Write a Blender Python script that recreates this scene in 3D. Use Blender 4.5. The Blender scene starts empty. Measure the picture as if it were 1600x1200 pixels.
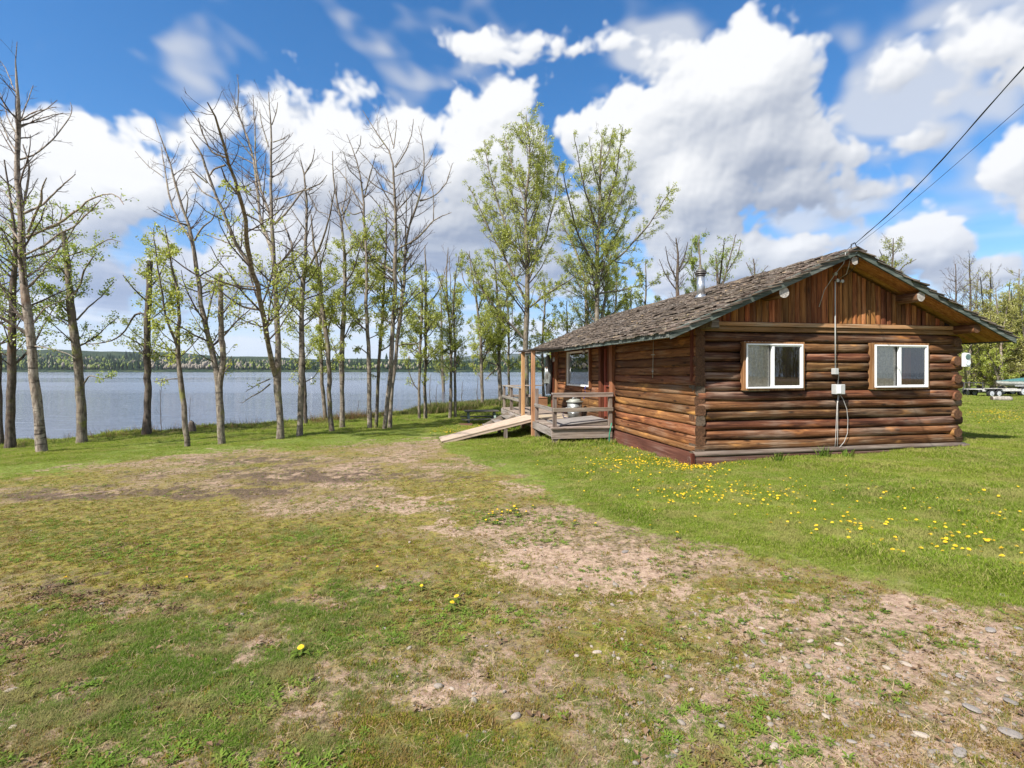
import bpy, math, random
import numpy as np
from mathutils import Vector
R = math.radians
random.seed(7)
rng = np.random.default_rng(7)
scene = bpy.context.scene
COL = scene.collection

# ------------------------------------------------------------------ camera
EYE = 1.65
HORIZON = 579.0          # row of the horizon in a 1600 x 1200 frame
cam_data = bpy.data.cameras.new('camera')
cam = bpy.data.objects.new('camera', cam_data)
COL.objects.link(cam)
cam.location = (0, 0, EYE)
cam.rotation_euler = (R(90), 0, 0)
cam_data.sensor_width = 36.0
cam_data.lens = 18.0
cam_data.shift_y = -(600 - HORIZON) / 1600
cam_data.clip_start = 0.05
cam_data.clip_end = 30000
scene.camera = cam

# ------------------------------------------------------------------ light
SUN_EL, SUN_AZ = 46.5, 225.0        # elevation; azimuth clockwise from +Y (behind and to the left)
to_sun = Vector((math.sin(R(SUN_AZ)) * math.cos(R(SUN_EL)), math.cos(R(SUN_AZ)) * math.cos(R(SUN_EL)), math.sin(R(SUN_EL))))
sd = bpy.data.lights.new('sun', 'SUN')
sd.energy = 4.9
sd.angle = R(0.6)
sd.color = (1.0, 0.95, 0.87)
sun = bpy.data.objects.new('sun', sd)
COL.objects.link(sun)
sun.rotation_euler = (-to_sun).to_track_quat('-Z', 'Y').to_euler()
sun.location = (-20, -20, 30)
scene.view_settings.view_transform = 'Standard'
scene.view_settings.look = 'None'
scene.view_settings.exposure = 0.93
scene.view_settings.gamma = 1.0
scene.view_settings.use_curve_mapping = False


def sky_dir(px, py):
    return Vector(((px - 800) / 800, 1.0, (HORIZON - py) / 800)).normalized()


world = bpy.data.worlds.new('World')
scene.world = world
world.use_nodes = True
wt = world.node_tree
wt.nodes.clear()


def nmath(t, op, a, b=None, c=None, clamp=False):
    n = t.nodes.new('ShaderNodeMath')
    n.operation = op
    n.use_clamp = clamp
    for i, v in enumerate((a, b, c)):
        if v is None:
            continue
        if isinstance(v, (int, float)):
            n.inputs[i].default_value = v
        else:
            t.links.new(v, n.inputs[i])
    return n.outputs[0]


def nvec(t, op, a, b=None, scale=None):
    n = t.nodes.new('ShaderNodeVectorMath')
    n.operation = op
    for i, v in enumerate((a, b)):
        if v is None:
            continue
        if isinstance(v, (tuple, list, Vector)):
            n.inputs[i].default_value = v
        else:
            t.links.new(v, n.inputs[i])
    if scale is not None:
        n.inputs['Scale'].default_value = scale
    return n.outputs['Value'] if op in ('LENGTH', 'DOT_PRODUCT', 'DISTANCE') else n.outputs[0]


def nnoise(t, vec, scale, detail=4, rough=0.5, dist=0.0, dim='3D', lac=2.0):
    n = t.nodes.new('ShaderNodeTexNoise')
    n.noise_dimensions = dim
    n.inputs['Scale'].default_value = scale
    n.inputs['Detail'].default_value = detail
    n.inputs['Roughness'].default_value = rough
    n.inputs['Lacunarity'].default_value = lac
    n.inputs['Distortion'].default_value = dist
    if vec is not None:
        t.links.new(vec, n.inputs['Vector'])
    return n.outputs['Fac']


def nvoro(t, vec, scale, feature='F1', out='Distance', smooth=None):
    n = t.nodes.new('ShaderNodeTexVoronoi')
    n.feature = feature
    n.inputs['Scale'].default_value = scale
    if smooth is not None:
        n.inputs['Smoothness'].default_value = smooth
    if vec is not None:
        t.links.new(vec, n.inputs['Vector'])
    return n.outputs[out]


def nramp(t, fac, lo, hi, a=0.0, b=1.0, smooth=True):
    n = t.nodes.new('ShaderNodeMapRange')
    n.interpolation_type = 'SMOOTHSTEP' if smooth else 'LINEAR'
    n.clamp = True
    t.links.new(fac, n.inputs['Value'])
    for k, v in (('From Min', lo), ('From Max', hi), ('To Min', a), ('To Max', b)):
        n.inputs[k].default_value = v
    return n.outputs['Result']


def nmix(t, fac, a, b, blend='MIX'):
    n = t.nodes.new('ShaderNodeMix')
    n.data_type = 'RGBA'
    n.blend_type = blend
    if isinstance(fac, (int, float)):
        n.inputs['Factor'].default_value = fac
    else:
        t.links.new(fac, n.inputs['Factor'])
    for i, v in ((6, a), (7, b)):
        if isinstance(v, (tuple, list)):
            n.inputs[i].default_value = (*v[:3], 1)
        else:
            t.links.new(v, n.inputs[i])
    return n.outputs[2]


# cumulus banks: (x, y, rx, ry, strength) as seen over the horizon, turned into directions
CLOUDS = [   # x, y, rx, ry, strength, greyness of the base
    (60, 330, 190, 115, 1.0, .1), (215, 290, 105, 75, 1.0, 0), (330, 420, 170, 90, .9, .15), (60, 250, 90, 60, .8, 0),
    (-80, 300, 150, 120, 1.0, 0), (275, 300, 60, 70, .7, 0), (120, 440, 190, 60, .9, .45),
    (430, 185, 30, 26, .45, 0), (320, 195, 26, 18, .4, 0),
    (540, 250, 110, 105, 1.0, 0), (610, 235, 100, 95, 1.0, 0), (480, 260, 70, 70, .85, 0), (660, 350, 190, 75, 1.1, .5),
    (760, 240, 95, 110, 1.1, 0), (715, 290, 80, 110, 1.0, .1), (820, 290, 80, 110, .9, .2), (935, 235, 85, 65, 1.0, 0),
    (900, 205, 45, 50, .9, 0), (880, 330, 80, 50, .7, .2), (470, 400, 200, 70, .8, .25), (800, 420, 160, 45, .6, .4),
    (1130, 150, 120, 110, 1.0, .15), (1070, 100, 110, 55, .8, .1), (1195, 230, 120, 100, 1.1, .22), (1090, 300, 100, 80, 1.0, .1),
    (1200, 130, 80, 110, 1.0, .2), (1020, 170, 45, 60, .5, 0), (1275, 225, 42, 45, .7, 0), (1050, 360, 60, 45, .7, .2),
    (1235, 300, 110, 60, .85, .28),
    (1448, 362, 74, 55, 1.3, 0), (1475, 400, 62, 50, 1.1, .2), (1400, 405, 55, 42, .9, .3),
    (1590, 250, 62, 80, .95, 0), (1650, 300, 80, 90, .8, .2),
    (1400, 120, 90, 50, .62, .1), (1520, 85, 120, 40, .66, .1), (1610, 110, 80, 50, .6, .1), (1340, 235, 60, 34, .5, .1), (760, 72, 60, 20, .55, 0), (900, 78, 90, 22, .6, 0), (850, 66, 100, 18, .5, 0),
    (1430, 215, 50, 22, .42, .1), (1370, 300, 70, 20, .5, .15), (1290, 335, 50, 16, .45, .1), (1000, 150, 40, 30, .5, 0), (1040, 215, 40, 22, .5, 0), (1480, 150, 60, 28, .5, .1),
    (1235, 388, 72, 34, 1.1, 0), (1140, 410, 100, 44, .9, .25), (1060, 440, 80, 50, .8, .2), (1560, 425, 90, 40, .8, .2),
]
VEILS = [    # thin torn cloud: x, y, rx, ry, strength
    (1000, 70, 240, 40, .6), (820, 75, 130, 22, .5), (1380, 150, 150, 110, 1.0), (1500, 95, 200, 70, 1.0),
    (1620, 140, 140, 80, .9), (1330, 230, 110, 60, .8), (1330, 310, 130, 32, .8), (1240, 345, 90, 26, .7),
    (1480, 210, 70, 30, .5), (700, 30, 300, 30, .1), (1400, 20, 500, 60, .7), (400, 320, 70, 60, .5),
    (450, 190, 60, 60, .6), (900, 380, 130, 60, .6), (660, 120, 90, 22, .4), (980, 310, 60, 40, .4),
]


# ---------------------------------------------------------------- numpy noise
_perm = np.random.default_rng(3).permutation(256).astype(np.int32)
_perm = np.concatenate([_perm, _perm, _perm])
_gr = np.random.default_rng(5).normal(size=(256, 3)).astype(np.float32)
_gr /= np.linalg.norm(_gr, axis=1)[:, None]


def perlin(x, y, z=None):
    x = np.asarray(x, np.float32)
    y = np.asarray(y, np.float32)
    z = np.zeros_like(x) + 0.37 if z is None else np.asarray(z, np.float32)
    xi, yi, zi = np.floor(x).astype(np.int32), np.floor(y).astype(np.int32), np.floor(z).astype(np.int32)
    xf, yf, zf = x - xi, y - yi, z - zi
    u, v, w = (f * f * f * (f * (f * 6 - 15) + 10) for f in (xf, yf, zf))
    xi &= 255
    yi &= 255
    zi &= 255
    out = 0
    for a in (0, 1):
        wa = u if a else 1 - u
        pa = _perm[xi + a]
        for b in (0, 1):
            wb = wa * (v if b else 1 - v)
            pb = _perm[pa + yi + b]
            for c in (0, 1):
                g = _gr[_perm[pb + zi + c] & 255]
                dt = g[..., 0] * (xf - a) + g[..., 1] * (yf - b) + g[..., 2] * (zf - c)
                out = out + dt * wb * (w if c else 1 - w)
    return out * 1.5


def fbm(x, y, z=None, octaves=5, gain=0.5, lac=2.03):
    s, a, f = 0, 1.0, 1.0
    for i in range(octaves):
        zz = None if z is None else z * f + 17.3 * i
        s = s + a * perlin(x * f + 13.7 * i, y * f + 7.1 * i, zz)
        a *= gain
        f *= lac
    return s


def sstep(a, b, x):
    t = np.clip((x - a) / (b - a), 0, 1)
    return t * t * (3 - 2 * t)


SKY_W, SKY_H, EL0, EL1 = 4096, 1024, -3.0, 87.0


def npdir(px, py):
    d = np.array([(px - 800) / 800, 1.0, (HORIZON - py) / 800])
    return d / np.linalg.norm(d)


def cloud_fields(az, el, fine):
    """density and light of the cloud layer towards azimuth az, elevation el (radians)"""
    dx, dy, dz = np.sin(az) * np.cos(el), np.cos(az) * np.cos(el), np.sin(el)
    best = np.full(az.shape, -1.3, np.float32)
    k = 0.16
    rel = np.zeros(az.shape, np.float32)
    for (x, y, rx, ry, w, gb) in CLOUDS:
        c = npdir(x, y)
        rh = np.linalg.norm(npdir(x + rx, y) - c)
        rv = np.linalg.norm(npdir(x, y - ry) - c)
        l = np.sqrt(((dx - c[0]) / rh) ** 2 + ((dy - c[1]) / rh) ** 2 + ((dz - c[2]) / rv) ** 2)
        v = (w * (1 - l)).astype(np.float32)
        h = np.clip(0.5 + 0.5 * (v - best) / k, 0, 1)
        best = best * (1 - h) + v * h + k * h * (1 - h)
        rel = rel * (1 - h) + (np.clip((dz - c[2]) / rv, -1, 1) * 0.26 - gb) * h
    front = dy * 0.985 + dz * 0.17
    away = sstep(0.60, 0.38, front)
    gen = fbm(dx * 2.3 + 4, dy * 2.3, dz * 2.3, 2) * 2.2 - 0.15
    gen = gen * away - 1.3 * (1 - away)
    best = np.maximum(best + 0.10, gen)
    wx = fbm(dx * 6 + 9, dy * 6, dz * 6, 3) * 0.014
    wz = fbm(dx * 6, dy * 6 + 5, dz * 6 + 3, 3) * 0.014
    X, Y, Z = dx + wx, dy, dz + wz
    low = fbm(X * 4.5, Y * 4.5, Z * 4.5, 3)
    mid = fbm(X * 13, Y * 13, Z * 15, 8 if fine else 4, 0.60)
    bil = np.abs(perlin(X * 12, Y * 12, Z * 12)) * 0.9 + np.abs(perlin(X * 25, Y * 25, Z * 25 + 3)) * 0.5 \
        + np.abs(perlin(X * 52, Y * 52, Z * 52 + 9)) * 0.26
    d = best + 0.42 * low + 0.42 * mid + 0.60 * (bil - 0.45)
    st = fbm(dx * 3.2, dy * 3.2, dz * 26, 5, 0.55)
    vb = np.full(az.shape, -0.8, np.float32)
    for (x, y, rx, ry, w) in VEILS:
        c = npdir(x, y)
        rh = np.linalg.norm(npdir(x + rx, y) - c)
        rv = np.linalg.norm(npdir(x, y - ry) - c)
        l = ((dx - c[0]) / rh) ** 2 + ((dy - c[1]) / rh) ** 2 + ((dz - c[2]) / rv) ** 2
        vb = np.maximum(vb, w * (1 - l))
    vb = np.maximum(vb, away * 0.4)
    tx = X + Z * 0.5
    veil = vb - 0.10 + 0.95 * fbm(tx * 7 + 30, Y * 7, Z * 11, 8 if fine else 3, 0.62)
    return d.astype(np.float32), st.astype(np.float32), veil.astype(np.float32), rel


def make_sky_maps():
    W, H = SKY_W, SKY_H

    def grid(w, h, a0, a1, e0, e1):
        az = np.linspace(a0, a1, w, endpoint=False) + (a1 - a0) / w / 2
        el = np.linspace(e0, e1, h, endpoint=False) + (e1 - e0) / h / 2
        A, E = np.meshgrid(np.radians(az), np.radians(el))
        return cloud_fields(A.astype(np.float32), E.astype(np.float32), w > 1500)
    F = [np.repeat(np.repeat(a, 4, 0), 4, 1) for a in grid(W // 4, H // 4, -180, 180, EL0, EL1)]
    c0, c1 = int(W * (180 - 55) / 360), int(W * (180 + 55) / 360)
    r1 = int(H * (46 - EL0) / (EL1 - EL0))
    a0, a1 = c0 * 360 / W - 180, c1 * 360 / W - 180
    G = grid(c1 - c0, r1, a0, a1, EL0, EL0 + r1 * (EL1 - EL0) / H)
    for a, b in zip(F, G):
        a[:r1, c0:c1] = b
    D, S, V, rel = F
    cover = sstep(-0.05, 0.30, D)
    Dc = np.clip(D, -0.3, 1.6)

    def shift(a, ux, uy):      # value found further up (uy rows) and to the left (ux columns)
        b = np.roll(a, ux, 1)
        return np.concatenate([b[uy:], np.repeat(b[-1:], uy, 0)], 0)

    def blur(a, n):
        for _ in range(2):
            c = np.cumsum(np.pad(a, ((n + 1, n), (0, 0)), 'edge'), 0)
            a = (c[2 * n + 1:] - c[:-2 * n - 1]) / (2 * n + 1)
            c = np.cumsum(np.pad(a, ((0, 0), (n + 1, n)), 'wrap'), 1)
            a = (c[:, 2 * n + 1:] - c[:, :-2 * n - 1]) / (2 * n + 1)
        return a
    B = blur(Dc, 10)
    B2 = blur(Dc, 30)
    rel = blur(rel, 14)
    L = 0.66 + 0.50 * (Dc - shift(Dc, 3, 5)) + 0.45 * (B - shift(B, 10, 22)) + 0.34 * (B2 - shift(B2, 20, 66)) \
        - 0.10 * sstep(0.4, 1.6, B2) + rel
    L = np.clip(L, 0, 1)
    vc = sstep(0.0, 0.9, V) * 0.78
    Lv = 0.42 + 0.2 * sstep(0.0, 1.0, V)
    tot = 1 - (1 - cover) * (1 - vc)
    L = np.where(tot > 1e-4, (cover * L + (1 - cover) * vc * Lv) / np.maximum(tot, 1e-4), Lv)
    return tot, L, sstep(-0.35, 0.45, S)


def build_world():
    t = wt
    tc = t.nodes.new('ShaderNodeTexCoord')
    d = nvec(t, 'NORMALIZE', tc.outputs['Generated'])
    sky = t.nodes.new('ShaderNodeTexSky')
    sky.sky_type = 'NISHITA'
    sky.sun_disc = False
    sky.sun_elevation = R(SUN_EL)
    sky.sun_rotation = R(SUN_AZ)
    sky.altitude = 700
    sky.air_density = 1.0
    sky.dust_density = 0.4
    sky.ozone_density = 3.0
    STR = 0.11
    hs = t.nodes.new('ShaderNodeHueSaturation')
    hs.inputs['Saturation'].default_value = SKY_SAT
    hs.inputs['Value'].default_value = SKY_VAL
    t.links.new(sky.outputs[0], hs.inputs['Color'])
    cov, lit, st = make_sky_maps()
    img = bpy.data.images.new('cloud_layer', SKY_W, SKY_H, float_buffer=True, is_data=True)
    buf = np.ones((SKY_H, SKY_W, 4), np.float32)
    buf[..., 0], buf[..., 1], buf[..., 2] = cov, lit, st
    img.pixels.foreach_set(buf.ravel())
    img.update()
    img.pack()
    sx = t.nodes.new('ShaderNodeSeparateXYZ')
    t.links.new(d, sx.inputs[0])
    x, y, z = sx.outputs
    u = nmath(t, 'MULTIPLY_ADD', nmath(t, 'ARCTAN2', x, y), 1 / (2 * math.pi), 0.5)
    v = nmath(t, 'MULTIPLY_ADD', nmath(t, 'ARCSINE', z), 180 / math.pi / (EL1 - EL0), -EL0 / (EL1 - EL0))
    cm = t.nodes.new('ShaderNodeCombineXYZ')
    t.links.new(u, cm.inputs[0])
    t.links.new(v, cm.inputs[1])
    im = t.nodes.new('ShaderNodeTexImage')
    im.image = img
    im.interpolation = 'Cubic'
    im.extension = 'EXTEND'
    t.links.new(cm.outputs[0], im.inputs[0])
    sp = t.nodes.new('ShaderNodeSeparateColor')
    t.links.new(im.outputs['Color'], sp.inputs[0])
    cover, light, streak = sp.outputs
    s = 1.0 / STR
    cc = nmix(t, light, tuple(q * s for q in CLOUD_DARK), tuple(q * s for q in CLOUD_LIGHT))
    low = nramp(t, z, 0.34, 0.02)
    lowg = nramp(t, x, 0.50, 0.10, 0.45, 1.0)
    veil = nmath(t, 'MULTIPLY', low, nmath(t, 'MULTIPLY_ADD', streak, 0.50, 0.62))
    veil = nmath(t, 'MULTIPLY', veil, lowg, clamp=True)
    vcol = nmix(t, streak, tuple(q * s for q in (0.21, 0.28, 0.44)), tuple(q * s for q in (0.44, 0.48, 0.55)))
    vcol = nmix(t, nramp(t, z, 0.10, 0.01), vcol, tuple(q * s for q in (0.46, 0.50, 0.55)))
    c = nmix(t, cover, hs.outputs[0], cc)
    c = nmix(t, veil, c, vcol)
    hz = nramp(t, z, 0.12, 0.0, 0.0, 0.85)
    c = nmix(t, hz, c, tuple(q * s for q in (0.40, 0.46, 0.56)))
    c = nmix(t, nramp(t, z, -0.01, -0.05), c, tuple(q * s for q in (0.10, 0.11, 0.08)))
    bg = t.nodes.new('ShaderNodeBackground')
    bg.inputs['Strength'].default_value = STR
    t.links.new(c, bg.inputs['Color'])
    o = t.nodes.new('ShaderNodeOutputWorld')
    t.links.new(bg.outputs[0], o.inputs[0])


CLOUD_DARK, CLOUD_LIGHT = (0.18, 0.212, 0.28), (0.525, 0.53, 0.54)
SKY_SAT, SKY_VAL = 1.30, 0.93
build_world()
world.cycles.sampling_method = 'MANUAL'
world.cycles.sample_map_resolution = 512
scene.cycles.max_bounces = 6
scene.cycles.transparent_max_bounces = 8


# ================================================================= helpers
def lerp_tab(x, tab):
    return np.interp(x, [a for a, _ in tab], [b for _, b in tab])


def tag(o, label=None, cat=None, group=None, kind=None):
    if label:
        o['label'] = label
    if cat:
        o['category'] = cat
    if group:
        o['group'] = group
    if kind:
        o['kind'] = kind
    return o


def empty(name, loc=(0, 0, 0), rz=0.0):
    o = bpy.data.objects.new(name, None)
    o.empty_display_size = 0.2
    o.location = loc
    o.rotation_euler = (0, 0, rz)
    COL.objects.link(o)
    return o


def link(name, me, parent=None, loc=None):
    o = bpy.data.objects.new(name, me)
    COL.objects.link(o)
    if parent is not None:
        o.parent = parent
    if loc is not None:
        o.location = loc
    return o


def quads_mesh(name, V, F, mats, midx=None, smooth=True):
    V = np.asarray(V, np.float32)
    F = np.asarray(F, np.int32)
    me = bpy.data.meshes.new(name)
    me.vertices.add(len(V))
    me.vertices.foreach_set('co', V.ravel())
    me.loops.add(F.size)
    me.loops.foreach_set('vertex_index', F.ravel())
    me.polygons.add(len(F))
    me.polygons.foreach_set('loop_start', np.arange(0, F.size, 4, dtype=np.int32))
    me.polygons.foreach_set('loop_total', np.full(len(F), 4, np.int32))
    for m in mats:
        me.materials.append(m)
    if midx is not None:
        me.polygons.foreach_set('material_index', np.asarray(midx, np.int32))
    me.polygons.foreach_set('use_smooth', np.full(len(F), smooth))
    me.update(calc_edges=True)
    return me


class MB:
    """collects small solids; build() links them as one mesh object"""
    def __init__(self):
        self.v, self.f, self.m, self.s = [], [], [], []

    def add(self, vs, fs, mi=0, smooth=False):
        o = len(self.v)
        self.v += [tuple(p) for p in vs]
        self.f += [[o + i for i in f] for f in fs]
        self.m += [mi] * len(fs)
        self.s += [smooth] * len(fs)
        return self

    def box(self, x0, x1, y0, y1, z0, z1, mi=0, jit=0.0):
        vs = [(x, y, z) for z in (z0, z1) for y in (y0, y1) for x in (x0, x1)]
        if jit:
            vs = [(a + random.uniform(-jit, jit), b + random.uniform(-jit, jit), c + random.uniform(-jit, jit)) for a, b, c in vs]
        return self.add(vs, [(0, 2, 3, 1), (4, 5, 7, 6), (0, 1, 5, 4), (2, 6, 7, 3), (0, 4, 6, 2), (1, 3, 7, 5)], mi)

    def beam(self, a, b, w, h, up=(0, 0, 1), mi=0, ext=0.0):
        a, b = Vector(a), Vector(b)
        d = (b - a).normalized()
        a, b = a - d * ext, b + d * ext
        up = Vector(up)
        s = d.cross(up)
        if s.length < 1e-5:
            s = d.cross(Vector((0, 1, 0)))
        s.normalize()
        n = s.cross(d).normalized()
        vs = []
        for p in (a, b):
            for i, j in ((-1, -1), (1, -1), (1, 1), (-1, 1)):
                vs.append(p + s * (i * w / 2) + n * (j * h / 2))
        return self.add(vs, [(0, 1, 2, 3), (7, 6, 5, 4), (0, 4, 5, 1), (1, 5, 6, 2), (2, 6, 7, 3), (3, 7, 4, 0)], mi)

    def cyl(self, a, b, ra, rb=None, n=12, mi=0, capmi=None, caps=True):
        rb = ra if rb is None else rb
        a, b = Vector(a), Vector(b)
        d = (b - a).normalized()
        s = d.cross(Vector((0, 0, 1)))
        if s.length < 1e-4:
            s = d.cross(Vector((0, 1, 0)))
        s.normalize()
        t = s.cross(d)
        vs = []
        for p, r in ((a, ra), (b, rb)):
            for k in range(n):
                an = 2 * math.pi * k / n
                vs.append(p + s * (r * math.cos(an)) + t * (r * math.sin(an)))
        self.add(vs, [(k, (k + 1) % n, n + (k + 1) % n, n + k) for k in range(n)], mi, True)
        if caps:
            o = len(self.v) - 2 * n
            self.f += [[o + k for k in range(n)][::-1], [o + n + k for k in range(n)]]
            self.m += [mi if capmi is None else capmi] * 2
            self.s += [False, False]
        return self

    def pipe(self, pts, r, n=6, mi=0):
        pts = [Vector(p) for p in pts]
        o = len(self.v)
        vs = []
        for i, p in enumerate(pts):
            d = (pts[min(i + 1, len(pts) - 1)] - pts[max(i - 1, 0)]).normalized()
            s = d.cross(Vector((0.13, 0.31, 0.94)))
            s.normalize()
            t = s.cross(d)
            rr = r[i] if isinstance(r, (list, tuple)) else r
            for k in range(n):
                an = 2 * math.pi * k / n
                vs.append(p + s * (rr * math.cos(an)) + t * (rr * math.sin(an)))
        fs = [(i * n + k, i * n + (k + 1) % n, (i + 1) * n + (k + 1) % n, (i + 1) * n + k) for i in range(len(pts) - 1) for k in range(n)]
        self.add(vs, fs, mi, True)
        m = len(pts) - 1
        self.f += [[o + k for k in range(n)][::-1], [o + m * n + k for k in range(n)]]
        self.m += [mi, mi]
        self.s += [False, False]
        return self

    def build(self, name, mats, parent=None, loc=None, bevel=0.0):
        me = bpy.data.meshes.new(name)
        me.from_pydata(self.v, [], self.f)
        for m in (mats if isinstance(mats, (list, tuple)) else [mats]):
            me.materials.append(m)
        me.polygons.foreach_set('material_index', self.m)
        me.polygons.foreach_set('use_smooth', self.s)
        me.update()
        o = link(name, me, parent, loc)
        if bevel:
            bv = o.modifiers.new('bevel', 'BEVEL')
            bv.width = bevel
            bv.segments = 1
            bv.limit_method = 'ANGLE'
        return o


# ================================================================= materials
def new_mat(name, rough=0.8, spec=0.3):
    m = bpy.data.materials.new(name)
    m.use_nodes = True
    t = m.node_tree
    b = t.nodes['Principled BSDF']
    b.inputs['Roughness'].default_value = rough
    b.inputs['Specular IOR Level'].default_value = spec
    return m, t, b


def obj_coord(t, scale=None, which='Object'):
    tc = t.nodes.new('ShaderNodeTexCoord')
    v = tc.outputs[which]
    if scale is not None:
        v = nvec(t, 'MULTIPLY', v, scale)
    return v


def obj_random(t):
    return t.nodes.new('ShaderNodeObjectInfo').outputs['Random']


def bump(t, b, h, strength=0.5, dist=0.01):
    n = t.nodes.new('ShaderNodeBump')
    n.inputs['Strength'].default_value = strength
    n.inputs['Distance'].default_value = dist
    t.links.new(h, n.inputs['Height'])
    t.links.new(n.outputs[0], b.inputs['Normal'])


def simple(name, col, rough=0.6, metal=0.0, var=0.12, spec=0.4, scale=12.0):
    m, t, b = new_mat(name, rough, spec)
    b.inputs['Metallic'].default_value = metal
    n = nnoise(t, obj_coord(t), scale, 5, 0.6)
    lo = tuple(c * (1 - var * 2) for c in col)
    hi = tuple(min(1, c * (1 + var)) for c in col)
    t.links.new(nmix(t, nramp(t, n, 0.3, 0.7), lo, hi), b.inputs['Base Color'])
    return m


def wood(name, dark, mid, light, axis='x', scale=1.0, grey=0.0, greycol=(.22, .2, .18), rough=0.75, bmp=0.6, knots=0.0, rnd=0.35):
    """grain runs along the axis; a grey weathered film lies in patches"""
    m, t, b = new_mat(name, rough, 0.25)
    oi = obj_random(t)
    v = obj_coord(t)
    ofs = nmath(t, 'MULTIPLY', oi, 37.0)
    cx = t.nodes.new('ShaderNodeCombineXYZ')
    for i in range(3):
        t.links.new(ofs, cx.inputs[i])
    v = nvec(t, 'ADD', v, cx.outputs[0])
    f, s = 34.0 * scale, 1.6 * scale
    sc = {'x': (s, f, f), 'y': (f, s, f), 'z': (f, f, s)}[axis]
    g = nnoise(t, nvec(t, 'MULTIPLY', v, sc), 1.0, 7, 0.62, 0.25)
    sc2 = {'x': (.8, 9, 9), 'y': (9, .8, 9), 'z': (9, 9, .8)}[axis]
    g2 = nnoise(t, nvec(t, 'MULTIPLY', v, tuple(k * scale for k in sc2)), 1.0, 4, 0.55)
    big = nnoise(t, v, 1.7 * scale, 3, 0.5)
    c = nmix(t, nramp(t, g2, 0.3, 0.7), dark, mid)
    c = nmix(t, nramp(t, g, 0.45, 0.75, 0, 0.85), c, light)
    c = nmix(t, nramp(t, g, 0.44, 0.30, 0, 0.8), c, tuple(q * 0.35 for q in dark))
    ck = nnoise(t, nvec(t, 'MULTIPLY', v, {'x': (1.1, 26, 26), 'y': (26, 1.1, 26), 'z': (26, 26, 1.1)}[axis]), 1.0, 3, 0.5)
    ck = nramp(t, nmath(t, 'ABSOLUTE', nmath(t, 'SUBTRACT', ck, 0.5)), 0.014, 0.0, 0, 0.85 if bmp > .8 else 0.4)
    c = nmix(t, ck, c, tuple(q * 0.2 for q in dark))
    if knots:
        vo = nvoro(t, nvec(t, 'MULTIPLY', v, {'x': (2.2, 7, 7), 'y': (7, 2.2, 7), 'z': (7, 7, 2.2)}[axis]), 1.0, 'F1')
        k = nramp(t, vo, 0.22, 0.05, 0, knots)
        c = nmix(t, k, c, tuple(q * 0.22 for q in dark))
    if bmp > .85:
        am = nnoise(t, nvec(t, 'MULTIPLY', v, {'x': (1.3, 5, 5), 'y': (5, 1.3, 5), 'z': (5, 5, 1.3)}[axis]), 1.0, 3, 0.5)
        c = nmix(t, nramp(t, am, 0.60, 0.72, 0, .75), c, tuple(min(.6, q * k) for q, k in zip(light, (1.45, 1.35, 1.0))))
    if grey:
        w = nramp(t, nmath(t, 'ADD', nmath(t, 'MULTIPLY', big, 0.6), nmath(t, 'MULTIPLY', g, 0.5)), 0.62 - 0.22 * grey, 0.80 - 0.18 * grey, 0, min(1.0, grey + .25))
        c = nmix(t, w, c, nmix(t, nramp(t, g, .35, .65), tuple(q * .45 for q in greycol), greycol))
    hs = t.nodes.new('ShaderNodeHueSaturation')
    t.links.new(nmath(t, 'MULTIPLY_ADD', oi, rnd * 2, 1 - rnd), hs.inputs['Value'])
    wn = t.nodes.new('ShaderNodeTexWhiteNoise')
    wn.noise_dimensions = '1D'
    t.links.new(ofs, wn.inputs['W'])
    t.links.new(nmath(t, 'MULTIPLY_ADD', wn.outputs['Value'], 0.03, 0.485), hs.inputs['Hue'])
    t.links.new(c, hs.inputs['Color'])
    t.links.new(hs.outputs[0], b.inputs['Base Color'])
    bump(t, b, g, bmp, 0.006)
    return m


def endgrain(name, col):
    m, t, b = new_mat(name, 0.8, 0.2)
    v = obj_coord(t)
    n = nnoise(t, v, 40, 4, 0.6, 0.5)
    n2 = nnoise(t, v, 9, 3)
    c = nmix(t, nramp(t, n, 0.35, 0.65), tuple(q * .5 for q in col), col)
    c = nmix(t, nramp(t, n2, 0.5, 0.7, 0, .6), c, tuple(q * .4 for q in col))
    t.links.new(c, b.inputs['Base Color'])
    bump(t, b, n, .4, .004)
    return m


def bark_mat(name, pale, dark, patch, moss=0.0, birch=0.0):
    m, t, b = new_mat(name, 0.85, 0.2)
    v = obj_coord(t)
    oi = obj_random(t)
    cx = t.nodes.new('ShaderNodeCombineXYZ')
    ofs = nmath(t, 'MULTIPLY', oi, 50.0)
    for i in range(3):
        t.links.new(ofs, cx.inputs[i])
    v = nvec(t, 'ADD', v, cx.outputs[0])
    a = nnoise(t, nvec(t, 'MULTIPLY', v, (14, 14, 5)), 1.0, 6, 0.65)
    bands = nnoise(t, nvec(t, 'MULTIPLY', v, (2.5, 2.5, 17)), 1.0, 5, 0.6)
    big = nnoise(t, nvec(t, 'MULTIPLY', v, (2, 2, 1.1)), 1.0, 4, 0.6)
    c = nmix(t, nramp(t, a, 0.30, 0.68), dark, pale)
    c = nmix(t, nramp(t, bands, 0.56, 0.63, 0, 0.22 + birch * .6), c, tuple(q * 0.35 for q in dark))
    c = nmix(t, nramp(t, big, 0.55, 0.72, 0, 0.8), c, patch)
    if moss:
        g = nnoise(t, v, 3.0, 6, 0.65)
        c = nmix(t, nramp(t, g, 0.56, 0.66, 0, moss), c, (0.20, 0.21, 0.035))
    t.links.new(c, b.inputs['Base Color'])
    bump(t, b, a, 0.9, 0.02)
    return m


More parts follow.
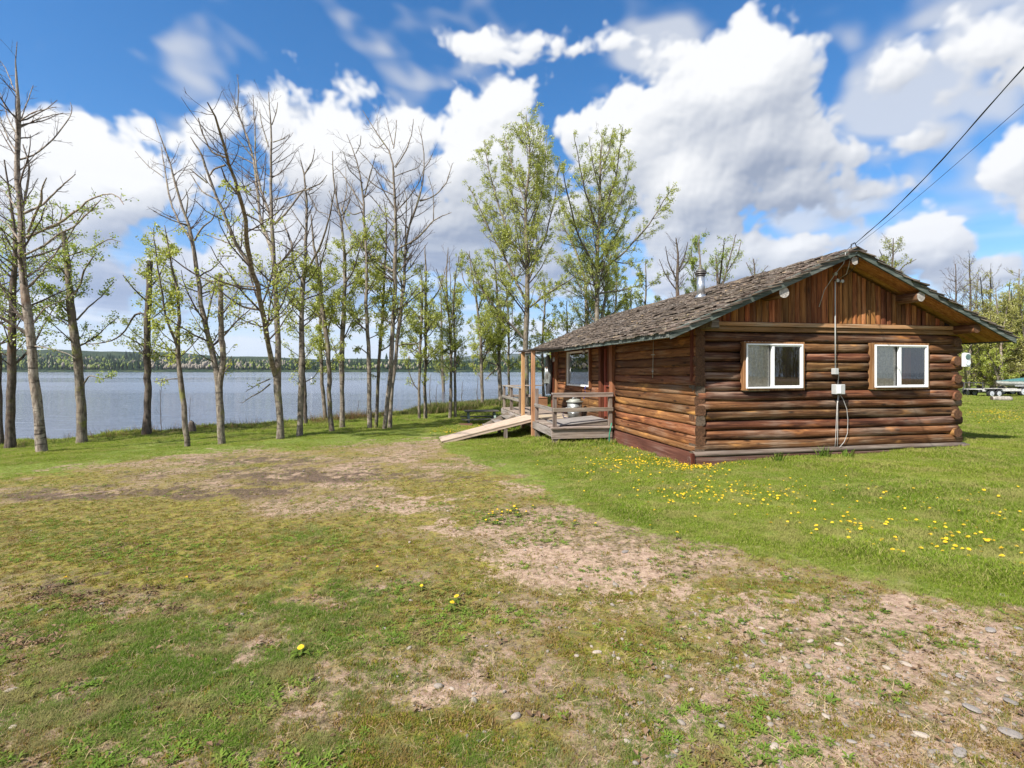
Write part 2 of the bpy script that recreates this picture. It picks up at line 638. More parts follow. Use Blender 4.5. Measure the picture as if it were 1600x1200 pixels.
def leaf_mat(name, c1, c2, trans=0.45):
    m = bpy.data.materials.new(name)
    m.use_nodes = True
    t = m.node_tree
    t.nodes.clear()
    geo = t.nodes.new('ShaderNodeNewGeometry')
    r = geo.outputs['Random Per Island']
    n = nnoise(t, obj_coord(t), 0.9, 2)
    f = nmath(t, 'ADD', nmath(t, 'MULTIPLY', r, 0.6), nmath(t, 'MULTIPLY_ADD', n, 1.2, -0.4), clamp=True)
    c = nmix(t, f, c1, c2)
    d = t.nodes.new('ShaderNodeBsdfDiffuse')
    tr = t.nodes.new('ShaderNodeBsdfTranslucent')
    gl = t.nodes.new('ShaderNodeBsdfGlossy')
    gl.inputs['Roughness'].default_value = 0.45
    t.links.new(c, d.inputs[0])
    t.links.new(nmix(t, 0.35, c, (0.5, 0.55, 0.05)), tr.inputs[0])
    mx = t.nodes.new('ShaderNodeMixShader')
    mx.inputs[0].default_value = trans
    t.links.new(d.outputs[0], mx.inputs[1])
    t.links.new(tr.outputs[0], mx.inputs[2])
    m2 = t.nodes.new('ShaderNodeMixShader')
    m2.inputs[0].default_value = 0.05
    t.links.new(mx.outputs[0], m2.inputs[1])
    t.links.new(gl.outputs[0], m2.inputs[2])
    o = t.nodes.new('ShaderNodeOutputMaterial')
    t.links.new(m2.outputs[0], o.inputs[0])
    return m


# ================================================================= terrain
HOUSE = (3.156, 8.86)
HA = math.atan(0.2)
UX, UY = math.cos(HA), math.sin(HA)          # along the gable front
VX, VY = -math.sin(HA), math.cos(HA)         # along the porch side, away
LAKE_Z = -1.62
SHORE = [(-400, -330), (-60, -22), (-30, 8), (-17.5, 17.4), (-15.6, 17.5), (-14.3, 19.4), (-11.9, 21.2), (-9.5, 22.6), (-8.5, 23.4),
         (-7.2, 25.8), (-5.5, 29), (-3, 31.5), (0, 33.5), (4, 38), (10, 55), (30, 120), (60, 220), (400, 1100)]


def ground_z(X, Y):
    X = np.asarray(X, float)
    Y = np.asarray(Y, float)
    xr = np.clip(X, -60, 9.0)
    k = sstep(4, 12, X)
    Yc = np.clip(Y, -40, 60)
    z = 0.031 * (xr - HOUSE[0]) - (0.0217 * (1 - k) + 0.008 * k) * (Yc - HOUSE[1])
    z = z - 0.24 * np.exp(-(((X + 1.3) / 4) ** 2 + ((Y - 22) / 3.5) ** 2))
    u = perlin(X * 0.35, Y * 0.35) * 0.035 + perlin(X * 1.1 + 5, Y * 1.1) * 0.016 + perlin(X * 3.1, Y * 3.1 + 8) * 0.008
    z = z + u * sstep(0.5, 3, np.hypot(X, Y) + 1)
    e = (Y - lerp_tab(X, SHORE)) * 0.8
    bankw = 2.2
    z = z + np.where(e > 0, -np.minimum(e / bankw, 1) ** 0.7 * 1.6, 0) - np.clip(e - 2, 0, 60) * 0.05
    return z


def gz(X, Y):
    return float(ground_z(np.array([X]), np.array([Y]))[0])


def at(px, Y, py=None, z=None):
    """point of the place that lies Y metres ahead along the line of sight through column px"""
    X = (px - 800) / 800 * Y
    if z is None:
        z = EYE - (py - HORIZON) / 800 * Y if py is not None else gz(X, Y)
    return (X, Y, z)


def hit(px, py):
    """where the line of sight through (px, py) meets the ground"""
    sx, sz = (px - 800) / 800, -(py - HORIZON) / 800
    Ys = np.geomspace(1.5, 80, 900)
    zz = ground_z(sx * Ys, Ys)
    below = (EYE + sz * Ys) < zz
    i = int(np.argmax(below)) if below.any() else len(Ys) - 1
    Y = Ys[i]
    return (sx * Y, Y, float(zz[i]))


def to_px(X, Y, Z):
    Yc = np.maximum(Y, 0.3)
    return 800 + 800 * X / Yc, HORIZON - 800 * (Z - EYE) / Yc


LAWN_EDGE = [(-4000, 748), (0, 744), (90, 734), (180, 717), (300, 706), (400, 698), (500, 695), (600, 688), (680, 680), (705, 702), (750, 722), (850, 758), (900, 790), (950, 812),
             (1000, 832), (1100, 850), (1200, 865), (1300, 888), (1400, 905), (1500, 925), (1600, 942), (2500, 1100)]
GRASSY = [(250, 1050, 330, 120, .8), (500, 970, 130, 60, .85), (90, 980, 150, 60, .55), (420, 900, 90, 30, .5), (500, 840, 70, 14, .8), (100, 1120, 250, 60, .75),
          (560, 1040, 90, 60, .6), (470, 1150, 260, 50, .6), (120, 835, 130, 30, .45), (60, 760, 120, 12, .4), (700, 735, 60, 14, .5), (900, 1000, 80, 20, .25),
          (1230, 930, 90, 20, .4), (850, 1090, 260, 30, .3), (1350, 1010, 80, 12, .5), (330, 730, 140, 10, .5), (500, 715, 90, 8, .5), (850, 1180, 300, 50, .5)]
BARE = [(1240, 960, 260, 26, .8), (1380, 1040, 300, 40, .8), (1080, 930, 160, 16, .8), (560, 760, 70, 8, .8), (800, 850, 60, 14, .9), (1000, 880, 90, 10, .8), (640, 792, 80, 14, 1), (740, 832, 70, 16, .8), (850, 868, 110, 22, .9), (930, 900, 130, 26, 1.1), (1000, 930, 90, 22, .7), (1060, 868, 160, 14, .9), (1180, 890, 140, 14, .8),
        (1420, 960, 220, 30, 1.1), (1560, 1000, 120, 40, 1), (1150, 985, 150, 30, .5), (700, 1080, 90, 28, 1.2), (640, 1040, 70, 20, .5), (1300, 1090, 330, 60, .65), (1560, 1120, 200, 60, .7),
        (900, 1020, 200, 25, .35), (840, 760, 90, 14, .8), (700, 700, 50, 6, .5), (560, 735, 90, 7, .55), (420, 700, 60, 5, .3), (130, 1060, 70, 14, .4), (1000, 1170, 300, 60, .5), (1400, 1200, 400, 60, .8)]
DARK = [(110, 776, 150, 9, 1), (330, 772, 190, 11, 1), (500, 748, 160, 12, .9), (420, 722, 150, 8, .7), (240, 745, 120, 7, .5), (560, 700, 100, 5, .4), (330, 705, 60, 4, .6), (120, 920, 120, 20, .5), (30, 1000, 60, 30, .7), (200, 860, 60, 12, .5),
        (700, 755, 70, 8, .5), (230, 715, 60, 4, .6), (900, 770, 60, 8, .4)]
MOSSY = [(250, 850, 260, 60, 1), (60, 830, 120, 40, 1), (520, 870, 200, 30, .6), (700, 900, 160, 50, .4), (700, 760, 100, 20, .5), (80, 750, 130, 15, .6), (1000, 990, 200, 50, .5), (1100, 925, 200, 30, .6), (650, 1150, 200, 40, .9)]


def _blobs(tab, px, py):
    o = np.zeros_like(px)
    for (x, y, rx, ry, w) in tab:
        o = np.maximum(o, w * np.exp(-((px - x) / rx) ** 2 - ((py - y) / ry) ** 2))
    return o


def cover_masks(X, Y, Z):
    """how much of the ground is lawn, moss, bare dirt and dark soil"""
    px, py = to_px(X, Y, Z)
    front = sstep(0.6, 2.2, Y)
    px = np.clip(px, -3000, 5000)
    w1 = fbm(X * 1.3, Y * 1.3, octaves=5)
    w2 = fbm(X * 4.2 + 8, Y * 4.2, octaves=5, gain=.6)
    w3 = fbm(X * 0.45 + 3, Y * 0.45 + 9, octaves=3)
    scale = np.clip(12.0 / np.maximum(Y, 1.5), 0.7, 5)
    lawn = sstep(-14, 14, (lerp_tab(px, LAWN_EDGE) - py) / np.sqrt(scale) + (w1 * 10 + w2 * 9))
    pp, qq = px + w1 * 30 * scale ** .6, py + w2 * 9 * scale ** .7 + w1 * 8
    grass = np.clip(_blobs(GRASSY, pp, qq) * 1.2 + w2 * 0.60 + w1 * .25 - 0.16, 0, 1)
    bare = np.clip(_blobs(BARE, pp, qq) * 1.02 + w2 * 0.42 + w1 * .2 - 0.08, 0, 1)
    dark = np.clip(_blobs(DARK, pp, qq) * 1.35 + w2 * 0.70 - .08, 0, 1) * (_blobs(DARK, pp, qq) > .06)
    moss = np.clip(_blobs(MOSSY, pp, qq) * 0.9 + w3 * 0.30 + w1 * 0.35 + 0.24, 0, 1)
    g0 = np.clip(0.3 + w3 * .5 + w2 * .5, 0, 1)
    grass = grass * front + g0 * (1 - front)
    bare = bare * front + .3 * (1 - front)
    lawn = lawn * sstep(-1, 2.5, Y)
    # dry soil against the foundation
    s = -((X - HOUSE[0]) * UX + (Y - HOUSE[1]) * UY)
    t = (X - HOUSE[0]) * VX + (Y - HOUSE[1]) * VY
    side = np.exp(-((s - 0.10) / 0.16) ** 2) * sstep(-0.2, 0.2, t) * sstep(9, 8, t)
    frnt = np.exp(-((t + 0.06) / 0.10) ** 2) * sstep(-0.1, 0.1, -s) * sstep(5.7, 5.5, -s)
    edge = np.clip((side + frnt) * (1.0 + w2), 0, 1)
    bare = np.maximum(bare * (1 - lawn), edge)
    lawn = lawn * (1 - edge)
    blotch = sstep(0.25, 0.75, w1 * .6 + w2 * .8)
    return lawn, np.maximum(grass * (1 - bare * .8), 0), bare, dark * (1 - lawn), moss, blotch


def build_ground():
    s_in = np.linspace(-1.12, 1.12, 640)
    s_out = np.array([1.2, 1.35, 1.6, 2, 2.6, 3.5, 5, 8, 14])
    s = np.concatenate([-s_out[::-1], s_in, s_out])
    ys = [-60, -40, -28, -20, -15, -11, -8, -6, -4.5, -3.2, -2.2, -1.4, -0.8, -0.3, 0.1, 0.4, 0.7, 0.95]
    y = 1.15
    while y < 45:
        ys.append(y)
        y += max(0.022, 0.0085 * y)
    while y < 1500:
        ys.append(y)
        y *= 1.08
    ys = np.array(ys)
    w = np.sqrt(5.0 ** 2 + np.maximum(ys, 0) ** 2) + 0.4
    X = s[None, :] * w[:, None]
    Y = np.repeat(ys[:, None], len(s), 1)
    Z = ground_z(X, Y)
    lawn, grass, bare, dark, moss, blotch = cover_masks(X, Y, Z)
    near = sstep(14, 4, Y) * sstep(-1, 1, Y)
    rough = fbm(X * 9, Y * 9, octaves=4, gain=.6)
    Z = Z + near * (rough * 0.006 * (1 + dark * 1.5)) + near * lawn * 0.012 * fbm(X * 5, Y * 5, octaves=2)
    Z = Z + dark * sstep(18, 12, Y) * 0.022 * fbm(X * 3.2, Y * 5.5, octaves=4, gain=.6)
    # a little raised turf beyond the dirt edge
    Z = Z + lawn * 0.02
    n, m = Y.shape
    V = np.stack([X, Y, Z], -1).reshape(-1, 3)
    idx = np.arange(n * m).reshape(n, m)
    F = np.stack([idx[:-1, :-1], idx[:-1, 1:], idx[1:, 1:], idx[1:, :-1]], -1).reshape(-1, 4)
    mat = ground_material()
    me = quads_mesh('ground', V, F, [mat])
    a = me.attributes.new('cover', 'FLOAT_COLOR', 'POINT')
    a.data.foreach_set('color', np.stack([lawn, grass, bare, dark], -1).astype(np.float32).ravel())
    a = me.attributes.new('cover_b', 'FLOAT_COLOR', 'POINT')
    a.data.foreach_set('color', np.stack([moss, blotch, bare * 0, bare * 0 + 1], -1).astype(np.float32).ravel())
    o = link('ground', me)
    tag(o, kind='structure')
    return o


def ground_material():
    m, t, b = new_mat('ground', 0.95, 0.15)
    v = obj_coord(t)

    def attr(name):
        a = t.nodes.new('ShaderNodeAttribute')
        a.attribute_name = name
        s = t.nodes.new('ShaderNodeSeparateColor')
        t.links.new(a.outputs['Color'], s.inputs[0])
        return s.outputs, a.outputs['Alpha']
    (lawn, grass, bare), dark = attr('cover')
    (moss, blotch, _), _a = attr('cover_b')
    n1 = nnoise(t, v, 3.2, 8, 0.62)
    n2 = nnoise(t, v, 19, 8, 0.68)
    n3 = nnoise(t, v, 85, 5, 0.7)
    n4 = nnoise(t, v, 7.5, 6, 0.6, 0.4)
    # dirt
    n5 = nnoise(t, v, 34, 6, 0.72)
    dirt = nmix(t, nramp(t, n2, 0.32, 0.68), (0.245, 0.158, 0.110), (0.43, 0.31, 0.225))
    dirt = nmix(t, nramp(t, n3, 0.53, 0.68, 0, .7), dirt, (0.52, 0.41, 0.31))
    dirt = nmix(t, nramp(t, n5, 0.46, 0.34, 0, .75), dirt, (0.10, 0.072, 0.050))
    # moss, olive to rust
    mo = nmix(t, nramp(t, n4, 0.38, 0.62), (0.120, 0.115, 0.028), (0.235, 0.205, 0.038))
    mo = nmix(t, nramp(t, n2, 0.47, 0.62, 0, .85), mo, (0.215, 0.125, 0.060))
    mo = nmix(t, nramp(t, n5, 0.54, 0.66, 0, .8), mo, (0.28, 0.21, 0.115))
    mo = nmix(t, nramp(t, n5, 0.46, 0.34, 0, .85), mo, (0.050, 0.042, 0.020))
    # thin dead thatch
    th = nmix(t, nramp(t, n5, 0.38, 0.62), (0.085, 0.062, 0.036), (0.27, 0.205, 0.125))
    fine = nmath(t, 'ADD', nmath(t, 'MULTIPLY_ADD', n2, 1.1, -0.55), nmath(t, 'MULTIPLY_ADD', n5, 1.6, -0.8))
    c = nmix(t, nramp(t, nmath(t, 'ADD', moss, fine), 0.10, 0.50), nmix(t, nramp(t, n4, .42, .58), dirt, th), mo)
    c = nmix(t, nramp(t, nmath(t, 'ADD', bare, nmath(t, 'MULTIPLY', fine, 1.1)), 0.30, 0.75), c, dirt)
    soil = nmix(t, nramp(t, n5, 0.38, 0.65), (0.040, 0.028, 0.020), (0.17, 0.115, 0.082))
    c = nmix(t, nramp(t, nmath(t, 'ADD', dark, nmath(t, 'MULTIPLY', fine, 1.2)), 0.32, 0.80, 0, .9), c, soil)
    gr = nmix(t, nramp(t, n2, 0.34, 0.66), (0.085, 0.120, 0.020), (0.185, 0.225, 0.038))
    gr = nmix(t, nramp(t, n5, 0.55, 0.68, 0, .5), gr, (0.29, 0.28, 0.10))
    gr = nmix(t, nmath(t, 'MULTIPLY', blotch, nramp(t, n1, .42, .60, 0, .7)), gr, nmix(t, n5, (0.13, 0.11, 0.045), (0.30, 0.26, 0.12)))
    cov = nmath(t, 'MAXIMUM', nmath(t, 'MULTIPLY', lawn, 1.3), nmath(t, 'MULTIPLY', grass, 0.75))
    c = nmix(t, nramp(t, nmath(t, 'ADD', cov, nmath(t, 'MULTIPLY', fine, 0.9)), 0.25, 0.70), c, gr)
    t.links.new(c, b.inputs['Base Color'])
    h = nmath(t, 'ADD', nmath(t, 'MULTIPLY', n2, 1.0), nmath(t, 'MULTIPLY', n3, 0.5))
    bump(t, b, h, 0.8, 0.02)
    return m


def water_material():
    m, t, b = new_mat('lake_water', 0.12, 0.5)
    b.inputs['Base Color'].default_value = (0.062, 0.075, 0.118, 1)
    b.inputs['IOR'].default_value = 1.333
    v = obj_coord(t)
    v1 = nvec(t, 'MULTIPLY', v, (0.5, 1.9, 1))
    w = nnoise(t, v1, 1.0, 5, 0.6, 0.6)
    w2 = nnoise(t, nvec(t, 'MULTIPLY', v, (0.02, 0.05, 1)), 1.0, 3, 0.5)
    h = nmath(t, 'MULTIPLY', w, nmath(t, 'MULTIPLY_ADD', w2, 1.0, 0.5))
    bump(t, b, h, 0.34, 0.22)
    rr = nramp(t, nnoise(t, nvec(t, 'MULTIPLY', v, (0.006, 0.03, 1)), 1.0, 4), 0.4, 0.6, 0.05, 0.14)
    t.links.new(rr, b.inputs['Roughness'])
    return m


def build_lake():
    mb = MB()
    ys = [-400, 0, 15, 40, 100, 400, 1400]
    for i in range(len(ys) - 1):
        mb.add([(-3000, ys[i], LAKE_Z), (2500, ys[i], LAKE_Z), (2500, ys[i + 1], LAKE_Z), (-3000, ys[i + 1], LAKE_Z)], [(0, 1, 2, 3)])
    o = mb.build('lake', water_material())
    tag(o, kind='structure')


def far_material(name, c1, c2, c3, sc=0.03):
    m, t, b = new_mat(name, 1.0, 0.0)
    v = obj_coord(t)
    n = nnoise(t, nvec(t, 'MULTIPLY', v, (1, 1, 1.5)), sc, 6, 0.6)
    n2 = nnoise(t, v, sc * 5, 5, 0.7)
    c = nmix(t, nramp(t, n, 0.4, 0.6), c1, c2)
    c = nmix(t, nramp(t, n2, 0.42, 0.62), c, c3)
    t.links.new(c, b.inputs['Base Color'])
    return m


def far_height(X, Y):
    px = X / Y * 800 + 800
    top = lerp_tab(px, [(-3000, 30), (-400, 30), (0, 32), (120, 31), (300, 26), (420, 20), (520, 16), (700, 15), (900, 20), (1300, 26), (3000, 30)])
    top = top + 2.2 * perlin(px * 0.012, px * 0 + 1.5) + 1.0 * perlin(px * 0.05, px * 0 + 4)
    shore = 14 + 4 * perlin(X * .01, Y * .01)
    ridge = top / 800 * 2600
    return np.where(Y < 1190, -4, 0) + sstep(1170, 1210, Y) * 3.5 + sstep(1250, 2600, Y) * ridge + 0 * shore


def build_far():
    xs = np.linspace(-4200, 4200, 260)
    ys = np.array([1160, 1180, 1195, 1210, 1260, 1350, 1500, 1700, 1900, 2200, 2600, 3200])
    X = np.repeat(xs[None], len(ys), 0) * (ys[:, None] / 1600)
    Y = np.repeat(ys[:, None], len(xs), 1)
    Z = far_height(X, Y) + LAKE_Z + 1.0 + perlin(X * .004, Y * .004) * 6 * sstep(1250, 1500, Y)
    idx = np.arange(X.size).reshape(X.shape)
    F = np.stack([idx[:-1, :-1], idx[:-1, 1:], idx[1:, 1:], idx[1:, :-1]], -1).reshape(-1, 4)
    me = quads_mesh('far_shore', np.stack([X, Y, Z], -1).reshape(-1, 3), F, [far_material('far_shore', (0.024, 0.042, 0.026), (0.060, 0.078, 0.036), (0.016, 0.028, 0.020), 0.02)])
    tag(link('far_shore', me), kind='structure')
    # blue hills beyond
    xs = np.linspace(-7000, 7000, 300)
    V, F = [], []
    for j, y in enumerate((7000, 7600, 8400, 9500)):
        px = xs / 8400 * 800 + 800
        top = lerp_tab(px, [(-900, 24), (300, 22), (430, 18), (560, 8), (640, 13), (700, 20), (760, 26), (820, 27), (880, 20), (960, 15), (1700, 20)])
        top = top + 1.8 * perlin(px * 0.014, px * 0 + 7.5) + 0.7 * perlin(px * .05, px * 0 + 2)
        hgt = [0, .45, 1.0, .9][j] * top / 800 * 8400
        V.append(np.stack([xs, xs * 0 + y, hgt + LAKE_Z - 2], -1))
    V = np.array(V)
    idx = np.arange(V.shape[0] * V.shape[1]).reshape(V.shape[:2])
    F = np.stack([idx[:-1, :-1], idx[:-1, 1:], idx[1:, 1:], idx[1:, :-1]], -1).reshape(-1, 4)
    me = quads_mesh('hills', V.reshape(-1, 3), F, [far_material('hills', (0.02, 0.036, 0.022), (0.045, 0.065, 0.035), (0.018, 0.03, 0.022), 0.004)])
    tag(link('hills', me), kind='structure')


# ---------------------------------------------------------------- scattering
def src_object(name, me):
    return bpy.data.objects.new(name + '_source', me)      # never linked: only a shape for scattering


def scatter(name, pts, rot, scl, src, kind='stuff', tilt=0.0, zs=None):
    pts = np.asarray(pts, np.float32)
    me = bpy.data.meshes.new(name)
    me.vertices.add(len(pts))
    me.vertices.foreach_set('co', pts.ravel())
    for nm, arr in (('rot', rot), ('scl', scl), ('tx', rng.normal(0, tilt + 1e-6, len(pts))), ('ty', rng.normal(0, tilt + 1e-6, len(pts)))):
        a = me.attributes.new(nm, 'FLOAT', 'POINT')
        a.data.foreach_set('value', np.asarray(arr, np.float32))
    o = link(name, me)
    ng = bpy.data.node_groups.new('scatter_' + name, 'GeometryNodeTree')
    ng.interface.new_socket('Geometry', in_out='INPUT', socket_type='NodeSocketGeometry')
    ng.interface.new_socket('Geometry', in_out='OUTPUT', socket_type='NodeSocketGeometry')
    gi, go = ng.nodes.new('NodeGroupInput'), ng.nodes.new('NodeGroupOutput')
    oi = ng.nodes.new('GeometryNodeObjectInfo')
    oi.inputs['Object'].default_value = src
    ip = ng.nodes.new('GeometryNodeInstanceOnPoints')

    def na(nm):
        n = ng.nodes.new('GeometryNodeInputNamedAttribute')
        n.data_type = 'FLOAT'
        n.inputs['Name'].default_value = nm
        return n.outputs[0]
    cr = ng.nodes.new('ShaderNodeCombineXYZ')
    ng.links.new(na('tx'), cr.inputs[0])
    ng.links.new(na('ty'), cr.inputs[1])
    ng.links.new(na('rot'), cr.inputs[2])
    cs = ng.nodes.new('ShaderNodeCombineXYZ')
    sc = na('scl')
    for i in range(3):
        ng.links.new(sc, cs.inputs[i])
    ng.links.new(gi.outputs[0], ip.inputs['Points'])
    ng.links.new(oi.outputs['Geometry'], ip.inputs['Instance'])
    ng.links.new(cr.outputs[0], ip.inputs['Rotation'])
    ng.links.new(cs.outputs[0], ip.inputs['Scale'])
    ng.links.new(ip.outputs[0], go.inputs[0])
    md = o.modifiers.new('scatter', 'NODES')
    md.node_group = ng
    tag(o, kind=kind)
    return o


def tuft_mesh(name, n, h, spread, width, mat, lean=0.35, seed=0, flat=0.0):
    r = np.random.default_rng(seed)
    V, F = [], []
    for i in range(n):
        a = r.uniform(0, 2 * math.pi)
        rad = spread * math.sqrt(r.uniform())
        bx_, by_ = rad * math.cos(a), rad * math.sin(a)
        hh = h * r.uniform(.5, 1.15)
        d = r.uniform(0, 2 * math.pi)
        ln = hh * (lean * r.uniform(.3, 1.6))
        w = width * r.uniform(.7, 1.2) / 2
        px_, py_ = -math.sin(d) * w, math.cos(d) * w
        mx, my, mz = bx_ + math.cos(d) * ln * .35, by_ + math.sin(d) * ln * .35, hh * .6
        tx, ty, tz = bx_ + math.cos(d) * ln, by_ + math.sin(d) * ln, hh * (1 - flat)
        o = len(V)
        V += [(bx_ - px_, by_ - py_, -.005), (bx_ + px_, by_ + py_, -.005), (mx + px_ * .8, my + py_ * .8, mz), (mx - px_ * .8, my - py_ * .8, mz),
              (tx + px_ * .12, ty + py_ * .12, tz), (tx - px_ * .12, ty - py_ * .12, tz)]
        F += [(o, o + 1, o + 2, o + 3), (o + 3, o + 2, o + 4, o + 5)]
    return quads_mesh(name, V, F, [mat], smooth=False)


def blade_mat(name, c1, c2, dry=(.30, .25, .12), dryness=.15, trans=.35):
    m = bpy.data.materials.new(name)
    m.use_nodes = True
    t = m.node_tree
    t.nodes.clear()
    geo = t.nodes.new('ShaderNodeNewGeometry')
    r = geo.outputs['Random Per Island']
    ob = obj_random(t)
    pos = geo.outputs['Position']
    big = nnoise(t, pos, 0.55, 3, 0.6)
    med = nnoise(t, pos, 2.6, 4, 0.6)
    f = nmath(t, 'ADD', nmath(t, 'MULTIPLY', ob, 0.45), nmath(t, 'MULTIPLY_ADD', big, 1.5, -0.55), clamp=True)
    c = nmix(t, f, c1, c2)
    dr = nmath(t, 'MULTIPLY', nramp(t, med, 0.46, 0.66), 0.62)
    dr = nmath(t, 'ADD', dr, nramp(t, r, 1 - dryness, 1 - dryness + .02))
    c = nmix(t, nmath(t, 'MINIMUM', dr, 0.9), c, dry)
    d = t.nodes.new('ShaderNodeBsdfDiffuse')
    tr = t.nodes.new('ShaderNodeBsdfTranslucent')
    t.links.new(c, d.inputs[0])
    t.links.new(c, tr.inputs[0])
    mx = t.nodes.new('ShaderNodeMixShader')
    mx.inputs[0].default_value = trans
    t.links.new(d.outputs[0], mx.inputs[1])
    t.links.new(tr.outputs[0], mx.inputs[2])
    o = t.nodes.new('ShaderNodeOutputMaterial')
    t.links.new(mx.outputs[0], o.inputs[0])
    return m


def ground_samples(n, y0, y1, smax=1.15, power=2.0):
    """points on the ground, thicker close by (density falls with the distance)"""
    u = rng.uniform(size=n)
    if power == 2.0:
        Y = y0 * (y1 / y0) ** u
    else:
        k = 2 - power
        Y = (y0 ** k + u * (y1 ** k - y0 ** k)) ** (1 / k)
    X = rng.uniform(-smax, smax, n) * (Y + 0.3)
    return X, Y


def under_house(X, Y, pad=0.0):
    s = (X - HOUSE[0]) * UX + (Y - HOUSE[1]) * UY
    t = (X - HOUSE[0]) * VX + (Y - HOUSE[1]) * VY
    a = (s > -0.05 - pad) & (s < 5.6 + pad) & (t > -0.02 - pad) & (t < 8.8)
    return a


def build_cover():
    g1 = blade_mat('grass_blade', (0.135, 0.225, 0.024), (0.29, 0.345, 0.044), (.40, .35, .14), .15, .45)
    g2 = blade_mat('sparse_blade', (0.095, 0.190, 0.026), (0.20, 0.27, 0.042), (.42, .33, .17), .24, .45)
    wd = blade_mat('weed_leaf', (0.10, 0.18, 0.028), (0.22, 0.30, 0.05), (.25, .17, .08), .06)
    mo = blade_mat('moss_sprig', (0.15, 0.165, 0.022), (0.27, 0.24, 0.036), (.26, .155, .07), .3)
    for k in range(3):
        X, Y = ground_samples(210000, 1.5, 34, power=1.75)
        Z = ground_z(X, Y)
        lawn, grass, bare, dark, moss, blotch = cover_masks(X, Y, Z)
        lake = Y > lerp_tab(X, SHORE) + 0.5
        p = lawn * (1 - .35 * blotch)
        keep = (rng.uniform(size=len(X)) < p) & ~lake & ~under_house(X, Y)
        X, Y, Z = X[keep], Y[keep], Z[keep] + 0.015
        src = src_object('grass_tuft', tuft_mesh('grass_tuft', 16, 0.036, 0.055, 0.0050, g1, .8, k))
        scl = rng.uniform(.65, 1.3, len(X)) * (1 + 0.06 * np.clip(Y - 6, 0, 16))
        scl *= 0.8 + 0.8 * np.clip(fbm(X * .8, Y * .8, octaves=3), -.3, 1)
        # longer where no mower reaches: along the walls, under the deck and down at the bank
        s = (X - HOUSE[0]) * UX + (Y - HOUSE[1]) * UY
        t = (X - HOUSE[0]) * VX + (Y - HOUSE[1]) * VY
        edge_l = np.clip(0.35 + .8 * sstep(0, 40, lerp_tab(to_px(X, Y, Z)[0], LAWN_EDGE) - to_px(X, Y, Z)[1]), 0, 1)
        scl *= edge_l
        longg = sstep(-1.9, -1.5, s) * sstep(.1, -.1, s) * sstep(2.6, 3.4, t)
        bank = sstep(-2.2, 0.2, Y - lerp_tab(X, SHORE))
        scl *= 1 + longg * 1.3 + bank * 1.2
        o = scatter('grass', np.stack([X, Y, Z], -1), rng.uniform(0, 6.28, len(X)), scl, src, tilt=.12)
    # thinner grass on the worn ground
    for k in range(3):
        X, Y = ground_samples(220000, 1.3, 22, power=1.9)
        Z = ground_z(X, Y)
        lawn, grass, bare, dark, moss, blotch = cover_masks(X, Y, Z)
        clump = sstep(0.0, 0.5, fbm(X * 6, Y * 6, octaves=3, gain=.6) + .12)
        p = np.clip(grass * (1 - .6 * blotch) * 1.15 * (0.30 + .9 * clump) + (0.10 + 0.30 * clump ** 2) * (1 - .6 * bare) * (1 - .6 * dark), 0, 1) * (1 - lawn)
        keep = rng.uniform(size=len(X)) < p
        X, Y, Z, gr = X[keep], Y[keep], Z[keep], grass[keep]
        src = src_object('short_grass', tuft_mesh('short_grass', 10, 0.022, 0.024, 0.0024, g2, 1.0, 30 + k))
        scatter('grass', np.stack([X, Y, Z], -1), rng.uniform(0, 6.28, len(X)), rng.uniform(.5, 1.2, len(X)) * (.50 + .65 * gr), src, tilt=.15)
    # mossy sprigs
    X, Y = ground_samples(330000, 1.3, 20, power=1.9)
    Z = ground_z(X, Y)
    lawn, grass, bare, dark, moss, blotch = cover_masks(X, Y, Z)
    clump = sstep(-0.2, 0.5, fbm(X * 7, Y * 7 + 4, octaves=3, gain=.6))
    keep = rng.uniform(size=len(X)) < np.clip((moss * .9 + .2) * (clump * .85 + .15) * (1 - .65 * bare) * (1 - lawn) * (1 - .7 * dark), 0, 1)
    X, Y, Z = X[keep], Y[keep], Z[keep]
    src = src_object('moss_sprig', tuft_mesh('moss_sprig', 10, 0.010, 0.020, 0.004, mo, 1.0, 50))
    scatter('moss', np.stack([X, Y, Z], -1), rng.uniform(0, 6.28, len(X)), rng.uniform(.6, 1.5, len(X)), src, tilt=.2)
    # broad leaved weeds, in loose colonies
    r = np.random.default_rng(11)
    V, F = [], []
    for i in range(9):
        a = i * 2.4 + r.uniform(-.3, .3)
        L, w, up = r.uniform(.025, .055), r.uniform(.010, .016), r.uniform(.1, .7)
        ca, sa = math.cos(a), math.sin(a)
        o = len(V)
        for (q, ww, zz) in ((.1, .25, .0), (.55, 1, up * L * .7), (1, .2, up * L * .8)):
            V += [(ca * L * q - sa * w * ww / 2, sa * L * q + ca * w * ww / 2, zz), (ca * L * q + sa * w * ww / 2, sa * L * q - ca * w * ww / 2, zz)]
        F += [(o, o + 1, o + 3, o + 2), (o + 2, o + 3, o + 5, o + 4)]
    wsrc = src_object('weed', quads_mesh('weed', V, F, [wd], smooth=False))
    X, Y = ground_samples(90000, 1.4, 24)
    Z = ground_z(X, Y)
    lawn, grass, bare, dark, moss, blotch = cover_masks(X, Y, Z)
    colony = sstep(0.18, 0.5, fbm(X * 2.2 + 40, Y * 2.2, octaves=4, gain=.6))
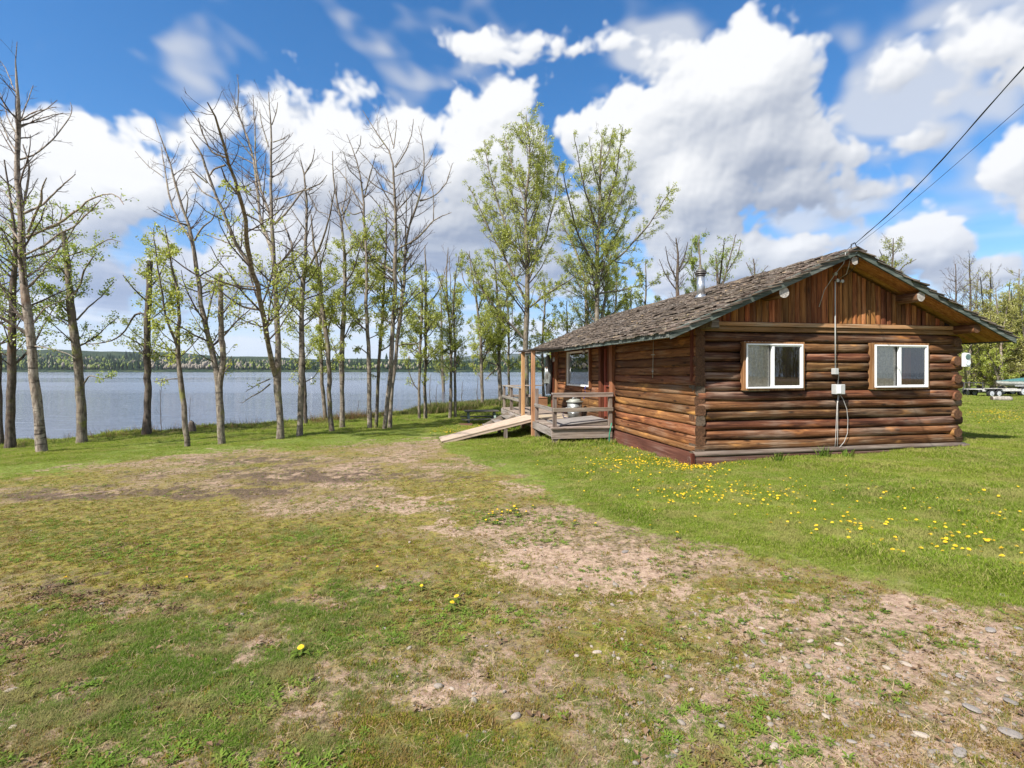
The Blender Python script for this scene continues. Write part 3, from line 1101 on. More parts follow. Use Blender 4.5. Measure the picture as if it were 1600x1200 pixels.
    cw = _blobs([(500, 845, 60, 14, 1), (650, 925, 60, 14, 1), (720, 955, 40, 16, 1), (660, 990, 60, 20, .8), (800, 810, 60, 14, 1), (830, 845, 40, 10, 1), (690, 790, 20, 8, 1), (860, 780, 18, 7, 1),
                 (250, 860, 120, 30, .5), (150, 850, 90, 26, .5), (1200, 1010, 200, 60, .25), (1240, 1080, 60, 20, .5), (600, 790, 60, 14, .4), (580, 750, 30, 6, .8)], *to_px(X, Y, Z))
    keep = rng.uniform(size=len(X)) < np.clip((colony * .35 + cw * .9) * (1 - bare * .5) * (1 - .8 * lawn), 0, 1)
    X, Y, Z = X[keep], Y[keep], Z[keep]
    scatter('weeds', np.stack([X, Y, Z + .004], -1), rng.uniform(0, 6.28, len(X)), rng.uniform(.35, .85, len(X)), wsrc, tilt=.15)
    # dry straw lying flat
    stw = blade_mat('straw', (.38, .29, .16), (.50, .40, .23), (.22, .14, .08), .25, .2)
    X, Y = ground_samples(150000, 1.3, 16, power=1.95)
    Z = ground_z(X, Y)
    lawn, grass, bare, dark, moss, blotch = cover_masks(X, Y, Z)
    keep = rng.uniform(size=len(X)) < np.clip(.04 + .25 * blotch + .12 * sstep(0, .5, fbm(X * 5 + 60, Y * 5, octaves=3)), 0, 1) * (1 - .6 * lawn)
    X, Y, Z = X[keep], Y[keep], Z[keep]
    scatter('straw', np.stack([X, Y, Z + .003], -1), rng.uniform(0, 6.28, len(X)), rng.uniform(.5, 1.3, len(X)), src_object('straw', tuft_mesh('straw', 4, 0.008, 0.035, 0.0026, stw, 5.0, 61)), tilt=.2)
    # pebbles
    peb = pebble_mesh('pebble', 3, stone_mat('pebble_stone', (.20, .17, .142), (.33, .28, .23), (.15, .135, .125)))
    X, Y = ground_samples(60000, 1.3, 18)
    Z = ground_z(X, Y)
    lawn, grass, bare, dark, moss, blotch = cover_masks(X, Y, Z)
    px_, py_ = to_px(X, Y, Z)
    stony = np.clip(_blobs([(1250, 1080, 380, 90, 1), (1000, 970, 250, 70, .5), (1560, 1110, 150, 80, 1.2), (700, 1040, 120, 50, .5), (1500, 1190, 300, 60, 1)], px_, py_) + .08, 0, 1)
    keep = rng.uniform(size=len(X)) < stony * (.25 + .75 * bare) * .55 * (1 - lawn)
    X, Y, Z = X[keep], Y[keep], Z[keep]
    scatter('pebbles', np.stack([X, Y, Z + .001], -1), rng.uniform(0, 6.28, len(X)), np.exp(rng.normal(-5.25, .5, len(X))), src_object('pebble', peb), tilt=.3)
    # fallen brown leaves
    lm = blade_mat('dead_leaf', (.15, .090, .052), (.30, .205, .135), (.09, .055, .035), .3, .15)
    V, F = [], []
    for (a, q) in ((0, 1), (2.1, .8), (4.0, .9)):
        o = len(V)
        cx_, cy_ = .03 * math.cos(a), .03 * math.sin(a)
        for i, (dx, dy, dz) in enumerate(((-.022, 0, .002), (0, -.014, .010), (.024, .003, .004), (.002, .015, .016))):
            V.append((cx_ + dx * math.cos(a) - dy * math.sin(a), cy_ + dx * math.sin(a) + dy * math.cos(a), dz * q + .003))
        F.append((o, o + 1, o + 2, o + 3))
    lsrc = src_object('dead_leaf', quads_mesh('dead_leaf', V, F, [lm], smooth=False))
    X, Y = ground_samples(60000, 1.4, 14)
    Z = ground_z(X, Y)
    lawn, grass, bare, dark, moss, blotch = cover_masks(X, Y, Z)
    cw = _blobs([(110, 930, 90, 14, .9), (150, 950, 60, 10, .6), (230, 922, 50, 8, .6), (40, 1000, 50, 18, 1), (275, 955, 20, 8, 1), (60, 1030, 60, 14, .6), (220, 860, 60, 10, .3), (1290, 718, 40, 5, 1.6), (400, 940, 200, 60, .05)], *to_px(X, Y, Z))
    keep = rng.uniform(size=len(X)) < np.clip(cw * 1.6 * (.55 + fbm(X * 7, Y * 7, octaves=3)) + .012, 0, 1)
    X, Y, Z = X[keep], Y[keep], Z[keep]
    scatter('leaf_litter', np.stack([X, Y, Z + .006], -1), rng.uniform(0, 6.28, len(X)), rng.uniform(.35, .85, len(X)), lsrc, tilt=.35)


def stone_mat(name, c1, c2, c3):
    m, t, b = new_mat(name, 0.85, 0.25)
    v = obj_coord(t)
    r = obj_random(t)
    n = nnoise(t, v, 6, 5, 0.65)
    c = nmix(t, r, c1, c2)
    c = nmix(t, nramp(t, n, 0.45, 0.7, 0, .8), c, c3)
    t.links.new(c, b.inputs['Base Color'])
    bump(t, b, n, .4, .02)
    return m


def pebble_mesh(name, seed, mat, sub=2, flat=.6, rough=.28):
    import bmesh
    bm = bmesh.new()
    bmesh.ops.create_icosphere(bm, subdivisions=sub, radius=1.0)
    r = np.random.default_rng(seed)
    k = r.normal(size=(6, 3))
    for v in bm.verts:
        c = v.co.copy()
        s = 1.0
        for q in k:
            d = c.dot(Vector(q)) / Vector(q).length
            s -= rough * max(0, d - .62)
        v.co = Vector((c.x * s * 1.25, c.y * s * .9, c.z * s * flat + flat * .35))
    me = bpy.data.meshes.new(name)
    bm.to_mesh(me)
    bm.free()
    me.materials.append(mat)
    me.polygons.foreach_set('use_smooth', [True] * len(me.polygons))
    return me


def build_far_forest():
    con = simple('far_conifer', (0.022, 0.040, 0.020), 1.0, var=.3, spec=0)
    dec = simple('far_broadleaf', (0.17, 0.21, 0.055), 1.0, var=.3, spec=0, scale=.7)
    dec2 = simple('far_bare_wood', (0.25, 0.22, 0.18), 1.0, var=.2, spec=0)
    c = MB()
    for z0, z1, r in ((.08, .5, .26), (.3, .75, .2), (.55, 1.0, .13)):
        vs = [(r * math.cos(a * 1.047), r * math.sin(a * 1.047), z0) for a in range(6)] + [(0, 0, z1)]
        c.add(vs, [(i, (i + 1) % 6, 6) for i in range(6)])
    cm = bpy.data.meshes.new('conifer')
    cm.from_pydata(c.v, [], c.f)
    cm.materials.append(con)
    for nm, mt, sd in (('dec', dec, 3), ('bare', dec2, 5)):
        pass
    dm = pebble_mesh('crown', 3, dec, 1, 1.0, .4)
    bm_ = pebble_mesh('crown', 5, dec2, 1, 1.0, .4)
    for me in (dm, bm_):
        for v in me.vertices:
            v.co = (v.co.x * .22, v.co.y * .22, v.co.z * .42 + .5)
    n = 11000
    Y = 1203 + 700 * rng.uniform(size=n) ** 1.6
    X = rng.uniform(-1.35, 0.55, n) * Y
    Z = far_height(X, Y) + LAKE_Z + 1.0
    px = X / Y * 800 + 800
    kind = rng.uniform(size=n) * .8 + .1 + .75 * fbm(X * .006, Y * .012, octaves=3)
    bare = sstep(190, 240, px) * sstep(420, 330, px)
    isbare = kind > 0.9 - .45 * bare
    iscon = (kind < 0.42 + .18 * sstep(400, 500, px))
    for nm, msk, me in (('forest', iscon, cm), ('forest', ~iscon & ~isbare, dm), ('forest', isbare, bm_)):
        scl = np.exp(rng.normal(2.55, .28, msk.sum())) * (1.05 if me is cm else .72) * (1 + .5 * fbm(X[msk] * .01, Y[msk] * .01 + 5, octaves=3))
        scatter(nm, np.stack([X[msk], Y[msk], Z[msk]], -1), rng.uniform(0, 6.28, msk.sum()), scl, src_object(nm, me))


build_ground()
build_lake()
build_far()
build_far_forest()


# ================================================================= the cabin
def loc2w(w, t, z=None):
    X, Y = HOUSE[0] + w * UX + t * VX, HOUSE[1] + w * UY + t * VY
    return (X, Y, gz(X, Y) if z is None else z)


PITCH = 0.4275
EAVE, OVER, RTOP, WID = 0.72, 0.5, 3.815, 5.6
SIDE_L, ROOF_L = 8.75, 10.8
ROOFN = Vector((-PITCH, 0, 1)).normalized()


def roof_z(w):
    return RTOP - PITCH * abs(w - WID / 2)


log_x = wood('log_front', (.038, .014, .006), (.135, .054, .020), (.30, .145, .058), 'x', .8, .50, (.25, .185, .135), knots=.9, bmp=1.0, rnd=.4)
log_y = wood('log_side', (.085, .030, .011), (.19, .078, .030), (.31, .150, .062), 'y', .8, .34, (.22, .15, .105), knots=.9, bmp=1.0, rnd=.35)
board_z = wood('gable_board', (.115, .036, .010), (.26, .095, .028), (.42, .185, .065), 'z', 1.0, .10, (.24, .17, .12), knots=.7, rnd=.45)
trim_x = wood('trim_wide', (.17, .075, .028), (.30, .15, .06), (.40, .22, .10), 'x', 1.2, .2)
trim_z = wood('trim_tall', (.16, .070, .028), (.28, .13, .055), (.36, .19, .09), 'z', 1.2, .05)
door_z = wood('door_frame', (.10, .028, .012), (.17, .052, .022), (.22, .08, .035), 'z', 1.2, 0)
soffit_m = wood('soffit', (.34, .14, .035), (.52, .25, .07), (.62, .34, .12), 'x', 1.0, 0, knots=.4, rnd=.2)
shake_m = wood('shake', (.060, .045, .034), (.155, .120, .092), (.27, .215, .165), 'x', .9, .5, (.22, .19, .165), bmp=1.0, rnd=.42, rough=.9)
barge_m = wood('barge_board', (.045, .060, .052), (.095, .115, .10), (.18, .20, .175), 'x', .8, .5, (.17, .175, .16), rnd=.15)
found_m = wood('foundation', (.060, .026, .020), (.105, .048, .036), (.16, .085, .065), 'x', .6, .5, (.19, .145, .12), rnd=.1)
foundy_m = wood('foundation_side', (.075, .028, .018), (.13, .050, .032), (.18, .078, .05), 'y', .6, .35, (.17, .12, .10), rnd=.1)
sill_m = wood('sill_log', (.085, .060, .048), (.155, .115, .092), (.25, .195, .16), 'x', .9, .6, (.22, .185, .155), rnd=.1)
end_pale = endgrain('end_grain_pale', (.50, .46, .42))
end_grey = endgrain('end_grain_grey', (.145, .105, .075))
end_brown = endgrain('end_grain', (.13, .065, .035))
white_m = simple('white_frame', (.78, .79, .78), .35, var=.03)
galv_m = simple('galvanised', (.52, .54, .56), .32, .85, .12)
grey_pl = simple('grey_plastic', (.40, .41, .40), .5, var=.04)
cable_w = simple('white_cable', (.42, .41, .39), .5, var=.08)
cable_b = simple('black_cable', (.018, .019, .022), .5)
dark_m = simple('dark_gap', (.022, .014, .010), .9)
room_m = simple('room_wall', (.16, .11, .07), .9)
curt_m = simple('curtain', (.80, .76, .68), .9, scale=30)
panel_m = wood('inner_panel', (.20, .07, .025), (.32, .12, .045), (.40, .18, .08), 'z', 1, 0)


def glass_mat():
    m = bpy.data.materials.new('window_glass')
    m.use_nodes = True
    t = m.node_tree
    t.nodes.clear()
    fr = t.nodes.new('ShaderNodeFresnel')
    fr.inputs[0].default_value = 1.55
    f = nmath(t, 'MULTIPLY_ADD', fr.outputs[0], 1.7, 0.07, True)
    tr = t.nodes.new('ShaderNodeBsdfTransparent')
    tr.inputs[0].default_value = (.88, .90, .88, 1)
    gl = t.nodes.new('ShaderNodeBsdfGlossy')
    gl.inputs['Roughness'].default_value = 0.01
    b = t.nodes.new('ShaderNodeBump')
    b.inputs['Strength'].default_value = .04
    t.links.new(nnoise(t, obj_coord(t), 2.0, 2), b.inputs['Height'])
    t.links.new(b.outputs[0], gl.inputs['Normal'])
    mx = t.nodes.new('ShaderNodeMixShader')
    t.links.new(f, mx.inputs[0])
    t.links.new(tr.outputs[0], mx.inputs[1])
    t.links.new(gl.outputs[0], mx.inputs[2])
    o = t.nodes.new('ShaderNodeOutputMaterial')
    t.links.new(mx.outputs[0], o.inputs[0])
    return m


glass_m = glass_mat()


def log_mesh(name, a, b, ry, rz, mats, seed=0, seg=14, n=16, taper=.06, wob=.006, ex=1.0):
    """a hewn log from a to b: ry across, rz up"""
    r = np.random.default_rng(seed)
    a, b = Vector(a), Vector(b)
    d = (b - a)
    L = d.length
    d.normalize()
    up = Vector((0, 0, 1))
    s = d.cross(up).normalized()
    mb = MB()
    vs = []
    ph = r.uniform(0, 9, 6)
    tp = r.choice([-1, 1]) * taper
    for i in range(seg + 1):
        q = i / seg
        x = q * L
        k = 1 + tp * (q - .5)
        oy = wob * math.sin(x * 1.1 + ph[0]) + wob * .6 * math.sin(x * 2.9 + ph[1])
        oz = wob * .8 * math.sin(x * 1.4 + ph[2]) + wob * .4 * math.sin(x * 4.1 + ph[3])
        for j in range(n):
            an = 2 * math.pi * (j + .5) / n
            rr = 1 + .030 * math.sin(3 * an + ph[4] + x * .7) + r.normal(0, .010)
            if i in (0, seg):
                rr *= .97
            ca, sa = math.cos(an), math.sin(an)
            if ex != 1.0:
                ca, sa = math.copysign(abs(ca) ** ex, ca), math.copysign(abs(sa) ** ex, sa)
            vs.append(a + d * x + s * (oy + ry * k * rr * ca) + up * (oz + rz * k * rr * sa))
    mb.add(vs, [(i * n + j, i * n + (j + 1) % n, (i + 1) * n + (j + 1) % n, (i + 1) * n + j) for i in range(seg) for j in range(n)], 0, True)
    mb.f += [[j for j in range(n)][::-1], [seg * n + j for j in range(n)]]
    mb.m += [1, 1]
    mb.s += [False, False]
    return mb


ZB = [.245, .43, .60, .77, .95, 1.12, 1.29, 1.466, 1.63, 1.80, 1.975, 2.145, 2.33]
WINS = [(.875, 2.10, 1.30, 2.158), (3.54, 4.815, 1.30, 2.163)]
PWIN = (5.12, 7.11, 1.20, 2.22)          # on the porch side, along t


def slider(root, x0, x1, z0, z1, y, cw=.046, curtain='left'):
    """horizontal sliding window in a timber casing, facing -y"""
    w = MB()
    w.box(x0, x0 + cw, y - .040, y + .06, z0, z1)
    w.box(x1 - cw, x1, y - .040, y + .06, z0, z1)
    w.box(x0 + cw, x1 - cw, y - .040, y + .06, z1 - .036, z1)
    w.box(x0 + cw, x1 - cw, y - .050, y + .06, z0, z0 + .036)
    win = w.build('window', trim_z, root, bevel=.004)
    a0, a1, b0, b1 = x0 + cw, x1 - cw, z0 + .036, z1 - .036
    f = MB()
    fw = .026
    f.box(a0, a0 + fw, y - .062, y + .04, b0, b1).box(a1 - fw, a1, y - .062, y + .04, b0, b1)
    f.box(a0 + fw, a1 - fw, y - .062, y + .04, b1 - fw, b1).box(a0 + fw, a1 - fw, y - .068, y + .04, b0, b0 + fw)
    f.build('frame', white_m, win, bevel=.003)
    m = (a0 + a1) / 2 - .03
    s = MB()
    s.box(m - .022, m + .022, y - .05, y + .0, b0 + fw, b1 - fw)
    s.box(m + .022, a1 - fw, y - .045, y - .015, b0 + fw, b0 + fw + .022).box(m + .022, a1 - fw, y - .045, y - .015, b1 - fw - .022, b1 - fw)
    s.box(a1 - fw - .02, a1 - fw, y - .045, y - .015, b0 + fw + .022, b1 - fw - .022)
    s.build('sash', white_m, win, bevel=.002)
    p = MB()
    p.add([(a0 + fw, y + .012, b0 + fw), (m, y + .012, b0 + fw), (m, y + .012, b1 - fw), (a0 + fw, y + .012, b1 - fw)], [(0, 1, 2, 3)])
    p.build('pane', glass_m, win)
    p = MB()
    p.add([(m, y - .03, b0 + fw), (a1 - fw, y - .03, b0 + fw), (a1 - fw, y - .03, b1 - fw), (m, y - .03, b1 - fw)], [(0, 1, 2, 3)])
    p.build('pane', glass_m, win)
    # things just inside
    c = MB()
    n = 26
    xs = [a0 + (m - a0) * i / n for i in range(n + 1)]
    vs = [(x, y + .06 + .008 * math.sin(i * 1.9), z) for z in (b0 - .05, b1 + .05) for i, x in enumerate(xs)]
    c.add(vs, [(i, i + 1, n + 2 + i, n + 1 + i) for i in range(n)], smooth=True)
    c.build('curtain', curt_m, win)
    if curtain == 'panel':
        c = MB()
        c.add([(a1 - .24, y + .30, b0 - .1), (a1 + .02, y + .30, b0 - .1), (a1 + .02, y + .30, b1 + .1), (a1 - .10, y + .30, b1 + .1)], [(0, 1, 2, 3)])
        c.build('inner_board', panel_m, win)
    return win


def build_cabin():
    root = empty('log_cabin', (HOUSE[0], HOUSE[1], 0), HA)
    tag(root, 'brown log cabin with a weathered shake roof and a gable of upright boards', 'cabin')
    k = 0
    # --- front wall: twelve courses, cut where the windows are
    for i in range(12):
        z0, z1 = ZB[i], ZB[i + 1]
        zc, rz = (z0 + z1) / 2 + random.uniform(-.004, .004), (z1 - z0) / 2 * random.uniform(.97, 1.03)
        spans = [(0.0, WID)]
        cut = [w for w in WINS if min(z1, w[3]) - max(z0, w[2]) > .05]
        if cut:
            spans = [(0.0, cut[0][0] + .03), (cut[0][1] - .03, cut[1][0] + .03), (cut[1][1] - .03, WID)]
        for j, (a, b) in enumerate(spans):
            lo, hi = a, b
            if a == 0.0:
                lo = (-.015 if i % 3 == 0 else .045)
                if i > 6:
                    lo = .055 + .02 * (i % 2)
            if b == WID:
                hi = WID + (.02 if i % 2 else .085)
            mb = log_mesh('log', (lo, .055, zc), (hi, .055, zc), .105 + random.uniform(-.010, .008), rz, None, seed=100 + i * 5 + j, seg=max(4, int((hi - lo) * 4)), ex=.72, wob=.008, taper=.10)
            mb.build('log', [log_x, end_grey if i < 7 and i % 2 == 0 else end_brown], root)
    # --- porch side wall: flatter hewn logs, half a course lower
    def side_span(z0, z1):
        out = [(0.0, 3.45)]
        zz = (z0 + z1) / 2
        if PWIN[2] < zz < PWIN[3]:
            out += [(4.34, PWIN[0] + .02), (PWIN[1] - .02, 8.30)]
        else:
            out += [(4.34, 8.30)]
        return out
    zs = [.235] + [z - .08 for z in ZB[1:]] + [2.42]
    for i in range(len(zs) - 1):
        z0, z1 = zs[i], zs[i + 1]
        zc, rz = (z0 + z1) / 2, (z1 - z0) / 2 * 1.04
        for j, (a, b) in enumerate(side_span(z0, z1)):
            lo = a
            if a == 0.0:
                lo = -.062 if (i % 3 == 1 and i < 8) else -.050 + random.uniform(-.008, .004)
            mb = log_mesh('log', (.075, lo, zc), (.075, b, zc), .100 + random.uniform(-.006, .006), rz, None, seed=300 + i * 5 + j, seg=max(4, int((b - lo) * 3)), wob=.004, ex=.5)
            mb.build('log', [log_y, end_brown if i % 3 or i > 7 else end_grey], root)
    # --- far corner of the right wall: log ends only show edge on
    for i in range(12):
        z0, z1 = ZB[i], ZB[i + 1]
        zc = (z0 + z1) / 2
        hi = -.09 if i % 2 else -.02
        mb = log_mesh('log', (WID - .08, hi, zc - .05), (WID - .08, SIDE_L, zc - .05), .10, .09, None, seed=500 + i, seg=10)
        mb.build('log', [log_y, end_brown], root)
    # corner block, inner walls
    mb = MB().box(.10, WID - .16, .13, .16, -.2, 2.6)
    holes = []
    inner = MB()
    # dark chinking behind the logs, left open at the windows
    xs = [.07, WINS[0][0] + .05, WINS[0][1] - .05, WINS[1][0] + .05, WINS[1][1] - .05, WID - .12]
    for a, b in ((0, 1), (2, 3), (4, 5)):
        inner.box(xs[a], xs[b], .07, .10, .2, 2.40)
    for a, b in ((1, 2), (3, 4)):
        inner.box(xs[a], xs[b], .07, .10, .2, 1.34).box(xs[a], xs[b], .07, .10, 2.12, 2.40)
    inner.build('chinking', dark_m, root)
    inner = MB()
    ys = [.10, PWIN[0] + .05, PWIN[1] - .05, SIDE_L - .1]
    inner.box(.10, .13, ys[0], ys[1], .2, 2.45).box(.10, .13, ys[2], ys[3], .2, 2.45)
    inner.box(.10, .13, ys[1], ys[2], .2, PWIN[2] + .04).box(.10, .13, ys[1], ys[2], PWIN[3] - .04, 2.45)
    inner.build('chinking', dark_m, root)
    rm = MB()
    rm.box(.5, WID - .3, 3.2, 3.24, .2, 2.5).box(.14, WID - .3, .12, 8.6, .15, .19).box(.14, WID - .3, .12, 8.6, 2.5, 2.54)
    rm.box(WID - .34, WID - .3, .12, 8.6, .2, 2.5).box(.14, WID - .3, 8.6, 8.64, .2, 2.5)
    rm.build('room', room_m, root)
    # upright corner board on the porch side, sawn corner
    MB().box(-.055, .03, .005, .055, 1.47, 2.42).build('corner_board', door_z, root, bevel=.004)
    # --- windows
    slider(root, *WINS[0], -.075)
    slider(root, *WINS[1], -.075, curtain='panel')
    t0, t1, z0, z1 = PWIN
    w = MB()
    w.box(-.075, .05, t0, t0 + .05, z0, z1).box(-.075, .05, t1 - .05, t1, z0, z1).box(-.075, .05, t0 + .05, t1 - .05, z1 - .05, z1).box(-.09, .05, t0 + .05, t1 - .05, z0, z0 + .05)
    win = w.build('window', white_m, root, bevel=.004)
    MB().add([(-.03, t0 + .05, z0 + .05), (-.03, t1 - .05, z0 + .05), (-.03, t1 - .05, z1 - .05), (-.03, t0 + .05, z1 - .05)], [(0, 3, 2, 1)]).build('pane', glass_m, win)
    MB().box(-.085, .05, t0 - .09, t0 - .003, z0 - .04, z1 + .06).build('casing', door_z, win)
    MB().box(-.085, .05, t1 + .003, t1 + .09, z0 - .04, z1 + .06).build('casing', trim_z, win)
    # --- door by the end of the ramp
    MB().box(-.10, .09, 3.453, 3.62, .22, 2.42).build('door_post', trim_z, root, bevel=.005)
    MB().box(-.10, .09, 4.20, 4.34, .22, 2.42).build('door_post', door_z, root, bevel=.005)
    d = MB().box(.02, .07, 3.623, 4.197, .40, 2.28).build('door', door_z, root)
    MB().box(-.02, .018, 3.68, 3.80, .5, 2.2).box(-.02, .018, 4.05, 4.15, .5, 2.2).box(-.02, .018, 3.80, 4.05, 1.25, 1.36).build('door_rail', door_z, d)
    MB().cyl((-.06, 3.72, 1.28), (.0, 3.72, 1.28), .025).build('door_handle', galv_m, d)
    MB().box(-.09, .09, 8.303, 8.45, .22, 2.42).build('corner_post', trim_z, root, bevel=.005)
    MB().box(-.12, .09, 8.46, 8.74, .22, 2.42).build('corner_post', door_z, root, bevel=.005)
    MB().box(.0, WID, SIDE_L - .05, SIDE_L, .1, 2.6).build('back_wall', log_x, root)
    # --- sill and foundation
    f = MB()
    x = -.13
    f.add([(-.13, -.10, -.10), (WID + .10, -.10, .06), (WID + .10, -.10, .165), (-.13, -.10, .165), (-.13, .02, -.10), (WID + .10, .02, .06), (WID + .10, .02, .165), (-.13, .02, .165)],
          [(0, 1, 2, 3), (4, 7, 6, 5), (3, 2, 6, 7), (0, 3, 7, 4), (1, 5, 6, 2)])
    f.build('foundation_board', found_m, root, bevel=.006)
    log_mesh('sill', (-.06, -.015, .205), (WID + .12, -.015, .215), .10, .05, None, seed=77, seg=18, wob=.003).build('sill_log', [sill_m, end_grey], root)
    MB().box(WID - .02, WID + .16, -.14, .10, .03, .24, jit=.008).build('corner_stone', sill_m, root, bevel=.01)
    f = MB()
    f.add([(-.105, -.05, -.15), (-.105, 3.40, -.25), (-.06, 3.40, .222), (-.06, -.05, .222), (.0, -.05, -.15), (.0, 3.40, -.25), (.0, 3.40, .222), (.0, -.05, .222)],
          [(0, 3, 2, 1), (4, 5, 6, 7), (3, 7, 6, 2), (0, 4, 7, 3), (1, 2, 6, 5)])
    f.build('foundation_board', foundy_m, root)
    MB().box(-.125, -.07, -.125, -.075, -.1, .23).build('corner_stake', galv_m if False else door_z, root)
    MB().box(.0, .04, 3.4, SIDE_L, -.5, .23).build('foundation_board', foundy_m, root)
    # --- gable: plate, strip and upright slabs
    MB().box(.09, WID - .05, -.068, .05, 2.335, 2.425).build('wall_plate', trim_x, root, bevel=.01)
    MB().box(.18, WID - .20, -.10, -.066, 2.428, 2.50).build('gable_strip', wood('gable_strip', (.22, .115, .05), (.34, .19, .09), (.44, .28, .15), 'x', 1, .5, (.33, .25, .17)), root, bevel=.006)
    x = .04
    i = 0
    while x < WID - .06:
        wd = random.uniform(.095, .135)
        x1 = min(x + wd, WID - .02)
        zt0, zt1 = roof_z(x) - .19, roof_z(x1) - .19
        zb = 2.512 if (x > .18 and x1 < WID - .2) else 2.43
        if min(zt0, zt1) > zb + .04:
            mb = MB()
            n = 6
            vs = []
            yb = -.015 + random.uniform(-.006, .008)
            for q in range(n + 1):
                u = q / n
                xx = x + .002 + (x1 - x - .004) * u
                yy = yb - .040 * math.sin(math.pi * (.08 + .84 * u))
                vs += [(xx, yy, zb), (xx + random.uniform(-.002, .002), yy, zt0 + (zt1 - zt0) * u)]
            mb.add(vs, [(2 * q, 2 * q + 2, 2 * q + 3, 2 * q + 1) for q in range(n)], smooth=True)
            mb.add([(x + .002, yb, zb), (x1 - .002, yb, zb), (x1 - .002, yb + .03, zb), (x + .002, yb + .03, zb)], [(0, 3, 2, 1)])
            mb.build('board', board_z, root)
        x = x1
        i += 1
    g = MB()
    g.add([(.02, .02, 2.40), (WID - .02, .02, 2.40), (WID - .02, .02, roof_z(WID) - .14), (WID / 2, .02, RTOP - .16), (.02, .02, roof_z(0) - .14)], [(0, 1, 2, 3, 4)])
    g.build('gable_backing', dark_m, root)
    # --- roof: deck, soffit boards, barge boards, shakes
    dk = MB()
    th = .028
    for sgn in (-1, 1):
        we = WID / 2 + sgn * (WID / 2 + EAVE - .02)
        vs = [(WID / 2, -OVER + .03, RTOP - .07), (WID / 2, ROOF_L - .03, RTOP - .07), (we, ROOF_L - .03, roof_z(we) - .07), (we, -OVER + .03, roof_z(we) - .07)]
        vs += [(a, b, c - .03) for a, b, c in vs]
        dk.add(vs, [(0, 1, 2, 3), (7, 6, 5, 4), (0, 4, 5, 1), (1, 5, 6, 2), (2, 6, 7, 3), (3, 7, 4, 0)])
    roof = dk.build('roof', barge_m, root)
    for sgn in (-1, 1):
        y = -OVER + .035
        n = 0
        while y < 1.0 if sgn < 0 else y < 1.6:
            w_ = .118
            we = WID / 2 + sgn * (WID / 2 + EAVE - .03)
            s = MB()
            a = (WID / 2 + sgn * .02, y, RTOP - .118)
            b = (we, y, roof_z(we) - .112)
            s.add([a, (a[0], y + w_ - .006, a[2]), (b[0], y + w_ - .006, b[2]), b,
                   (a[0], y, a[2] + .014), (a[0], y + w_ - .006, a[2] + .014), (b[0], y + w_ - .006, b[2] + .014), (b[0], y, b[2] + .014)],
                  [(0, 3, 2, 1), (4, 5, 6, 7), (0, 4, 7, 3), (1, 2, 6, 5), (0, 1, 5, 4), (3, 7, 6, 2)])
            s.build('soffit_board', soffit_m, roof)
            y += w_
        for q in range(22):                       # the long soffit above the porch, board by board
            if sgn > 0:
                break
            y0 = 1.0 + q * .44
            s = MB()
            we = -EAVE + .03
            s.add([(.05, y0, roof_z(.05) - .116), (.05, y0 + .43, roof_z(.05) - .116), (we, y0 + .43, roof_z(we) - .116), (we, y0, roof_z(we) - .116)], [(0, 3, 2, 1)])
            s.build('soffit_board', soffit_m, roof)
    for sgn in (-1, 1):
        we = WID / 2 + sgn * (WID / 2 + EAVE)
        for (yy, nm) in ((-OVER, 'barge_board'), (ROOF_L, 'barge_board')):
            parts = ((0.0, .62), (.62, 1.0)) if sgn > 0 else ((0.0, .70), (.70, 1.0))
            for (q0, q1) in parts:
                xa, xb = WID / 2 + (we - WID / 2) * q0, WID / 2 + (we - WID / 2) * q1
                drop = .155
                off = .004 if q0 > 0 else 0
                s = MB()
                vs = [(xa, yy - .012 - off, roof_z(xa) - .018), (xb, yy - .012 - off, roof_z(xb) - .018), (xb, yy - .012 - off, roof_z(xb) - drop), (xa, yy - .012 - off, roof_z(xa) - drop)]
                vs += [(a, b + .036, c) for a, b, c in vs]
                s.add(vs, [(0, 1, 2, 3), (7, 6, 5, 4), (0, 4, 5, 1), (1, 5, 6, 2), (2, 6, 7, 3), (3, 7, 4, 0)] if sgn < 0 else [(3, 2, 1, 0), (4, 5, 6, 7), (1, 5, 4, 0), (2, 6, 5, 1), (3, 7, 6, 2), (0, 4, 7, 3)])
                s.build(nm, barge_m, roof, bevel=.004)
    MB().box(-EAVE - .012, -EAVE + .022, -OVER + .03, ROOF_L - .03, roof_z(-EAVE) - .125, roof_z(-EAVE) - .022).build('fascia', barge_m, roof)
    MB().box(WID + EAVE - .022, WID + EAVE + .012, -OVER + .03, ROOF_L - .03, roof_z(-EAVE) - .125, roof_z(-EAVE) - .022).build('fascia', barge_m, roof)
    # split shakes; the 300 that show largest on their own, the others joined
    rest = MB()
    singles = []
    slope = math.sqrt(1 + PITCH ** 2)
    Lsl = (WID / 2 + EAVE + .04) * slope
    expo = .205
    rr = random.Random(5)
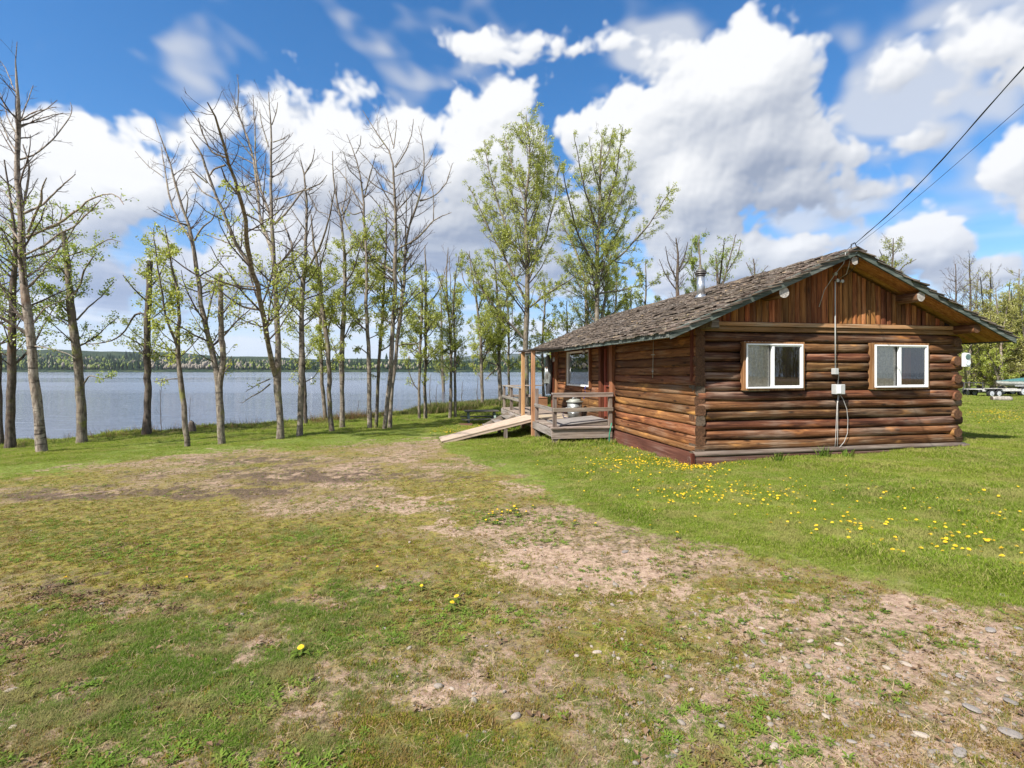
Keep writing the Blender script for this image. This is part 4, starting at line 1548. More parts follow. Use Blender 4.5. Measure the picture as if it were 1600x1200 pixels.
    for sgn in (-1, 1):
        rows = int(Lsl / expo) + 1
        for q in range(rows):
            y = -OVER - .02 - rr.uniform(0, .04)
            while y < ROOF_L + .02:
                wd = rr.uniform(.08, .19)
                s0 = q * expo - .015 + rr.uniform(-.012, .012)
                ln = expo * 1.9
                lift0 = .034 + rr.uniform(0, .030)
                tk = rr.uniform(.015, .030)
                if rr.random() < .05:
                    lift0 += .02
                w0 = wd - rr.uniform(.003, .014)
                pts = []
                for (ss, zz) in ((s0, lift0), (s0 + ln, -.012)):
                    run = min(ss, Lsl) / slope
                    xx = WID / 2 + sgn * (WID / 2 + EAVE + .04 - run)
                    zc = RTOP - .085 - PITCH * abs(xx - WID / 2) + .012
                    for yy in (y, y + w0):
                        tilt = rr.uniform(-.006, .006)
                        pts.append((xx, yy, zc + zz + tilt))
                        pts.append((xx, yy, zc + zz + tilt + (tk if ss == s0 else tk * .5)))
                a0, a0t, a1, a1t, b0, b0t, b1, b1t = pts
                vs = [a0, a1, a1t, a0t, b0, b1, b1t, b0t]
                fs = [(0, 1, 2, 3), (3, 2, 6, 7), (0, 3, 7, 4), (1, 5, 6, 2), (0, 4, 5, 1)]
                if sgn > 0:
                    fs = [f[::-1] for f in fs]
                xm, ym = (a0[0] + b0[0]) / 2, y + w0 / 2
                Xw = HOUSE[0] + xm * UX + ym * VX
                Yw = HOUSE[1] + xm * UY + ym * VY
                size = w0 * expo * (1.0 if sgn < 0 else .12) / (Yw ** 3) * (RTOP - 1.2 - xm * 0)
                singles.append((size, vs, fs))
                y += wd
    singles.sort(key=lambda s: -s[0])
    for (s_, vs, fs) in singles[:300]:
        MB().add(vs, fs).build('shingle', shake_m, roof)
    # the joined ones lie in a few value groups so that the roof keeps its speckle
    shake_far = wood('shake_far', (.060, .046, .035), (.150, .118, .093), (.27, .22, .175), 'x', .9, .5, (.23, .205, .18), bmp=1.0, rnd=.05, rough=.9)
    t = shake_far.node_tree
    geo = t.nodes.new('ShaderNodeNewGeometry')
    hsn = [n for n in t.nodes if n.type == 'HUE_SAT'][0]
    t.links.new(nmath(t, 'MULTIPLY_ADD', geo.outputs['Random Per Island'], .85, .58), hsn.inputs['Value'])
    for (s_, vs, fs) in singles[300:]:
        rest.add(vs, fs)
    tag(rest.build('shingles', shake_far, roof), kind='stuff')
    for sgn in (-1, 1):                                   # ridge caps
        y = -OVER - .03
        while y < ROOF_L:
            l = rr.uniform(.22, .34)
            s = MB()
            dz = rr.uniform(0, .02)
            a = WID / 2 + sgn * .003
            vs = [(a, y, RTOP - .01 + dz), (a, y + l, RTOP - .02 + dz), (a + sgn * .15, y + l, RTOP - .025 - .15 * PITCH), (a + sgn * .15, y, RTOP - .012 - .15 * PITCH + dz)]
            vs += [(p, q, r_ - .022) for p, q, r_ in vs]
            s.add(vs, [(0, 1, 2, 3), (7, 6, 5, 4), (0, 4, 5, 1), (1, 5, 6, 2), (2, 6, 7, 3), (3, 7, 4, 0)])
            s.build('ridge_cap', shake_m, roof)
            y += l * .93
    # --- purlins whose sawn ends show below the rake
    for (w_, z_, r_, y0, sq) in ((1.39, 2.975, .098, -.47, 0), (4.20, 2.985, .092, -.47, 0), (2.80, 3.57, .075, -.47, 0), (5.50, 2.43, .085, -.44, 0)):
        mb = log_mesh('purlin', (w_, y0, z_), (w_, .6, z_), r_, r_, None, seed=int(w_ * 100), seg=5, n=18, taper=.02, wob=.002)
        mb.build('purlin', [log_y, end_brown if w_ > 5 else end_pale], root)
    MB().box(.06, .20, -.43, .3, 2.36, 2.50, jit=.006).build('purlin', sill_m, root, bevel=.008)
    # --- flue
    fx, ft = 1.70, 2.57
    z = roof_z(fx)
    fl = MB().cyl((fx, ft, z - .1), (fx, ft, z + .50), .088, n=20).build('flue', galv_m, root)
    c = MB().cyl((fx, ft, z + .47), (fx, ft, z + .50), .105, n=20).cyl((fx, ft, z + .515), (fx, ft, z + .545), .125, n=20).cyl((fx, ft, z + .56), (fx, ft, z + .60), .125, .10, n=20).cyl((fx, ft, z + .50), (fx, ft, z + .62), .075, n=16)
    c.build('flue_cap', simple('flue_cap', (.16, .15, .14), .5, .6), fl)
    MB().cyl((fx, ft, z - .05), (fx, ft, z + .035), .15, .10, n=20).build('flashing', galv_m, fl)
    # --- wiring on the gable
    MB().pipe([(2.78, -.06, 3.30), (2.74, -.11, 3.26), (2.735, -.115, 3.1), (2.735, -.115, 2.5), (2.735, -.12, 1.65)], .011, 8).build('conduit', grey_pl, root)
    MB().box(2.69, 2.77, -.16, -.07, 1.58, 1.69).build('junction_box', grey_pl, root, bevel=.006)
    b = MB().box(2.70, 2.90, -.17, -.062, 1.22, 1.40).build('junction_box', grey_pl, root, bevel=.008)
    MB().box(2.712, 2.80, -.182, -.171, 1.235, 1.385).build('cover', white_m, b, bevel=.003)
    MB().pipe([(2.82, -.11, 1.62), (2.835, -.085, 1.55), (2.83, -.075, 1.40)], .007, 5).build('wire', cable_w, root)
    MB().pipe([(2.82, -.09, 1.22), (2.80, -.085, 1.0), (2.79, -.08, .7), (2.775, -.085, .45), (2.77, -.07, .22)], .006, 5).build('wire', cable_w, root)
    MB().pipe([(2.84, -.09, 1.22), (2.80, -.10, 1.05), (2.81, -.09, .8), (2.82, -.08, .5), (2.82, -.07, .2)], .006, 5).build('wire', cable_w, root)
    MB().pipe([(2.86, -.09, 1.22), (2.92, -.10, 1.12), (3.0, -.095, .95), (3.03, -.09, .75), (3.02, -.09, .5), (2.95, -.09, .35), (2.84, -.10, .25)], .006, 5).build('wire', cable_w, root)
    MB().pipe([(2.55, -OVER - .03, roof_z(2.55) - .02), (2.56, -OVER + .02, roof_z(2.55) - .2), (2.55, -.3, 3.35), (2.50, -.12, 3.10), (2.42, -.09, 2.80)], .006, 5).build('wire', cable_w, root)
    MB().pipe([(2.80, -OVER - .03, 3.73), (2.72, -.46, 3.62), (2.74, -.4, 3.48), (2.84, -.25, 3.38), (2.85, -.1, 3.33)], .006, 5).build('wire', cable_w, root)
    MB().pipe([(2.95, -OVER + .1, 3.62), (2.92, -.3, 3.45), (2.86, -.1, 3.28)], .006, 5).build('wire', cable_b, root)
    for (x_, z_) in ((2.72, 3.40), (2.76, 3.28), (2.86, 3.27)):
        MB().cyl((x_, -.09, z_), (x_, -.14, z_), .02, n=10).cyl((x_, -.14, z_), (x_, -.15, z_), .032, n=10).build('insulator', grey_pl, root)
    # gauge at the right corner
    b = MB().box(5.58, 5.73, -.16, -.10, 1.72, 1.99).build('wall_gauge', white_m, root, bevel=.01)
    MB().cyl((5.655, -.161, 1.915), (5.655, -.176, 1.915), .052, n=18).build('dial', simple('dial', (.10, .17, .16), .3), b)
    MB().cyl((5.655, -.161, 1.80), (5.655, -.176, 1.80), .052, n=18).build('dial', simple('dial_pale', (.66, .72, .76), .3), b)
    # string of the outdoor thermometer on the porch side
    MB().pipe([(-.05, 1.42, 2.32), (-.055, 1.42, 2.0), (-.06, 1.43, 1.50)], .006, 5).box(-.07, -.05, 1.36, 1.48, 1.96, 1.975).box(-.075, -.05, 1.41, 1.44, 1.62, 1.65).build('wall_cord', cable_w, root)
    # porch posts and the low lean-to beam they carry
    post = wood('porch_post', (.33, .175, .075), (.44, .26, .12), (.52, .34, .18), 'z', 1.3, 0, knots=.5, rnd=.08)
    for t_ in (5.34, 6.60):
        x, y, z = loc2w(-1.57, t_)
        MB().box(-1.617, -1.523, t_ - .047, t_ + .047, z - .1, 2.19).build('porch_post', post, root, bevel=.006)
    ex = MB()
    ex.add([(-1.66, 5.22, 2.19), (-.60, 5.22, 2.255), (-.60, 6.86, 2.255), (-1.66, 6.86, 2.19), (-1.66, 5.22, 2.235), (-.60, 5.22, 2.30), (-.60, 6.86, 2.30), (-1.66, 6.86, 2.235)],
           [(3, 2, 1, 0), (4, 5, 6, 7), (0, 1, 5, 4), (1, 2, 6, 5), (2, 3, 7, 6), (3, 0, 4, 7)])
    ex.build('porch_beam', wood('porch_beam', (.030, .024, .02), (.06, .05, .042), (.11, .095, .08), 'y', 1, .3), root)
    MB().box(-1.30, -1.20, 6.70, 6.80, gz(*loc2w(-1.25, 6.75)[:2]) - .1, 2.19).build('porch_post', wood('dark_post', (.03, .02, .014), (.055, .036, .026), (.09, .06, .04), 'z', 1, 0), root)
    return root


deck_x = wood('deck_wood', (.17, .128, .10), (.30, .24, .195), (.44, .37, .315), 'x', 1.1, .3, (.40, .37, .34), rnd=.18)
deck_y = wood('deck_wood_long', (.16, .135, .115), (.27, .235, .21), (.38, .34, .30), 'y', 1.1, .3, (.36, .33, .30), rnd=.18)
deck_z = wood('deck_post', (.11, .082, .062), (.20, .158, .125), (.30, .25, .205), 'z', 1.1, .3, (.32, .29, .26), rnd=.18)
ply_m = wood('ramp_sheet', (.35, .265, .195), (.46, .36, .27), (.54, .44, .345), 'x', .7, 0, rnd=.05)
plyg_m = wood('grey_sheet', (.17, .155, .145), (.25, .23, .21), (.32, .30, .28), 'x', .7, 0, rnd=.05)


def build_deck():
    root = empty('deck', (HOUSE[0], HOUSE[1], 0), HA)
    tag(root, 'weathered grey plank deck with railings along the porch side of the cabin', 'deck')
    DZ = .33
    y = 3.46
    while y < 10.05:
        w = random.uniform(.135, .15)
        MB().box(-1.55 + random.uniform(-.02, .01), -.125, y, y + w - .012, DZ - .035, DZ + random.uniform(-.002, .004)).build('plank', deck_x, root, bevel=.003)
        y += w
    # skirt boards, joists, posts
    MB().box(-1.60, -.11, 3.385, 3.42, DZ - .27, DZ - .045).build('skirt_board', deck_x, root, bevel=.004)
    MB().box(-1.62, -.11, 3.34, 3.452, DZ - .042, DZ + .0).build('skirt_cap', deck_x, root, bevel=.004)
    MB().box(-1.60, -1.565, 3.43, 10.1, DZ - .22, DZ - .04).build('skirt_board', deck_y, root, bevel=.004)
    for (x, t) in ((-1.50, 3.47), (-.16, 3.46), (-1.50, 5.15), (-1.50, 6.9), (-1.50, 8.5), (-1.50, 9.95)):
        g = loc2w(x, t)[2]
        MB().box(x - .06, x + .06, t - .06, t + .06, g - .15, DZ - .038).build('pier', deck_z, root)
    RT = DZ + .80
    for (x, t) in ((-1.52, 3.43), (-.15, 3.43), (-1.50, 5.22), (-1.50, 7.3), (-1.50, 8.7), (-1.50, 10.02), (-.75, 10.02)):
        MB().box(x - .042, x + .042, t - .042, t + .042, DZ - .2, RT - .04 if t < 5 or t > 6 else DZ + .84).build('rail_post', deck_z, root, bevel=.004)
    MB().box(-1.58, -.09, 3.36, 3.50, RT - .038, RT).build('rail', deck_x, root, bevel=.004)
    MB().box(-1.565, -.10, 3.365, 3.385, RT - .10, RT - .04).build('rail', deck_x, root)
    MB().box(-1.57, -.10, 3.352, 3.385, DZ + .36, DZ + .45).build('rail', deck_x, root, bevel=.004)
    MB().box(-1.575, -1.545, 3.48, 5.2, DZ + .36, DZ + .45).build('rail', deck_y, root, bevel=.004)
    MB().box(-1.56, -1.44, 7.24, 10.08, RT - .038, RT).build('rail', deck_y, root, bevel=.004)
    MB().box(-1.575, -1.545, 7.26, 10.06, DZ + .36, DZ + .45).build('rail', deck_y, root, bevel=.004)
    MB().box(-1.42, -.10, 9.95, 10.08, RT - .038, RT).build('rail', deck_x, root, bevel=.004)
    MB().box(-1.42, -.10, 10.06, 10.09, DZ + .36, DZ + .45).build('rail', deck_x, root, bevel=.004)
    # steps down on the lake side
    g = loc2w(-2.3, 7.9)[2]
    st = empty('steps', (0, 0, 0))
    st.parent = root
    for i, xx in enumerate((-1.62, -1.92, -2.22)):
        z = DZ - .14 * (i + 1)
        MB().box(xx - .28, xx, 7.35, 8.55, z - .035, z).build('tread', deck_y, st, bevel=.003)
    for t in (7.38, 8.50):
        MB().beam((-1.62, t, DZ - .12), (-2.55, t, g + .02), .04, .20).build('stringer', deck_x, st)
    # the slanting sheet that lifts the ramp to the sill of the door
    MB().add([(-1.35, 3.60, DZ + .008), (-.14, 3.60, DZ + .12), (-.14, 4.75, DZ + .12), (-1.35, 4.75, DZ + .008), (-1.35, 3.60, DZ + .026), (-.14, 3.60, DZ + .138), (-.14, 4.75, DZ + .138), (-1.35, 4.75, DZ + .026)],
             [(3, 2, 1, 0), (4, 5, 6, 7), (0, 1, 5, 4), (1, 2, 6, 5), (2, 3, 7, 6), (3, 0, 4, 7)]).build('threshold_sheet', plyg_m, root)
    MB().add([(-1.2, 3.62, DZ + .006), (-.14, 3.62, DZ + .006), (-.14, 3.62, DZ + .112), (-1.2, 3.64, DZ + .006), (-.14, 3.64, DZ + .006), (-.14, 3.64, DZ + .112)],
             [(0, 1, 2), (5, 4, 3), (0, 2, 5, 3), (1, 4, 5, 2)]).build('wedge', deck_x, root)


def build_ramp():
    x0, x1 = -1.50, -4.02
    t0, t1 = 5.42, 6.50
    za = .345
    zb0, zb1 = loc2w(x1, t0)[2] + .03, loc2w(x1, t1)[2] + .03
    root = empty('ramp', (HOUSE[0], HOUSE[1], 0), HA)
    tag(root, 'pale plywood ramp running from the grass up to the deck', 'ramp')
    n = 2
    for i in range(n):
        a, b = i / n, (i + 1) / n - (.004 if i < n - 1 else 0)
        xa, xb = x0 + (x1 - x0) * a, x0 + (x1 - x0) * b

        def P(x, t, dz):
            q = (x - x0) / (x1 - x0)
            zb = zb0 + (zb1 - zb0) * (t - t0) / (t1 - t0)
            return (x, t, za + (zb - za) * q + dz)
        vs = [P(xa, t0, 0), P(xb, t0, 0), P(xb, t1, 0), P(xa, t1, 0), P(xa, t0, .022), P(xb, t0, .022), P(xb, t1, .022), P(xa, t1, .022)]
        MB().add(vs, [(0, 1, 2, 3), (7, 6, 5, 4), (4, 5, 1, 0), (5, 6, 2, 1), (6, 7, 3, 2), (7, 4, 0, 3)]).build('sheet', ply_m, root)
    for t in (t0 + .03, (t0 + t1) / 2, t1 - .03):
        g = zb0 + (zb1 - zb0) * (t - t0) / (t1 - t0)
        MB().beam((x0, t, za - .035), (x1 + .06, t, g - .03), .04, .06).build('stringer', ply_m, root)
    for x in (-2.3,):
        for t in (t0 + .05, t1 - .05):
            q = (x - x0) / (x1 - x0)
            MB().box(x - .045, x + .045, t - .045, t + .045, loc2w(x, t)[2] - .1, za + (zb0 - za) * q - .09).build('support', deck_z, root)
    # dust-pale running mat laid over the deck boards, level
    MB().box(-1.497, -.45, t0, t1, .337, .352).build('sheet', ply_m, root)


def build_porch_things():
    # bin
    x, y, _ = loc2w(-.36, 5.46)
    z = .334
    bin_m = simple('enamel', (.27, .285, .275), .4, .35, .25, scale=5)
    r = empty('metal_bin', (x, y, z), HA)
    tag(r, 'round grey metal bin with a lid standing on the deck under the window', 'bin')
    MB().cyl((0, 0, 0), (0, 0, .44), .185, .205, n=24, caps=True).build('body', bin_m, r)
    MB().cyl((0, 0, .15), (0, 0, .165), .198, n=24).cyl((0, 0, .32), (0, 0, .335), .206, n=24).build('hoop', galv_m, r)
    MB().cyl((0, 0, .442), (0, 0, .475), .235, n=24).cyl((0, 0, .475), (0, 0, .53), .22, .12, n=24).build('lid', simple('lid', (.33, .34, .30), .5, .2, .15), r)
    MB().pipe([(-.06, 0, .53), (-.05, 0, .565), (.05, 0, .565), (.06, 0, .53)], .01).build('handle', galv_m, r)
    MB().pipe([(-.21, .0, .30), (-.25, 0, .29), (-.25, 0, .22), (-.21, 0, .21)], .01).build('handle', galv_m, r)
    # brown box
    x, y, _ = loc2w(-.32, 9.45)
    r = empty('storage_box', (x, y, z), HA + .15)
    tag(r, 'plain brown wooden box at the far end of the deck against the wall', 'box')
    bx_m = wood('box_wood', (.26, .115, .055), (.38, .19, .10), (.45, .25, .14), 'x', .8, 0)
    for a in (MB().box(-.20, .20, -.20, -.185, 0, .36), MB().box(-.20, .20, .185, .20, 0, .36), MB().box(-.20, -.185, -.183, .183, 0, .36), MB().box(.185, .20, -.183, .183, 0, .36)):
        a.build('side', bx_m, r)
    MB().box(-.21, .21, -.21, .21, .362, .378).build('lid', bx_m, r)
    # coat hung at the corner under the eave
    x, y, _ = loc2w(-.26, 8.62)
    r = empty('hanging_coat', (x, y, 2.16), HA)
    tag(r, 'grey and black coat hanging from the porch eave at the far corner post', 'coat')
    for (nm, c, seed, sc, z0, h) in (('body', (.17, .18, .17), 1, 1.0, 0, .95), ('lining', (.035, .035, .04), 4, .72, -.30, 1.0)):
        q = np.random.default_rng(seed)
        mb = MB()
        n, mrow = 16, 12
        vs = []
        for i in range(mrow):
            u = i / (mrow - 1)
            rad = (.07 + .13 * math.sin(min(1, u * 2.2) * 1.57)) * sc * (1 - .25 * u * (seed == 1))
            for j in range(n):
                a = 2 * math.pi * j / n
                rr = rad * (1 + .18 * math.sin(3 * a + u * 4 + seed) + .10 * math.sin(5 * a - u * 7))
                vs.append((rr * math.cos(a) * .7 + (.04 if seed == 4 else 0), rr * math.sin(a), z0 - u * h + .02 * math.sin(a * 2)))
        mb.add(vs, [(i * n + j, i * n + (j + 1) % n, (i + 1) * n + (j + 1) % n, (i + 1) * n + j) for i in range(mrow - 1) for j in range(n)], smooth=True)
        mb.build(nm, simple('cloth_' + nm, c, .95, var=.2, scale=20), r)
    MB().pipe([(0, 0, -.02), (0, 0, .05), (.02, 0, .08), (0, 0, .1)], .006).build('hook', galv_m, r)
    # wind chimes and small lanterns strung under the eave
    pale = simple('chime_tube', (.50, .52, .52), .35, .6)
    for i, (w_, t_, zt, l, lab) in enumerate(((-.42, 8.2, 1.75, .42, 'wind chime with pale metal tubes hanging lowest, beside the coat'), (-.30, 7.75, 2.10, .16, 'short shell chime hanging under the eave nearest the coat'),
                                              (-.34, 4.75, 2.20, .10, 'tiny white ornament hanging under the eave between window and door post'))):
        x, y, _ = loc2w(w_, t_)
        r = empty('wind_chime', (x, y, zt), HA)
        tag(r, lab, 'wind chime', 'chimes hanging under the porch eave')
        MB().cyl((0, 0, 0), (0, 0, .012), .05 if i == 0 else .035, n=12).build('disc', trim_z, r)
        MB().pipe([(0, 0, .012), (0, 0, 2.27 - zt)], .003, 4).build('string', cable_w, r)
        for k in range(5):
            a = k * 1.257
            d = .04 if i == 0 else .026
            MB().cyl((d * math.cos(a), d * math.sin(a), -.02 - l * (.7 + .3 * (k % 3) / 2)), (d * math.cos(a), d * math.sin(a), -.01), .009 if i == 0 else .010, n=6).build('tube', pale, r)
    # hose hanging from the deck corner
    x, y, g = loc2w(-.20, 3.27)
    o = MB().pipe([(.02, 0, .42), (.0, -.01, .32), (-.035, -.02, .15), (-.04, -.02, 0), (-.05, -.01, -.14), (-.05, 0, g - .01), (-.12, -.1, g + .015), (-.3, -.12, loc2w(-.5, 3.15)[2] + .02)], .013, 8).build('garden_hose', simple('hose_green', (.02, .22, .13), .4), None, (x, y, 0))
    tag(o, 'green garden hose hanging down at the near corner of the deck', 'hose')
    x, y, _ = loc2w(-.11, 5.25)
    o = MB().pipe([(0, 0, 1.24), (-.03, .02, 1.15), (-.02, -.05, 1.05), (-.06, -.09, .95), (-.07, -.12, .88)], .011, 6).build('blue_strap', simple('strap_blue', (.04, .05, .28), .6), None, (x, y, 0))
    tag(o, 'dark blue strap hanging from the sill of the porch window', 'strap')
    x, y, _ = loc2w(-.70, 5.40)
    o = MB().pipe([(.07, .05, .56), (.0, 0, .53), (-.02, -.02, .44), (0, -.02, .37), (.09, 0, .352), (.14, .02, .352)], .012, 6).build('blue_tube', simple('tube_blue', (.03, .04, .16), .5), None, (x, y, 0))
    tag(o, 'bent dark blue tube lying beside the metal bin on the deck', 'tube')
    # offcut leaning by the door
    return


def build_lines():
    A = Vector((5.98, 8.93, 3.86))
    for (px, py, r, lab, nm, da) in ((1600, 103.5, .0055, 'thick black power cable running from the gable peak to the upper right', 'power_cable', (0, 0, 0)),
                                     (1600, 162.5, .0026, 'thin black telephone wire running from the gable peak below the thick cable', 'telephone_wire', (.05, .03, -.02))):
        Yb = 4.7
        B = Vector(at(px, Yb, py))
        a = A + Vector(da)
        end = a + (B - a) * 3.4
        pts = []
        n = 40
        for i in range(n + 1):
            u = i / n
            p = a.lerp(end, u)
            # slack: the straight line of sight is kept at the frame edge
            p.z -= (.10 if r > .005 else .04) * math.sin(math.pi * min(1, u * 3.4)) if u * 3.4 < 1 else 0
            pts.append(p)
        mb = MB().pipe(pts, r, 7)
        if r > .005:
            tw = []
            for i in range(n * 6 + 1):
                u = i / (n * 6)
                k = min(int(u * n), n - 1)
                p = pts[k].lerp(pts[k + 1], u * n - k)
                an = u * 60
                tw.append(p + Vector((  .007 * math.cos(an), 0, .007 * math.sin(an))))
            mb.pipe(tw, .0035, 5)
        o = mb.build(nm, cable_b)
        tag(o, lab, 'cable')
    m = empty('service_mast', tuple(A))
    tag(m, 'small black wire bracket standing on the ridge at the gable peak', 'bracket')
    MB().pipe([(0, 0, .02), (-.05, .02, .0), (-.06, .02, -.25), (-.06, .02, -.30)], .009, 6).build('rod', cable_b, m)
    MB().pipe([(0, 0, .02), (.03, .0, -.05), (.05, .0, -.18), (.06, .0, -.33)], .008, 6).build('rod', cable_b, m)
    MB().pipe([(0, 0, .02), (-.12, .04, -.10), (-.22, .05, -.16), (-.33, .1, -.18)], .005, 5).build('stay', cable_b, m)


build_cabin()
build_deck()
build_ramp()
build_porch_things()
build_lines()


# ================================================================= trees
bark_a = bark_mat('bark_birch', (.36, .31, .255), (.10, .075, .058), (.24, .15, .10), .1, 1)
bark_b = bark_mat('bark_aspen', (.235, .20, .155), (.065, .05, .038), (.17, .125, .09), .6, .3)
bark_c = bark_mat('bark_dark', (.15, .12, .098), (.045, .034, .027), (.125, .07, .045), .2, 0)
bark_d = bark_mat('bark_pale', (.29, .25, .20), (.075, .058, .045), (.19, .14, .10), .4, .6)
twig_m = simple('twig', (.115, .088, .072), .9, var=.3)
leaf_a = leaf_mat('leaf_spring', (.29, .34, .045), (.46, .48, .10), .5)
leaf_b = leaf_mat('leaf_green', (.19, .27, .04), (.36, .42, .08), .5)
leaf_w = leaf_mat('leaf_willow', (.26, .25, .06), (.42, .40, .12), .4)
leaf_c = leaf_mat('leaf_olive', (.19, .21, .05), (.32, .33, .09), .4)


def resample(pts, n):
    pts = np.asarray(pts, float)
    d = np.concatenate([[0], np.cumsum(np.linalg.norm(np.diff(pts, axis=0), axis=1))])
    u = np.linspace(0, d[-1], n)
    out = np.stack([np.interp(u, d, pts[:, k]) for k in range(3)], -1)
    if n > 4:                       # round the corners a little
        sm = out.copy()
        sm[1:-1] = out[1:-1] * .5 + (out[:-2] + out[2:]) * .25
        out = sm
    return out, d[-1]


def tubes(P, Rr, sides):
    """P (M,n,3), Rr (M,n) -> verts, quads"""
    M, n, _ = P.shape
    T = np.gradient(P, axis=1)
    T /= np.linalg.norm(T, axis=2, keepdims=True) + 1e-9
    ref = np.where(np.abs(T[..., 2:3]) > .8, np.array([1., .2, 0]), np.array([0, 0, 1.]))
    S = np.cross(T, ref)
    S /= np.linalg.norm(S, axis=2, keepdims=True) + 1e-9
    for i in range(1, n):           # keep the frame from flipping
        s = S[:, i - 1] - T[:, i] * np.sum(S[:, i - 1] * T[:, i], 1, keepdims=True)
        S[:, i] = s / (np.linalg.norm(s, axis=1, keepdims=True) + 1e-9)
    B = np.cross(T, S)
    a = np.arange(sides) * 2 * math.pi / sides
    V = P[:, :, None] + Rr[:, :, None, None] * (S[:, :, None] * np.cos(a)[None, None, :, None] + B[:, :, None] * np.sin(a)[None, None, :, None])
    idx = np.arange(M * n * sides).reshape(M, n, sides)
    F = np.stack([idx[:, :-1], np.roll(idx[:, :-1], -1, 2), np.roll(idx[:, 1:], -1, 2), idx[:, 1:]], -1).reshape(-1, 4)
    return V.reshape(-1, 3), F


def sprout(P, Rr, count, t0, t1, length, angle, curl, wob, npt, rg, rmin, taper_len=True, rk=.5, zbias=0.0):
    """branches growing from the polylines P; count is per polyline (array)"""
    M, n, _ = P.shape
    idx = np.repeat(np.arange(M), count)
    K = len(idx)
    if K == 0:
        return np.zeros((0, npt, 3)), np.zeros((0, npt)), idx
    t = rg.uniform(0, 1, K) * (t1 - t0) + t0
    f = t * (n - 1)
    i0 = np.clip(f.astype(int), 0, n - 2)
    w = (f - i0)[:, None]
    pos = P[idx, i0] * (1 - w) + P[idx, i0 + 1] * w
    tan = P[idx, i0 + 1] - P[idx, i0]
    tan /= np.linalg.norm(tan, axis=1, keepdims=True) + 1e-9
    rad = Rr[idx, i0] * (1 - w[:, 0]) + Rr[idx, i0 + 1] * w[:, 0]
    rv = rg.normal(size=(K, 3))
    perp = rv - tan * np.sum(rv * tan, 1, keepdims=True)
    perp /= np.linalg.norm(perp, axis=1, keepdims=True) + 1e-9
    an = np.radians(rg.normal(angle, 9, K))[:, None]
    d = tan * np.cos(an) + perp * np.sin(an)
    L = (length[idx] if isinstance(length, np.ndarray) else np.full(K, length)) * rg.uniform(.45, 1.15, K)
    if taper_len:
        L = L * (1.12 - .72 * t)
    out = np.zeros((K, npt, 3))
    out[:, 0] = pos
    step = (L / (npt - 1))[:, None]
    for k in range(1, npt):
        out[:, k] = out[:, k - 1] + d * step
        d = d + np.array([0, 0, curl]) + rg.normal(0, wob, (K, 3))
        d /= np.linalg.norm(d, axis=1, keepdims=True)
    r0 = np.minimum(rad * rk, L * .016 + .002)
    r0 = np.maximum(r0, rmin)
    R_ = r0[:, None] * np.linspace(1, .35, npt)[None]
    return out, np.maximum(R_, rmin * .6), idx


def leaves(P, per, size, rg, spread=.06, t0=.15, droop=.3):
    M, n, _ = P.shape
    if M == 0:
        return np.zeros((0, 3)), np.zeros((0, 4), int)
    idx = np.repeat(np.arange(M), per)
    K = len(idx)
    f = (t0 + (1 - t0) * rg.uniform(0, 1, K)) * (n - 1)
    i0 = np.clip(f.astype(int), 0, n - 2)
    w = (f - i0)[:, None]
    pos = P[idx, i0] * (1 - w) + P[idx, i0 + 1] * w + rg.normal(0, spread, (K, 3))
    a = rg.normal(size=(K, 3))
    a[:, 2] -= droop
    a /= np.linalg.norm(a, axis=1, keepdims=True)
    b = np.cross(a, rg.normal(size=(K, 3)))
    b /= np.linalg.norm(b, axis=1, keepdims=True) + 1e-9
    s = size * rg.uniform(.55, 1.3, K)[:, None]
    V = np.stack([pos, pos + (a * .5 + b * .36) * s, pos + a * s, pos + (a * .5 - b * .36) * s], 1).reshape(-1, 3)
    F = np.arange(K * 4).reshape(K, 4)
    return V, F


